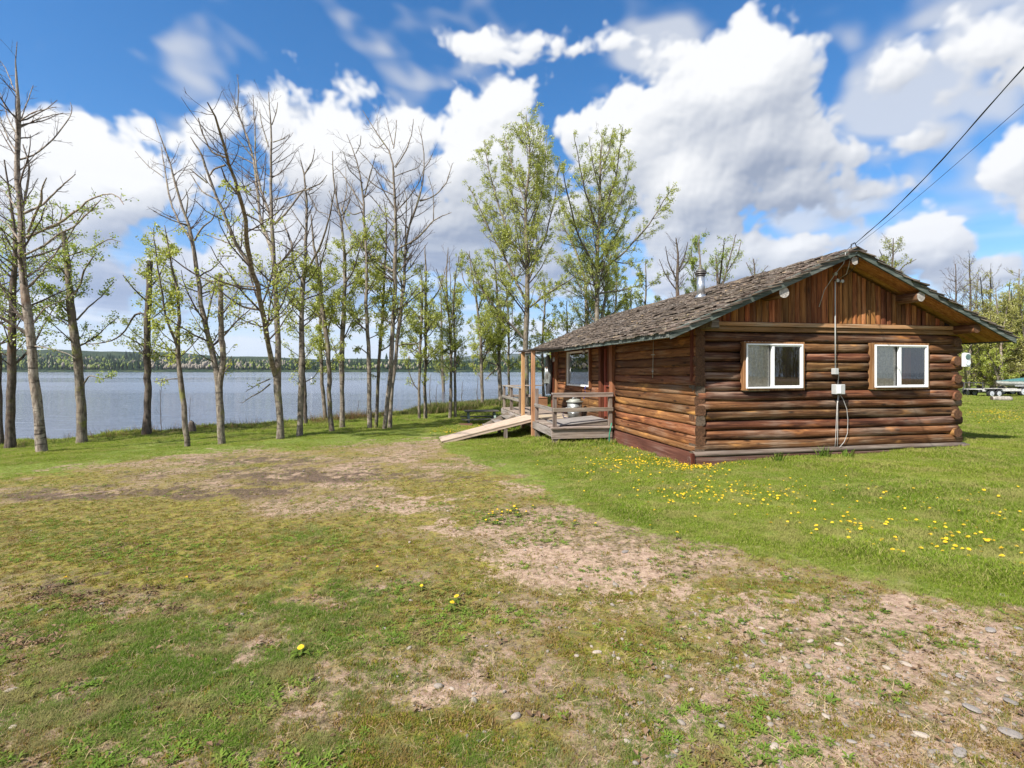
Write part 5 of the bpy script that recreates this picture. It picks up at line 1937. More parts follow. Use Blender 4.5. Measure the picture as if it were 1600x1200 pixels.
def tree(label, Y, stems, limbs=(), bark=None, leaf=None, dens=1.0, twl=1.0, seed=1, group='trees along the lake shore', lo=.25, lsize=.062, name='tree',
         leafy=(0, 1), curl=.075, twigs=1.0, rmin=.0036, cat='tree', base=None, angle=54, flare=1.0):
    """stems and limbs: lists of (x, y, width) read along the line of sight at distance Y; each limb carries on from its stem"""
    rg = np.random.default_rng(seed)
    bx0, by0 = stems[0][0][:2]
    X0 = (bx0 - 800) / 800 * Y
    gz0 = gz(X0, Y)
    org = np.array([X0, Y, gz0])
    pw = Y / 800.0
    allP, allR = [], []
    lines = []

    def depth_at(x, y):
        best, bd = Y, 1e9
        for (pp, yy) in lines:
            d = np.hypot(pp[:, 0] - x, pp[:, 1] - y)
            k = int(np.argmin(d))
            if d[k] < bd:
                bd, best = d[k], yy[k]
        return best
    built = []
    for gi, grp in enumerate((stems, limbs)):
        for si, st in enumerate(grp):
            st = [tuple(p) for p in st]
            st = [(p[0], p[1], (p[2] if len(p) > 2 else None)) for p in st]
            if st[-1][2] is None:
                st[-1] = (st[-1][0], st[-1][1], 1.4)
            ws = [(i, p[2]) for i, p in enumerate(st) if p[2] is not None]
            wi = np.interp(range(len(st)), [i for i, _ in ws], [w for _, w in ws])
            px = np.array([[p[0], p[1]] for p in st], float)
            y0 = Y if (gi == 0 and si == 0) else depth_at(*px[0])
            sl = rg.uniform(-.12, .12) if (gi == 0 and si == 0) else rg.uniform(-.75, .75)
            dd = np.concatenate([[0], np.cumsum(np.linalg.norm(np.diff(px, axis=0), axis=1))]) * pw
            yy = y0 + dd * sl * (.2 if gi == 0 and si == 0 else 1)
            pts = np.stack([(px[:, 0] - 800) / 800 * yy, yy, EYE - (px[:, 1] - HORIZON) / 800 * yy], -1)
            if gi == 0 and si == 0:
                pts[0, 2] = min(pts[0, 2], gz0 - .06)
            lines.append((px, yy))
            n = 22 if gi == 0 else 14
            P, L = resample(pts, n)
            u = np.linspace(0, 1, n)
            dcum = dd / dd[-1]
            W = np.interp(u, dcum, wi) * pw / 2 * .84
            if gi == 0 and si == 0 and flare:
                W = W * (1 + .14 * flare * np.exp(-u * 26))
            wobble = rg.normal(0, 1, (n, 3))
            wobble[0] = 0
            P = P + wobble * np.minimum(.011, L * .0022)
            W = W * (1 + rg.normal(0, .05, n))
            built.append((gi, P - org, W, L))
    root = empty(name, tuple(org))
    tag(root, label, cat, group)
    # trunk: the stems in one mesh
    sp = [b for b in built if b[0] == 0]
    Vs, Fs, o = [], [], 0
    for (_, P, W, L) in sp:
        V, F = tubes(P[None], W[None], 10)
        Vs.append(V)
        Fs.append(F + o)
        o += len(V)
    link('trunk', quads_mesh('trunk', np.concatenate(Vs), np.concatenate(Fs), [bark]), root)
    for (_, P, W, L) in [b for b in built if b[0] == 1]:
        V, F = tubes(P[None], W[None], 7)
        link('limb', quads_mesh('limb', V, F, [bark]), root)
    # crown: branches, twigs and leaves that nobody traced
    Vs, Fs, Ms, o = [], [], [], 0

    def put(V, F, m):
        nonlocal o
        if len(V):
            Vs.append(V)
            Fs.append(F + o)
            Ms.append(np.full(len(F), m))
            o += len(V)
    first = True
    for (gi, P, W, L) in built:
        lo_ = lo if (gi == 0 and first) else .12
        first = False
        c1 = max(1, int(L * (3.4 if gi == 0 else 4.4) * twigs))
        ln = np.array([min(1.9, .45 + L * .16) * twl * (1.30 if gi == 0 else .8)])
        P1, R1, _ = sprout(P[None], W[None], np.array([c1]), lo_, .98, ln, angle, curl, .11, 7, rg, rmin * 1.5, rk=.42)
        V, F = tubes(P1, R1, 4)
        put(V, F, 0)
        L1 = np.linalg.norm(P1[:, -1] - P1[:, 0], axis=1)
        c2 = np.maximum(1, (L1 * 5.0 * twigs + rg.uniform(0, 1, len(L1)))).astype(int)
        P2, R2, _ = sprout(P1, R1, c2, .15, 1.0, L1 * .42 + .06, 40, curl * .8, .14, 5, rg, rmin)
        V, F = tubes(P2, R2, 3)
        put(V, F, 0)
        L2 = np.linalg.norm(P2[:, -1] - P2[:, 0], axis=1)
        c3 = (L2 * 5.0 * twigs + rg.uniform(0, 1, len(L2))).astype(int)
        P3, R3, _ = sprout(P2, R2, c3, .2, 1.0, L2 * .45 + .05, 38, curl * .6, .15, 4, rg, rmin * .8)
        V, F = tubes(P3, R3, 3)
        put(V, F, 0)
        if leaf is not None and dens > 0:
            hmax = (P[:, 2].max() if gi == 0 else 99)
            for (Q, per) in ((P2, 10.5), (P3, 11.5), (P1[:, 2:], 5.0)):
                if len(Q) == 0:
                    continue
                h = Q[:, -1, 2]
                top = max(b[1][:, 2].max() for b in built)
                sel = (h > leafy[0] * top) & (h < leafy[1] * top)
                Q = Q[sel]
                if len(Q) == 0:
                    continue
                per_ = rg.poisson(per * dens, len(Q))
                V, F = leaves(Q, per_, lsize, rg, .05)
                put(V, F, 1)
    if Vs:
        link('crown', quads_mesh('crown', np.concatenate(Vs), np.concatenate(Fs), [twig_m] + ([leaf] if leaf else []), np.concatenate(Ms), smooth=False), root)
    return root


def baseY(px, py):
    return hit(px, py)[1]


def build_trees():
    T = tree
    # --- paper birch in front on the left
    T('tall birch with peeling pale bark, leaning left, closest to the drive', baseY(66, 709),
      [[(66, 710, 17), (61, 652, 15), (52, 590, 14.5), (49, 533, 14), (46, 502, 13.5), (40, 465, 12.5), (35.5, 422, 12), (34, 380, 11.5), (32, 371), (34, 343, 10.5), (28, 288, 9), (27.5, 225, 8), (28.5, 170, 7), (29.7, 126, 4), (24, 112, 3), (19, 104, 2.2), (21, 85, 1.6), (27, 66, 1)]],
      [[(41, 371, 5), (73, 357), (102, 345, 4), (124, 325), (150, 305, 2.6), (184, 301), (194, 319, 1.2)],
       [(38, 398, 4), (67, 387), (90, 365), (115, 356, 3), (140, 330), (158, 312, 1.4)],
       [(38, 333, 4.5), (66, 321), (82, 305, 3), (102, 286), (118, 272, 1.4)],
       [(44, 362, 4.5), (57, 330), (66, 312, 4), (64, 297), (73, 278, 1.6)],
       [(34, 330, 5), (41, 300), (47, 258, 3), (35, 225, 1.8)],
       [(28, 250, 3.4), (50, 245), (80, 222), (100, 195, 2), (114, 178), (110, 160, 1)],
       [(30, 200, 2.8), (56, 187), (88, 178), (112, 178, 1)], [(30, 190, 2.6), (52, 175), (88, 167, 1)], [(30, 195, 2.6), (38, 172), (46, 150), (52, 133, 1)],
       [(46, 527, 6), (28, 512, 5), (4, 498, 4.4), (-30, 480, 3)], [(28, 240, 3), (16, 222), (4, 196), (-4, 170, 1.2)], [(29, 215, 2.5), (14, 190), (6, 160), (-2, 140, 1)],
       [(30, 300, 3), (10, 285), (-12, 262, 1.5)], [(38, 455, 4), (62, 430), (84, 400), (96, 380, 1.4)], [(52, 505, 3.5), (70, 480), (98, 470), (122, 455, 1.2)],
       [(33, 380, 4), (14, 352), (-4, 340, 2)], [(30, 330, 3), (8, 300), (-6, 290, 1.2)], [(50, 540, 2.6), (80, 545), (105, 552), (118, 560, 1)], [(27, 150, 2.4), (18, 130), (8, 104), (0, 95, 1)]],
      bark_a, leaf_b, .30, .9, 11, leafy=(.08, .62), lsize=.055, twigs=.9)
    T('dark brown trunk directly behind the pale peeling birch', 15.6,
      [[(16, 682, 17), (17, 620, 14), (18, 564, 13), (20, 507, 12), (20, 465, 11), (21, 437, 10), (24, 408, 8), (26, 380, 7), (20, 340, 5), (12, 300, 3.5), (8, 250, 2)]],
      [[(22, 500, 4), (32, 488), (40, 500, 3)], [(21, 437, 4), (4, 420), (-14, 395, 2)], [(19, 560, 3), (-10, 545, 2)], [(24, 405, 3), (8, 380), (-8, 360, 1.5)]],
      bark_c, leaf_b, .6, .9, 12, leafy=(.2, .75))
    T('thin dark trunk cut by the left edge of the frame', 16.2, [[(1, 683, 9), (0, 640, 8), (-2, 560, 7), (-6, 470, 6), (-4, 380, 4), (-8, 280, 2)]], [], bark_c, leaf_b, .8, 1.0, 13)
    # --- broken topped trees with new leaves
    T('grey trunk with a snapped top, spring leaves, second thick trunk from the left', baseY(127, 695),
      [[(128, 696, 18), (127, 670, 15), (126, 635, 15), (123, 578, 14.5), (119, 538, 14), (112, 499, 13), (109, 465, 12), (106, 422, 11), (103, 390, 10), (99, 362, 8)]],
      [[(108, 470, 4), (126, 445), (132, 420, 3), (150, 395, 1.6)], [(120, 500, 3.5), (138, 480), (160, 462), (178, 440, 1.2)], [(100, 372, 3), (92, 350), (98, 330), (88, 318, 1.2)], [(102, 380, 3), (118, 352), (130, 330), (150, 318, 1.2)],
       [(131, 600, 3), (140, 586), (158, 592), (178, 588, 1)], [(112, 500, 3), (92, 480), (72, 465, 1.2)], [(106, 430, 3), (84, 410), (66, 388, 1.2)], [(105, 400, 3), (140, 390), (172, 372), (188, 378, 1)]],
      bark_b, leaf_b, 1.15, .85, 14, lo=.45, lsize=.066)
    T('straight dark trunk snapped flat at the top with a hooked bare branch', baseY(229, 681),
      [[(229, 683, 15), (230, 650, 12), (231, 600, 12), (230, 560, 11.5), (230, 520, 11.5), (231, 480, 11), (233, 440, 10), (234, 407, 9)]],
      [[(227, 492, 3.6), (218, 486), (208, 494, 3.4), (196, 518), (176, 533), (150, 537), (126, 538, 1.5)], [(228, 470, 3), (208, 450), (192, 430, 1.2)], [(234, 545, 3), (250, 556), (275, 560, 1.4)], [(235, 450, 3), (250, 430), (262, 400), (268, 380, 1)],
       [(230, 545, 2.6), (206, 530), (188, 520, 1)], [(235, 500, 2.6), (252, 486), (262, 468, 1)]],
      bark_c, leaf_a, .9, .7, 15, lo=.35)
    T('slender leafy tree with a slight lean, between the snapped trunk and the forked one', baseY(292, 699),
      [[(293, 700, 9.5), (288, 645, 9), (284, 608, 8.5), (280, 576, 8), (277, 544, 7.5), (280, 512, 6.5), (279, 480, 5.5), (276, 450, 4.5), (270, 420, 3.5), (262, 385, 2.6), (258, 352, 1.2)]],
      [[(278, 545, 5), (268, 517, 4.6), (257, 488), (253, 453, 3), (246, 420), (240, 356, 1.4)], [(284, 592, 2.4), (270, 592), (240, 596, 1)], [(279, 548, 3), (256, 545), (240, 536, 1.4)], [(280, 560, 2.5), (300, 540), (320, 515, 1)]],
      bark_b, leaf_a, 1.6, .85, 16, lo=.28, lsize=.062)
    # --- forked pair
    T('pale tree forked low: a snapped stub beside a long bare stem', baseY(346, 695),
      [[(347, 696, 12.5), (345, 640, 12.5), (343, 603, 13), (335, 571, 9.5), (328, 533, 9), (320, 501, 8.5), (313, 461, 8), (307, 421, 7.5), (305, 400, 7), (302, 380, 6.5), (296, 352, 5), (287, 329, 4.4), (277, 297, 3.8), (269, 265, 3), (259, 233, 2.4), (251, 212, 1.8), (241, 184, 1)],
       [(344, 604, 9), (349, 560, 10), (346, 520, 9.5), (345, 480, 9), (344, 429, 7.5)]],
      [[(301, 378, 5), (288, 361, 4.6), (276, 340, 4), (265, 311, 3.4), (260, 276, 2.8), (255, 249, 2.2), (252, 228, 1.2)], [(304, 376, 3.6), (315, 356, 3), (333, 343, 2.2), (340, 318, 1.2)], [(256, 277, 2), (232, 260), (211, 236, 1)],
       [(311, 452, 3), (330, 438), (372, 447), (398, 448, 1.6)], [(348, 490, 3), (364, 470), (376, 440, 1.4)], [(351, 520, 2.8), (362, 512), (372, 500), (376, 468, 1.2)], [(343, 590, 2.2), (360, 570), (362, 556, 1)],
       [(296, 352, 2.6), (270, 345), (240, 330, 1)], [(290, 340, 2.6), (294, 310), (290, 295, 1)]],
      bark_d, leaf_a, .35, .8, 17, leafy=(.0, .5), lo=.2)
    # --- the widest spreading one, dead above
    T('big forked tree with a wide bare crown, the tallest bare one on the left', baseY(437, 687),
      [[(438, 689, 12.5), (436, 640, 12), (433, 603, 13), (432, 584, 13), (436, 549, 10), (433, 507, 9.5), (432, 467, 9), (428, 427, 8.5), (427, 400, 8), (424, 360, 6.5), (425, 305, 5.2), (424, 265, 4.4), (421, 233, 3.6), (427, 207, 3), (425, 188, 2.4), (420, 164, 1.8), (420, 143, 1)],
       [(431, 588, 10), (424, 565, 9.5), (419, 533, 9), (411, 491, 8.5), (404, 456, 8), (396, 424, 7.5), (387, 395, 7), (384, 345, 6), (380, 324, 5.4), (373, 297, 5), (363, 273, 4.6), (354, 249, 4.2), (351, 228, 3.6), (344, 207, 3), (339, 183, 2.4), (325, 160, 1.2)],
       [(391, 414, 6), (373, 388, 5.6), (360, 359, 5), (349, 332, 4.6), (336, 303, 4), (325, 271, 3.6), (315, 241, 3), (305, 225, 2.2), (297, 214, 1)],
       [(426, 395, 6.5), (412, 361, 6), (405, 329, 5.4), (403, 297, 5), (397, 260, 4.6), (392, 228, 4), (381, 204, 3.4), (371, 172, 2.6), (361, 146, 1.2)]],
      [[(423, 340, 5), (414, 313, 4.6), (405, 292, 4), (399, 249, 3), (398, 207, 2.4), (396, 150, 1.2)], [(371, 172, 2.4), (373, 135, 1.8), (370, 116, 1)],
       [(429, 312, 3), (453, 305), (475, 297, 2.4), (488, 296, 2)], [(428, 351, 4), (448, 332, 3.4), (469, 303, 3), (480, 290, 2)], [(400, 448, 3.4), (372, 447), (345, 443), (314, 434, 1.8)], [(405, 484, 4), (380, 480), (356, 465), (330, 440, 2), (308, 430, 1.4)],
       [(408, 512, 3), (395, 500), (372, 508, 1.4)], [(355, 247, 2.6), (330, 238), (314, 203), (310, 184, 1.2)], [(324, 286, 2.6), (306, 272), (297, 264, 1.2)], [(340, 312, 2.6), (316, 300), (298, 272, 1.2)],
       [(350, 345, 2.4), (322, 330), (303, 311, 1)], [(352, 258, 2.6), (334, 264), (328, 274, 1.6)], [(398, 257, 2.6), (374, 244), (356, 240, 1.2)], [(398, 250, 2.4), (370, 215), (350, 192, 1)], [(420, 230, 2.2), (408, 190), (406, 170, 1)],
       [(427, 222, 2), (440, 218), (452, 210, 1)], [(425, 195, 2), (432, 175), (434, 160, 1)], [(385, 335, 2.6), (404, 345), (412, 356, 1.6)], [(377, 310, 3), (352, 280), (346, 262, 1.4)], [(422, 600, 3), (408, 612), (392, 620), (378, 630, 1)], [(422, 592, 2.6), (404, 600), (384, 612, 1)],
       [(375, 387, 2.6), (352, 378), (320, 366, 1.2)], [(366, 400, 2), (340, 400, 1)], [(433, 500, 2.6), (450, 486), (466, 470, 1)], [(405, 295, 2.4), (384, 300), (376, 300, 1.4)]],
      bark_d, leaf_a, .42, .85, 18, leafy=(.12, .46), lo=.35, curl=.13)
    # --- behind it
    T('twin stemmed tree with a dark burnt fork, right of the tallest bare tree', baseY(468, 682),
      [[(468, 684, 11), (470, 634, 10.5), (471.6, 577, 9.5), (471.6, 521, 9), (473, 465, 8), (473, 438, 8), (477, 417, 6), (477, 382, 5.4), (479, 335, 4.6), (479, 300, 4), (475, 272, 3), (470, 251, 1.4)],
       [(473, 438, 5.5), (465, 430, 5), (457, 405, 4.4), (457, 384, 4), (449, 363, 3.4), (441, 343, 1.6)]],
      [[(477, 428, 4.4), (490, 405, 4), (502, 382, 3.6), (513, 347, 3), (520, 314, 2.2), (523, 290, 1.2)], [(476, 272, 3), (488, 253, 2), (492, 233, 1)], [(480, 296, 2.6), (502, 286, 2), (511, 273, 1)], [(481, 300, 2), (496, 330), (515, 336, 1)],
       [(478, 360, 2.4), (462, 338), (452, 322, 1)], [(472, 512, 3), (486, 500), (494, 490, 1.2)], [(470, 508, 2.6), (455, 500), (448, 478, 1.2)], [(471, 600, 2.4), (490, 590), (500, 575, 1)]],
      bark_d, leaf_a, 1.0, .8, 19, leafy=(.1, .62), lo=.3)
    T('short dark trunk standing behind the burnt fork', baseY(478, 665), [[(478, 666, 7), (477, 640, 7), (476, 600, 6.5), (474, 560, 6), (472, 500, 5), (470, 450, 3)]], [], bark_c, leaf_a, .8, .7, 20)
    T('leaning tree thick with lichen and a dead dark top', baseY(518, 675),
      [[(519, 676, 9), (514, 622, 8.5), (514, 577, 8), (512, 532, 8), (505, 494, 8), (500, 454, 7.5), (497, 420, 6), (492, 393, 4.4), (488, 360, 3.4), (486, 335, 1.6)]],
      [[(498, 425, 3.4), (505, 400), (512, 372), (516, 345, 1.2)], [(512, 520, 3), (520, 480), (521, 452, 1.4)], [(508, 500, 2.6), (490, 480), (478, 460, 1)]],
      bark_b, leaf_a, 2.1, .75, 21, leafy=(.0, .78), lo=.3)
    T('thin trunk rising from the reddish brush behind the lichened tree', baseY(509, 660), [[(509, 660, 7), (504, 611, 6.5), (502, 566, 6), (500, 500, 5), (503, 450, 4), (500, 400, 2)]], [], bark_b, leaf_a, 1.5, .8, 22)
    T('tall pale trunk with a bare wiry top left of the slender leafy pair', baseY(534, 670),
      [[(535, 671, 9.5), (534.6, 622, 9), (533.5, 577, 10), (534.6, 532, 9.5), (537, 487, 8.5), (539, 442, 7), (538, 393, 5.5), (535, 358, 4.6), (533, 333, 4), (525, 309, 3), (520, 277, 2.4), (519, 237, 1.2)]],
      [[(536, 340, 2.6), (546, 312), (551, 280, 1)], [(533, 335, 2.6), (523, 320), (514, 298, 1)], [(541, 440, 4), (552, 425), (560, 395), (572, 360, 1.4)], [(534, 330, 2.4), (542, 300), (540, 262, 1)], [(531, 560, 2.6), (524, 550), (518, 530, 1)]],
      bark_d, leaf_a, 1.5, .8, 23, leafy=(.05, .72), lo=.3)
    T('bare topped tree with upswept branches left of the great bare one', baseY(578, 672),
      [[(578, 673, 8.5), (577, 622, 8), (577, 577, 8), (576, 532, 7.5), (573, 499, 7), (571, 465, 6), (574, 437, 5.6), (573, 393, 5), (569, 347, 4.6), (568, 312, 4), (566, 288, 3.2), (560, 258, 2.4), (555, 239, 2), (542, 210, 1)]],
      [[(568, 323, 3), (551, 298, 2.4), (535, 272), (523, 260, 1)], [(569, 308, 2.6), (579, 270, 2), (588, 240, 1)], [(567, 286, 2.2), (545, 265), (537, 238, 1)], [(569, 330, 2.4), (552, 336), (544, 330), (536, 320, 1)], [(556, 240, 1.8), (563, 226), (564, 212, 1)],
       [(573, 500, 2.6), (556, 498), (546, 490, 1)], [(577, 555, 2.6), (565, 545), (553, 540, 1)]],
      bark_d, leaf_a, 1.7, .85, 24, leafy=(.05, .74), lo=.3)
    T('slim leafy tree just left of the crossed trunks', baseY(588, 669),
      [[(587.5, 670, 6.5), (590, 622, 6.5), (591, 577, 6), (595, 532, 6), (598, 487, 5), (600, 442, 4.6), (602, 393, 3.6), (604, 347, 2.6), (600, 310, 1.2)]],
      [[(595, 520, 2), (605, 470), (612, 440, 1)], [(592, 590, 1.8), (580, 585, 1)]], bark_b, leaf_a, 1.9, .85, 25, lo=.25, leafy=(0, .85))
    T('great bare tree with wide curved limbs, tallest in the middle of the row', baseY(601, 672),
      [[(600, 673, 8), (605.5, 622, 8), (611, 589, 8.5), (612, 555, 8.5), (613, 521, 8), (616, 476, 8), (617, 431, 7.5), (618, 393, 7), (619, 358, 5.6), (617, 312, 4.6), (616, 277, 3.8), (615, 253, 3.2), (611, 237, 2.6), (600, 223, 2.2), (583, 202, 1.8), (567, 172, 1)]],
      [[(614, 226, 2), (608, 205), (604, 184, 1)], [(615, 232, 2), (618, 210), (620, 188, 1)], [(618, 262, 2.6), (635, 235, 2), (644, 208), (646, 186, 1)], [(616, 288, 2.6), (593, 274), (575, 250), (560, 235, 1)], [(616, 305, 2.6), (590, 293), (570, 276), (556, 260, 1)],
       [(618, 328, 2.8), (600, 300), (590, 280), (586, 262, 1)], [(624, 325, 2.6), (640, 308), (655, 285), (663, 262, 1.2)], [(625, 387, 4), (648, 376, 3.4), (662, 362), (677, 344, 2.4), (690, 338), (705, 332, 1)], [(677, 346, 2), (678, 320), (676, 296), (669, 275, 1)],
       [(614, 424, 4.6), (588, 405, 4.2), (569, 389), (551, 368, 3.4), (537, 342, 2.6), (532, 315, 1.4)], [(616, 276, 2), (636, 268), (654, 262), (660, 250, 1)], [(600, 224, 1.8), (590, 232), (578, 226, 1)], [(619, 350, 2.6), (600, 332), (585, 312), (570, 298, 1.2)]],
      bark_d, leaf_a, .5, .9, 26, leafy=(.05, .52), lo=.3, curl=.14)
    T('twin trunk crossing the base of the great bare tree and bending right', baseY(609, 670),
      [[(609, 671, 8), (610, 622, 7.5), (617, 577, 7), (621, 532, 7), (626, 487, 6.5), (632, 442, 6), (633, 393, 5), (636, 358, 4.6), (646, 335, 4), (653, 319, 3.6), (660, 290, 3), (664, 265, 2.4), (663, 225, 1.6), (653, 196, 1)]],
      [[(656, 314, 3), (679, 307, 2.4), (698, 286, 2), (707, 255, 1)], [(633, 393, 2.4), (634, 350, 2), (636, 310), (630, 290, 1)], [(664, 262, 2), (672, 250), (676, 240, 1)], [(622, 540, 3), (632, 538), (650, 537), (662, 530, 1.4)], [(630, 450, 3), (620, 425), (612, 405), (596, 380, 1.2)]],
      bark_d, leaf_a, .8, .8, 27, leafy=(.05, .55), lo=.3)
    # --- slender ones towards the deck
    T('very thin leafy trunk, left one of the close pair before the long grass', baseY(655, 657),
      [[(655, 658, 5.5), (655, 600, 5), (657, 532, 5), (659.5, 487, 4.4), (660, 450, 3), (656, 420, 1.6)]], [[(657, 540, 2), (642, 530), (628, 518, 1)], [(658, 500, 2), (640, 478), (632, 466, 1)]], bark_b, leaf_a, 1.6, .9, 28, lo=.2)
    T('tall bare tipped trunk, right one of the close pair before the long grass', baseY(665, 656),
      [[(665, 657, 6.5), (664, 600, 6), (665, 532, 6), (665, 465, 4.6), (665, 420, 3.6), (664, 383, 1.4)]],
      [[(667, 477, 3), (684, 459, 2.6), (692, 435), (700, 406, 1.2)], [(670, 505, 2), (690, 512), (704, 516, 1)]], bark_b, leaf_a, 1.5, .85, 29, lo=.2, leafy=(.05, .75))
    T('narrow trunk on the far bank with few leaves', baseY(695, 638), [[(695, 637, 6.5), (691, 573, 5.5), (690, 520, 4.4), (689, 453, 2), (690, 430, 1)]], [[(690, 520, 2), (680, 500), (676, 470, 1)]], bark_b, leaf_a, .9, .9, 30, lo=.2)
    T('upright tree with many fine bare tips left of the picnic table', baseY(703, 654),
      [[(703, 655, 6), (705, 573, 5.6), (705, 520, 5), (700, 480, 4), (697, 440, 3), (700, 387, 1)]], [[(705, 520, 2.6), (709, 470, 2), (712, 430), (717, 400, 1)], [(703, 500, 2), (696, 465), (682, 420, 1)], [(705, 500, 2), (704, 440), (702, 400, 1)]], bark_b, leaf_a, 1.2, .9, 31, lo=.25, leafy=(0, .8), curl=.2)
    T('thin twin of the fine tipped tree, leafy to the top', baseY(713, 653),
      [[(712, 654, 5), (711, 600, 5), (711, 547, 4.6), (709, 493, 4), (708, 461, 3), (713, 427, 1.4)]], [], bark_b, leaf_a, 1.7, .9, 32, lo=.25, curl=.15)
    T('leafy tree directly behind the picnic table', baseY(754, 640),
      [[(754, 641, 6.5), (753, 587, 6), (751, 533, 5.5), (747, 488, 4.4), (743, 461, 3.6), (737, 427, 2.6), (733, 392, 1)]], [[(744, 465, 2.6), (724, 440), (718, 400, 1)], [(752, 560, 2), (770, 545), (776, 530, 1)], [(746, 490, 2.4), (758, 450), (756, 410, 1)]], bark_b, leaf_a, 2.3, 1.0, 33, lo=.18, curl=.14)
    T('thick barked leafy tree between the picnic table and the deck railing', baseY(782, 637),
      [[(783, 638, 9.5), (780, 573, 7), (779, 520, 6.4), (777, 480, 5), (775, 427, 3), (772, 390, 1.2)]], [[(778, 575, 3), (766, 585), (758, 594, 1.6)], [(779, 520, 3), (790, 470), (800, 430, 1)], [(778, 500, 3), (762, 470), (750, 440), (742, 420, 1)]], bark_d, leaf_a, 2.0, 1.0, 34, lo=.25, curl=.14)
    T('slim leafy tree seen just behind the deck railing posts', 33, [[(796, 640, 5), (795, 587, 4.6), (795, 520, 4), (792, 460, 3), (788, 420, 1.2)]], [], bark_b, leaf_a, 2.0, .9, 35, lo=.2)
    # --- two big leafy poplars behind the porch
    T('large spring green poplar with upswept limbs above the porch end', 27,
      [[(822, 640, 12), (821, 545, 10), (824, 467, 9), (824, 413, 8.4), (822, 385, 7.6), (821, 340, 6), (821, 308, 5), (829, 245, 3), (822, 178, 1)]],
      [[(823, 472, 5), (806, 440, 4.6), (791, 406, 4), (763, 357, 3), (742, 308, 2), (731, 290, 1)], [(823, 535, 4.6), (800, 508, 4.4), (777, 486, 3.8), (749, 448, 3), (738, 410, 2), (728, 392, 1)], [(822, 422, 4.4), (808, 395), (794, 364, 3.6), (777, 315, 3), (762, 260, 2), (756, 220, 1)],
       [(821, 318, 3), (801, 262, 2.4), (786, 208, 1)], [(828, 480, 4), (850, 462), (868, 451, 3), (890, 438), (906, 425, 1.2)], [(826, 438, 4), (840, 402), (854, 364, 3), (862, 330), (868, 308, 2), (875, 245, 1)], [(825, 370, 3.4), (838, 330), (847, 308, 2.4), (852, 260), (854, 208, 1)],
       [(822, 350, 3), (806, 320), (796, 290), (788, 250, 1)], [(821, 330, 3), (836, 290), (842, 250), (846, 200, 1)], [(822, 400, 3), (795, 375), (770, 345), (754, 322, 1)]],
      bark_b, leaf_a, .95, 1.35, 36, lo=.3, lsize=.066, angle=44, twigs=1.05, curl=.12, rmin=.004)
    T('large leafy poplar with three trunks above the roof, limbs reaching right', 29,
      [[(932, 640, 10), (933, 500, 9), (933, 437, 8), (933, 385, 7), (936, 345, 6), (938, 315, 5), (938, 262, 3.6), (941, 208, 1.2)],
       [(918, 640, 8), (917, 507, 7), (915, 437, 6), (903, 400, 5), (896, 385, 4.4), (884, 360, 3.4), (874, 340, 1.8)], [(940, 640, 7), (941, 493, 6), (950, 437, 4.6), (952, 413, 3.6), (958, 370, 1.6)]],
      [[(932, 422, 4.4), (916, 392), (903, 367, 3.4), (885, 297, 2.4), (878, 260, 1)], [(934, 409, 4), (955, 380), (973, 350, 3), (984, 320), (990, 296, 1)], [(936, 425, 4.6), (945, 418), (970, 400), (990, 378, 3.4), (1015, 350, 2.6), (1036, 315), (1053, 288, 1)],
       [(932, 352, 3.4), (918, 312), (910, 280, 2.4), (896, 208, 1)], [(935, 352, 3), (950, 312), (962, 280, 2.4), (973, 198, 1)], [(938, 458, 3.6), (962, 455), (985, 450), (1004, 444, 1.2)], [(937, 300, 2.4), (926, 255), (920, 212, 1)], [(938, 270, 2.2), (952, 235), (958, 200, 1)],
       [(915, 440, 3), (895, 420), (880, 408), (862, 404, 1)], [(934, 390, 3), (960, 350), (976, 300), (985, 240, 1)]],
      bark_d, leaf_a, .90, 1.35, 37, lo=.3, lsize=.066, angle=44, twigs=1.05, curl=.12, rmin=.004)
    # --- low leafy growth between and behind
    for i, (x, yb, yt, Y, lab) in enumerate(((850, 645, 430, 33, 'low leafy tree seen between the porch beam and the large poplar'), (1008, 640, 405, 34, 'slim half leafed tree rising behind the roof, right of the three trunks'),
                                            (885, 645, 470, 31, 'small leafy tree behind the lower roof, between the two large poplars'), (985, 640, 455, 32, 'small leafy tree behind the roof under the reaching limbs'),
                                            (962, 645, 400, 36, 'thin leafy tree behind the right side of the three trunked poplar'))):
        T(lab, Y, [[(x, yb, 6), (x - 3, (yb + yt) / 2, 4.5), (x + 2, yt + 40, 3), (x, yt, 1)]], [], bark_b, leaf_a, 1.5, 1.2, 40 + i, lo=.2, lsize=.085, group='trees behind the cabin', twigs=.8, curl=.13)
    T('bare brown tree behind the roof left of the metal flue', 32, [[(1056, 640, 8), (1058, 480, 7), (1058, 440, 6), (1060, 400, 4), (1056, 372, 1.4)]],
      [[(1058, 440, 3), (1044, 410), (1040, 385, 1)], [(1058, 430, 3), (1070, 400), (1075, 378, 1)], [(1058, 455, 2.6), (1040, 430), (1030, 405, 1)]], bark_c, None, 0, 1.0, 50, lo=.5, group='trees behind the cabin', twigs=1.0, curl=.14)
    T('leafy tree right behind the metal flue', 33, [[(1092, 640, 7), (1093, 480, 5), (1094, 420, 4), (1092, 366, 1.2)]], [[(1093, 450, 2), (1082, 415), (1080, 385, 1)]], bark_b, leaf_b, 1.1, 1.0, 51, lo=.4, lsize=.08, group='trees behind the cabin', curl=.16)
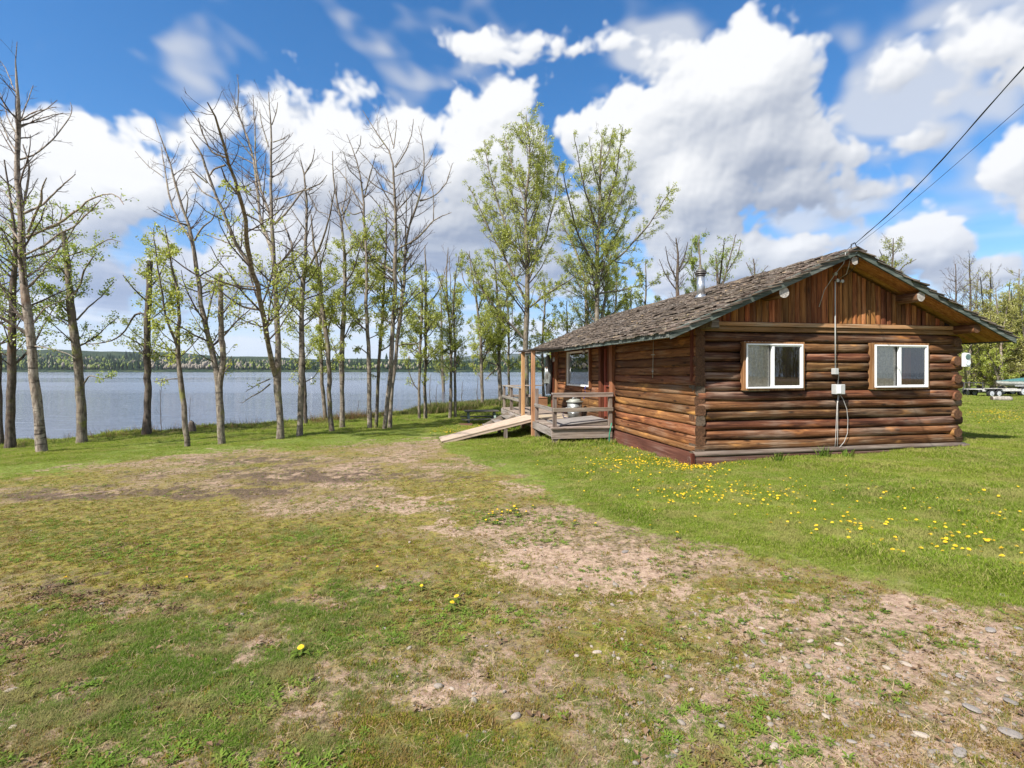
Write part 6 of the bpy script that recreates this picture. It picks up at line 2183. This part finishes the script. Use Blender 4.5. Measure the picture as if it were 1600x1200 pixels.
    T('half bare tree with upright wiry stems right of the flue', 33, [[(1122, 640, 7), (1122, 480, 6), (1122, 440, 5), (1118, 400, 2)], [(1122, 470, 4), (1136, 420, 3), (1150, 366, 1.2)], [(1122, 460, 4), (1128, 410, 3), (1132, 372, 1.2)]],
      [[(1136, 425, 2.4), (1152, 400), (1158, 376, 1)]], bark_c, leaf_b, .35, 1.0, 52, lo=.4, lsize=.08, group='trees behind the cabin', curl=.18)
    T('last bare wiry tree before the roof slope hides the row', 35, [[(1170, 640, 6), (1176, 470, 4), (1180, 420, 3), (1178, 404, 1)]], [[(1178, 440, 2), (1200, 415, 1)], [(1178, 435, 2), (1166, 410, 1)]], bark_c, leaf_b, .1, .8, 53, lo=.5, group='trees behind the cabin')
    T('grey leafed treetop showing above the right slope of the roof', 30, [[(1394, 640, 7), (1395, 480, 5), (1394, 430, 4), (1396, 372, 1.2)]], [[(1394, 440, 2.4), (1412, 415), (1432, 405, 1)], [(1394, 430, 2.4), (1380, 405), (1374, 390, 1)]], bark_c, leaf_c, .9, .9, 54, lo=.4, lsize=.07, group='trees behind the cabin', curl=.14)
    # --- willows and bare aspens across the lawn on the right
    lab = ['bushy willow behind the lawn with its trunk just right of the cabin corner', 'tall willow with a crooked white trunk left of the trailers', 'dense willow above the flatbed trailer', 'willow with pale leaning stems above the boat',
           'willow cut by the right edge of the frame', 'bare twiggy aspen sticking out above the willows, nearest the roof', 'second bare aspen above the willows, taller and thinner', 'bare aspen above the willows close to the right edge',
           'leafy crown topping the thicket at the right edge of the frame', 'low willow filling the gap behind the boat']
    spec = [(1512, 616, 500, 38, 1, 2.6), (1530, 616, 470, 40, 1, 2.4), (1552, 614, 450, 39, 1, 2.8), (1580, 613, 440, 41, 1, 2.6), (1612, 613, 430, 40, 1, 2.6), (1492, 616, 412, 43, 0, .0), (1512, 615, 405, 44, 0, .15), (1550, 612, 420, 45, 0, .3), (1595, 612, 420, 44, 1, 1.6), (1565, 614, 510, 37, 1, 3.0)]
    for i, (x, yb, yt, Y, lf, dn) in enumerate(spec):
        q = random.Random(i)
        dx = q.uniform(-8, 8)
        st = [[(x, yb, 7), (x + dx * .4, yb - (yb - yt) * .35, 5), (x + dx, yb - (yb - yt) * .7, 3.4), (x + dx * .5, yt, 1)]]
        for j in range(3 if lf else 1):
            d2 = q.uniform(-26, 26)
            st.append([(x + q.uniform(-3, 3), yb, 4.4), (x + d2 * .5, yb - (yb - yt) * .4, 3), (x + d2, yt + q.uniform(10, 60), 1)])
        T(lab[i], Y, st, [], bark_a if lf and i % 2 else bark_d if lf else bark_c, (leaf_w if i % 3 else leaf_a) if dn else None, dn * .42, 1.4 if lf else 1.1, 70 + i, lo=.05 if lf else .35, lsize=.085, group='willows and aspens across the lawn', twigs=.85 if lf else 1.0, curl=.1 if lf else .2, rmin=.007, flare=.4, name='willow' if lf else 'bare_aspen')


def build_brush():
    """young bare saplings, brush on the bank, the wood behind the lawn"""
    # saplings one can tell apart
    for i, (x, yb, yt, Y, lab) in enumerate(((254, 676, 588, 22.5, 'bare sapling on the bank between the snapped trunk and the leaning tree'), (299, 668, 620, 22, 'short bare sapling beside the dark stump'), (748, 640, 590, 29, 'bare sapling bent left beside the tree behind the picnic table'),
                                            (674, 645, 585, 27, 'thin bare sapling in the long grass right of the close pair'), (684, 645, 600, 27.5, 'shorter bare sapling in the long grass'), (724, 642, 596, 29, 'bare sapling between the twin trees and the picnic table'), (562, 655, 625, 25.5, 'small bare sapling in the reddish brush'))):
        tree(lab, Y, [[(x, yb, 1.6), (x - 3, (yb + yt) / 2, 1.2), (x - 1, yt, .5)]], [], bark_c, None, 0, .35, 90 + i, lo=.3, group='bare saplings on the bank', twigs=1.6, name='sapling', flare=0, rmin=.0028, cat='sapling')
    # brush
    g1 = blade_mat('bank_grass', (.075, .125, .022), (.15, .185, .04), (.26, .20, .11), .35)
    g2 = blade_mat('bank_brush', (.16, .085, .05), (.25, .15, .09), (.12, .14, .03), .3, .15)
    X = rng.uniform(-26, 6, 26000)
    Y = lerp_tab(X, SHORE) + rng.uniform(-3.8, 1.2, len(X))
    px, py = to_px(X, Y, ground_z(X, Y))
    dens = .05 + .12 * sstep(3, 0.6, lerp_tab(X, SHORE) - Y) + 1.0 * sstep(612, 650, px) * sstep(.2, .5, .5 + fbm(X * 1.1, Y * 1.1, octaves=3)) + .35 * np.exp(-((px - 20) / 40) ** 2) * sstep(2.2, .5, lerp_tab(X, SHORE) - Y)
    k = rng.uniform(size=len(X)) < dens
    X, Y, px = X[k], Y[k], px[k]
    Z = ground_z(X, Y)
    src = src_object('bank_grass', tuft_mesh('bank_grass', 26, .34, .20, .016, g1, .5, 5))
    tall = .45 + .85 * sstep(612, 680, px)
    scatter('bank_grass', np.stack([X, Y, Z], -1), rng.uniform(0, 6.28, len(X)), tall * rng.uniform(.5, 1.2, len(X)), src, tilt=.1)
    X = rng.uniform(-26, 6, 9000)
    Y = lerp_tab(X, SHORE) + rng.uniform(-3.2, .8, len(X))
    px, py = to_px(X, Y, ground_z(X, Y))
    red = np.exp(-((px - 545) / 42) ** 2) * .9 + .28 * sstep(640, 700, px) + .05
    k = rng.uniform(size=len(X)) < red * sstep(-2.6, -1.2, Y - lerp_tab(X, SHORE))
    X, Y = X[k], Y[k]
    src = src_object('brush', tuft_mesh('brush', 22, .55, .16, .010, g2, .7, 9))
    scatter('brush', np.stack([X, Y, ground_z(X, Y)], -1), rng.uniform(0, 6.28, len(X)), rng.uniform(.4, .95, len(X)), src, tilt=.15)
    # the wood that closes the lawn on the right
    V, F, M_, o = [], [], [], 0
    rg = np.random.default_rng(99)
    n = 150
    bx_ = rg.uniform(12, 75, n)
    by_ = 46 + rg.uniform(0, 16, n) + .25 * np.abs(bx_ - 40)
    H = rg.uniform(5.0, 8.5, n)
    st = np.zeros((n, 8, 3))
    st[:, 0] = np.stack([bx_, by_, ground_z(bx_, by_) - .1], -1)
    d = rg.normal(0, .10, (n, 3)) + [0, 0, 1]
    for k in range(1, 8):
        st[:, k] = st[:, k - 1] + d * (H / 7)[:, None]
        d = d + rg.normal(0, .05, (n, 3))
    Rr = np.linspace(.11, .02, 8)[None] * rg.uniform(.7, 1.2, n)[:, None]

    def put(v, f, m):
        nonlocal o
        V.append(v)
        F.append(f + o)
        M_.append(np.full(len(f), m))
        o += len(v)
    put(*tubes(st, Rr, 5), 0)
    P1, R1, _ = sprout(st, Rr, np.full(n, 24), .1, 1, 2.3, 40, .1, .12, 5, rg, .01)
    put(*tubes(P1, R1, 3), 0)
    P2, R2, _ = sprout(P1, R1, np.full(len(P1), 4), .2, 1, .9, 40, .08, .15, 4, rg, .008)
    put(*tubes(P2, R2, 3), 0)
    sel = rg.uniform(size=len(P2)) < .9
    put(*leaves(P2[sel], rg.poisson(3.0, sel.sum()), .14, rg, .14), 1)
    me = quads_mesh('wood', np.concatenate(V), np.concatenate(F), [bark_d, leaf_w], np.concatenate(M_), smooth=False)
    tag(link('forest', me), kind='stuff')
    back = link('forest', me)          # the same kind of wood closes the yard on the near side, behind the viewer
    back.rotation_euler = (0, 0, math.pi)
    back.location = (98, 12, .1)
    tag(back, kind='stuff')


build_trees()
build_brush()


# ================================================================= things on the grass
def build_things():
    # picnic table
    x, y, z = at(752, 22, None)
    x, y, z = hit(752, 664)
    r = empty('picnic_table', (x, y, gz(x, y) - .12), R(8))
    tag(r, 'dark weathered picnic table at the edge of the long grass', 'picnic table')
    tw = wood('table_wood', (.05, .045, .035), (.10, .09, .07), (.17, .15, .12), 'x', 1, .3)
    tg = simple('table_leg_green', (.22, .28, .24), .8)
    for i in range(5):
        MB().box(-.72, .72, -.36 + i * .146, -.36 + i * .146 + .136, .70, .738).build('plank', tw, r)
    for s in (-1, 1):
        for k in range(2):
            yy = s * .62 + (k - .5) * .15
            MB().box(-.86, .86, yy - .065, yy + .065, .40, .436).build('seat_plank', tw, r)
        for xx in (-.55, .55):
            MB().beam((xx, s * .12, .70), (xx, s * .62, .02), .04, .09, up=(1, 0, 0)).build('leg', tg if s < 0 else tw, r)
    for xx in (-.50, .50):
        MB().box(xx - .02, xx + .02, -.70, .70, .33, .395).build('brace', tw, r)
    # slatted crate
    x, y, z = hit(728, 668)
    r = empty('slatted_crate', (x, y, z - .02), R(4))
    tag(r, 'low red brown slatted crate lying in the grass beside the picnic table', 'crate')
    cm = wood('crate_wood', (.20, .10, .07), (.30, .16, .11), (.36, .2, .15), 'x', 1, .2)
    for k in range(3):
        for yy in (-.15, .135):
            MB().box(-.24, .24, yy, yy + .015, .01 + k * .055, .05 + k * .055).build('slat', cm, r)
    for xx in (-.24, .22):
        MB().box(xx, xx + .02, -.133, .133, .01, .15).build('end', cm, r)
    # stump on the bank
    x, y, z = hit(300, 676)
    r = empty('tree_stump', (x, y, z - .05), 0)
    tag(r, 'small dark rotten stump on the bank right of the slender leaning tree', 'stump')
    q = np.random.default_rng(4)
    P = np.array([[(.0, 0, -.05), (.01, 0, .1), (.0, .01, .22), (-.02, 0, .34), (-.03, 0, .44), (-.035, 0, .50)]])
    V, F = tubes(P, np.array([[.17, .14, .12, .115, .08, .02]]), 12)
    V = V + q.normal(0, .008, V.shape)
    link('trunk', quads_mesh('trunk', V, F, [bark_c]), r)
    # marker on the lake
    r = empty('channel_marker', (-32.5 * 2.0, 166, LAKE_Z), 0)
    tag(r, 'tiny white marker buoy standing far out on the lake', 'buoy')
    MB().cyl((0, 0, -.2), (0, 0, .25), .35, .28, n=14).build('float', white_m, r)
    MB().cyl((0, 0, .25), (0, 0, 1.3), .10, .06, n=10).build('post', white_m, r)
    # pale log across the lawn
    x, y, z = hit(1564, 627)
    r = empty('fallen_log', (x, y, z), R(-14))
    tag(r, 'short thick grey log lying on the lawn in front of the trailers', 'log')
    log_mesh('log', (-.42, 0, .13), (.42, 0, .11), .16, .145, None, seed=9, seg=8, taper=.2).build('trunk', [simple('grey_log', (.30, .27, .23), .9, var=.25), end_grey], r)
    # flatbed trailer
    x, y, z = hit(1553, 620)
    tyre = simple('tyre', (.02, .02, .021), .8)
    rim = simple('rim', (.50, .52, .55), .35)
    frame_m = simple('trailer_steel', (.09, .09, .10), .6, .3)
    pale = simple('trailer_bed', (.52, .50, .47), .7, var=.3, scale=6)

    def wheel(parent, px_, py_, rad, w=.2):
        wl = MB()
        n = 20
        prof = [(rad * .62, -w / 2), (rad * .94, -w / 2), (rad, -w * .32), (rad, w * .32), (rad * .94, w / 2), (rad * .62, w / 2)]
        vs = [(px_ + a * math.cos(2 * math.pi * k / n), py_ + b, rad + a * math.sin(2 * math.pi * k / n)) for k in range(n) for a, b in prof]
        m = len(prof)
        wl.add(vs, [(k * m + i, k * m + i + 1, ((k + 1) % n) * m + i + 1, ((k + 1) % n) * m + i) for k in range(n) for i in range(m - 1)], smooth=True)
        wo = wl.build('wheel', tyre, parent)
        MB().cyl((px_, py_ - w * .46, rad), (px_, py_ + w * .4, rad), rad * .64, n=18).cyl((px_, py_ - w * .6, rad), (px_, py_ - w * .46, rad), rad * .2, n=10).build('rim', rim, wo)
        return wo
    r = empty('flatbed_trailer', (x - .2, y, z), R(6))
    tag(r, 'low flatbed trailer with a pale bed and dark wheels at the edge of the willows', 'trailer')
    for i in range(6):
        MB().box(-1.25 + .0, 1.35, -.62 + i * .21, -.62 + i * .21 + .195, .46, .50).build('bed_plank', pale, r)
    MB().box(-1.30, 1.38, -.66, -.63, .38, .52).build('side_rail', simple('rail_white', (.62, .60, .58), .6, var=.2), r)
    MB().box(-1.30, 1.38, .64, .67, .38, .52).build('side_rail', frame_m, r)
    MB().box(-1.25, 1.3, -.40, -.34, .34, .44).box(-1.25, 1.3, .34, .40, .34, .44).beam((1.3, -.37, .38), (2.05, 0, .36), .06, .07).beam((1.3, .37, .38), (2.05, 0, .36), .06, .07).build('chassis', frame_m, r)
    for xx in (-.85, -.35):
        wheel(r, xx, -.74, .25, .16)
        wheel(r, xx, .78, .25, .16)
    MB().box(-1.2, -.0, -.86, -.63, .515, .535).build('fender', frame_m, r)
    MB().beam((-1.25, -.60, .5), (-1.25, -.60, .92), .04, .04).beam((-1.25, .60, .5), (-1.25, .60, .92), .04, .04).beam((-1.25, -.60, .90), (-1.25, .60, .90), .04, .04).build('head_board', frame_m, r)
    MB().beam((-1.1, -.52, .53), (1.2, -.5, .53), .10, .05).beam((-.9, -.3, .53), (1.3, -.28, .53), .10, .05).build('loose_board', simple('loose_board', (.45, .42, .36), .8, var=.3), r)
    # boat on its own trailer
    x, y, z = hit(1596, 619)
    r = empty('boat_trailer', (x, y + .3, z), R(4))
    tag(r, 'tandem axle boat trailer with white wheels at the right edge of the frame', 'trailer')
    MB().box(-1.7, 2.6, -.5, -.43, .42, .50).box(-1.7, 2.6, .43, .5, .42, .50).box(-1.65, -1.58, -.43, .43, .42, .50).beam((-1.7, -.47, .46), (-2.5, 0, .46), .07, .08).beam((-1.7, .47, .46), (-2.5, 0, .46), .07, .08).build('chassis', simple('trailer_white', (.6, .6, .6), .5), r)
    for xx in (-.36, .34):
        wheel(r, xx, -.66, .31, .2)
        wheel(r, xx, .66, .31, .2)
    MB().box(-.75, .75, -.78, -.54, .66, .69).build('fender', simple('fender_white', (.72, .73, .75), .4), r)
    r = empty('covered_boat', (x + .1, y + .3, z + .50), R(4))
    tag(r, 'small pale boat under a teal cover resting on the white wheeled trailer', 'boat')
    secs = [(-1.55, .02, .38), (-1.1, .34, .16), (-.4, .52, .04), (.6, .58, .0), (1.6, .55, .0), (2.4, .50, .02)]
    V, F = [], []
    for (xx, hw, zz) in secs:
        V += [(xx, -hw, .48), (xx, -hw * .92, .25 + zz * .4), (xx, 0, zz), (xx, hw * .92, .25 + zz * .4), (xx, hw, .48)]
    for i in range(len(secs) - 1):
        F += [(i * 5 + k, i * 5 + k + 1, i * 5 + k + 6, i * 5 + k + 5) for k in range(4)]
    link('hull', quads_mesh('hull', V, F, [simple('hull', (.55, .55, .50), .4)]), r)
    V, F = [], []
    for (xx, hw, zz) in secs:
        h = .50 + .26 * math.exp(-((xx - .3) / .75) ** 2)
        V += [(xx, -hw - .02, .46), (xx, -hw * .5, .46 + (h - .46) * .85), (xx, 0, h), (xx, hw * .5, .46 + (h - .46) * .85), (xx, hw + .02, .46)]
    for i in range(len(secs) - 1):
        F += [(i * 5 + k, i * 5 + k + 1, i * 5 + k + 6, i * 5 + k + 5) for k in range(4)]
    link('cover', quads_mesh('cover', V, F, [simple('teal_cover', (.05, .15, .145), .8, var=.2)]), r)

    # --- stones one can tell apart on the drive
    sm = [stone_mat('field_stone', (.30, .25, .20), (.42, .35, .28), (.20, .17, .15)), stone_mat('grey_stone', (.20, .175, .155), (.30, .265, .235), (.13, .12, .115))]
    shapes = [pebble_mesh('stone', 20 + i, sm[i % 2], 3, .55, .30) for i in range(6)]
    lab = {0: 'round tan stone lying on the bare drive', 1: 'flat grey stone lying on the bare drive'}
    spots = [(977, 863, 12, 1), (875, 930, 6, 0), (933, 1021, 11, 0), (901, 1027, 9, 0), (966, 1030, 7, 0), (1066, 1000, 7, 0), (1092, 936, 6, 0), (1193, 1005, 13, 1), (1266, 1004, 11, 0), (1311, 1008, 12, 0), (1325, 1002, 9, 0), (1415, 1041, 14, 0),
             (1364, 1102, 9, 0), (1190, 983, 9, 0), (1221, 1010, 8, 0), (1548, 987, 20, 1), (1569, 932, 16, 1), (1126, 956, 7, 1), (1591, 983, 12, 1), (18, 1080, 14, 0), (706, 1079, 9, 0), (724, 1082, 6, 0), (924, 1011, 6, 0), (1133, 1052, 9, 1), (1474, 1056, 12, 1),
             (1500, 1060, 14, 1), (1385, 1045, 12, 0), (1520, 1110, 24, 1), (1580, 1100, 18, 1), (1225, 1030, 8, 0), (1450, 1000, 6, 0), (1008, 918, 6, 0), (1120, 1130, 12, 1), (560, 1102, 8, 0), (20, 1140, 12, 0), (1380, 983, 6, 0), (1480, 1085, 9, 0), (1290, 1120, 10, 0),
             (1110, 870, 6, 0), (1240, 870, 5, 0), (1190, 865, 4, 0), (640, 848, 5, 0), (920, 760, 4, 0), (1000, 1100, 10, 1), (1080, 1080, 9, 0), (850, 1120, 8, 0), (760, 1010, 6, 0), (1180, 1090, 11, 0), (1565, 1065, 15, 0), (1410, 1120, 15, 1), (1440, 1150, 18, 0), (1330, 1160, 14, 1),
             (1580, 1150, 26, 1), (1210, 1170, 16, 0), (980, 1160, 12, 0), (1500, 1180, 22, 1), (1050, 1185, 14, 1)]
    q = random.Random(3)
    for i, (px, py, w, kd) in enumerate(spots):
        x, y, z = hit(px, py)
        s = w / 800 * y / 2.2
        o = link('stone', shapes[q.choice([0, 2, 4]) if kd == 0 else q.choice([1, 3, 5])])
        o.location = (x, y, z + s * .1)
        o.scale = (s * q.uniform(.9, 1.3), s * q.uniform(.8, 1.1), s * q.uniform(.7, 1.0) * (.65 if kd else 1))
        o.rotation_euler = (q.uniform(-.15, .15), q.uniform(-.15, .15), q.uniform(0, 6.28))
        own = {(875, 930): 'small tan stone alone in the middle of the pale track', (933, 1021): 'round reddish tan stone, largest of the small group in the middle foreground', (977, 863): 'flat grey stone at the upper end of the pale track below the lawn edge',
               (18, 1080): 'pale stone in the grass near the lower left corner', (1569, 932): 'flat stone at the lawn edge by the right side of the frame', (1548, 987): 'long flat stone half sunk in the bare soil near the right edge',
               (1415, 1041): 'tan upright stone standing out in the stony part on the right', (1520, 1110): 'large flat grey slab near the lower right corner', (706, 1079): 'tan stone in the bare patch at the bottom centre, left of its pair', (724, 1082): 'tan stone in the bare patch at the bottom centre, right of its pair'}
        if (px, py) in own:
            tag(o, own[(px, py)], 'stone', 'stones on the drive')
        else:
            tag(o, lab[kd], 'stone', 'stones on the drive')

    # --- dandelions
    yl = bpy.data.materials.new('dandelion_yellow')
    yl.use_nodes = True
    b = yl.node_tree.nodes['Principled BSDF']
    b.inputs['Base Color'].default_value = (.86, .56, .012, 1)
    b.inputs['Roughness'].default_value = .8
    stem_m = simple('dandelion_stem', (.20, .26, .07), .7)
    leafm = blade_mat('dandelion_leaf', (.085, .15, .022), (.14, .21, .035), (.2, .17, .05), .05)

    def head(seed):
        r = np.random.default_rng(seed)
        V, F = [], []
        for ring, (n, r0, r1, z0, z1) in enumerate(((16, .002, .019, .004, .003), (13, .002, .015, .006, .009), (9, .001, .010, .008, .014))):
            for k in range(n):
                a = 2 * math.pi * (k + r.uniform(-.2, .2)) / n
                w = .16 if ring else .20
                o = len(V)
                V += [(r0 * math.cos(a - w), r0 * math.sin(a - w), z0), (r0 * math.cos(a + w), r0 * math.sin(a + w), z0), (r1 * math.cos(a + w * .7), r1 * math.sin(a + w * .7), z1 + r.uniform(-.001, .002)), (r1 * math.cos(a - w * .7), r1 * math.sin(a - w * .7), z1)]
                F.append((o, o + 1, o + 2, o + 3))
        return quads_mesh('flower_head', V, F, [yl], smooth=False)
    heads = [head(i) for i in range(3)]
    st = MB().pipe([(0, 0, -.01), (.004, 0, .03), (.0, .003, .066)], .0018, 5).build('stem', stem_m)
    stem_me = st.data
    bpy.data.objects.remove(st)
    V, F = [], []
    for i in range(8):
        a = i * .785 + .2 * math.sin(i * 3.0)
        L = .07 + .025 * math.sin(i * 2.3)
        o = len(V)
        for (qq, ww, zz) in ((.08, .003, .004), (.35, .010, .022), (.7, .013, .026), (1, .002, .012)):
            V += [(math.cos(a) * L * qq - math.sin(a) * ww, math.sin(a) * L * qq + math.cos(a) * ww, zz), (math.cos(a) * L * qq + math.sin(a) * ww, math.sin(a) * L * qq - math.cos(a) * ww, zz)]
        for k in range(3):
            F.append((o + 2 * k, o + 2 * k + 1, o + 2 * k + 3, o + 2 * k + 2))
    rosette = quads_mesh('rosette', V, F, [leafm], smooth=False)
    # (x, y, rx, ry, how many): patches as read over the lawn
    patches = [(1420, 838, 70, 14, 24, 'dandelion in bloom on the lawn in front of the cabin'), (1480, 855, 90, 16, 18, 'dandelion in bloom on the lawn in front of the cabin'), (1320, 825, 60, 14, 15, 'dandelion in bloom on the lawn in front of the cabin'), (1560, 850, 50, 30, 20, 'dandelion in bloom on the lawn in front of the cabin'),
               (1590, 800, 40, 16, 8, 'dandelion in bloom on the lawn in front of the cabin'), (1040, 735, 90, 12, 60, 'dandelion in bloom in the dense patch along the porch side wall'), (990, 722, 50, 8, 30, 'dandelion in bloom in the dense patch along the porch side wall'),
               (1090, 733, 30, 6, 24, 'dandelion in bloom in the dense patch along the porch side wall'), (1150, 790, 90, 16, 16, 'dandelion in bloom on the lawn in front of the cabin'),
               (772, 812, 14, 7, 9, 'dandelion in bloom in the clump on the bare drive'), (814, 803, 14, 5, 8, 'dandelion in bloom in the clump on the bare drive')]
    singles = [(714, 946, 'left'), (707, 956, 'low'), (1016, 828, ''), (1058, 842, ''), (930, 824, ''), (898, 822, ''), (968, 780, ''), (291, 912, ''), (470, 1027, ''), (590, 893, ''), (658, 925, ''), (103, 914, ''), (1595, 892, ''), (1586, 890, ''), (1403, 870, ''), (1395, 870, ''), (1444, 868, ''),
               (1365, 861, ''), (1398, 850, ''), (1411, 849, ''), (1472, 849, ''), (1486, 856, ''), (1478, 843, ''), (1498, 840, ''), (1533, 841, ''), (1553, 853, ''), (1588, 865, ''), (1570, 837, ''), (1415, 823, ''), (1324, 836, ''), (1300, 825, ''), (1227, 830, ''), (1205, 824, ''), (1510, 763, ''), (1590, 766, '')]
    q = random.Random(8)
    pts = [(x, y, 'lone dandelion in bloom standing apart on worn ground' if y > 870 and x < 1000 else 'dandelion in bloom on the lawn in front of the cabin') for x, y, _ in singles]
    for (cx, cy, rx, ry, n, lab_) in patches:
        for _ in range(n):
            pts.append((q.gauss(cx, rx * .75), q.gauss(cy, ry * .85), lab_))
    made = 0
    lone = {(714, 946): 'dandelion in the leafy clump left of the centre, upper flower of two', (707, 956): 'dandelion in the leafy clump left of the centre, lower flower of two', (291, 912): 'single dandelion in the mossy ground on the left above the green patch',
            (470, 1027): 'single dandelion in the green grass patch at the lower left', (590, 893): 'single dandelion on worn ground above the leafy weeds', (658, 925): 'single dandelion among flat weeds on worn ground', (103, 914): 'single dandelion by the dead leaves on the far left'}
    for (px, py, lab_) in pts[:300]:
        if not (-20 < px < 1660 and py < 1190):
            continue
        x, y, z = hit(px, py)
        if bool(under_house(np.array([x]), np.array([y]), .1)[0]):
            continue
        k = q.uniform(.50, .85)
        hgt = q.uniform(.55, 1.15)
        r = empty('dandelion', (x, y, z + .012), q.uniform(0, 6.28))
        tag(r, lone.get((px, py), lab_), 'dandelion', lab_.replace('dandelion in bloom', 'dandelions'))
        h = link('flower_head', heads[made % 3], r, (0, .003, .066 * hgt * k))
        h.scale = (k * 1.15, k * 1.15, k)
        h.rotation_euler = (q.uniform(-.35, .35), q.uniform(-.35, .35), 0)
        s = link('stem', stem_me, r)
        s.scale = (k, k, hgt * k)
        if y < 8:
            l = link('leaf_rosette', rosette, r)
            l.scale = (k, k, k)
        made += 1
    # the rest, too many and too small to count
    far = [(750, 668, 40, 9, 500), (770, 664, 22, 6, 400), (700, 677, 25, 5, 80), (1020, 728, 110, 12, 240), (1090, 735, 35, 5, 90), (1130, 775, 160, 22, 160), (1570, 652, 50, 10, 260), (1540, 647, 40, 4, 90), (1400, 800, 200, 30, 60), (990, 705, 60, 8, 60), (930, 742, 40, 14, 14), (880, 700, 80, 8, 18)]
    P = []
    for (cx, cy, rx, ry, n) in far:
        for _ in range(n):
            x, y = q.gauss(cx, rx * .55), q.gauss(cy, ry * .55)
            if y > 640:
                p = hit(x, y)
                P.append(p)
            else:
                P.append(hit(x, 641))
    P = np.array(P)
    k = ~under_house(P[:, 0], P[:, 1], .08)
    P = P[k]
    src = src_object('small_dandelion', heads[0])
    P[:, 2] += .05 + .03 * rng.uniform(size=len(P))
    scatter('dandelion_patch', P, rng.uniform(0, 6.28, len(P)), rng.uniform(.45, .85, len(P)), src, tilt=.25)
    # green weed at the foot of the gable wall
    for (px, py, lab_, s) in ((1281, 712, 'yellow green weed growing at the foot of the gable wall, left one', 1.0), (1318, 712, 'leafy green weed growing at the foot of the gable wall, right one', .8), (1211, 718, 'dark green tuft of long grass at the foot of the gable wall', .9)):
        x, y, z = hit(px, py + 4)
        o = link('weed_plant', tuft_mesh('weed_plant', 34, .22 * s, .10, .022, leafm, .6, px))
        o.location = (x, y - .12, z)
        tag(o, lab_, 'weed')


build_things()
build_cover()


def build_haze():
    m = bpy.data.materials.new('haze')
    m.use_nodes = True
    t = m.node_tree
    t.nodes.clear()
    v = t.nodes.new('ShaderNodeVolumePrincipled')
    v.inputs['Color'].default_value = (.78, .86, .96, 1)
    v.inputs['Density'].default_value = 0.000045
    v.inputs['Anisotropy'].default_value = 0.2
    o = t.nodes.new('ShaderNodeOutputMaterial')
    t.links.new(v.outputs[0], o.inputs['Volume'])
    h = MB().box(-16000, 16000, -600, 16000, -120, 420).build('haze', m)
    tag(h, kind='stuff')


build_haze()
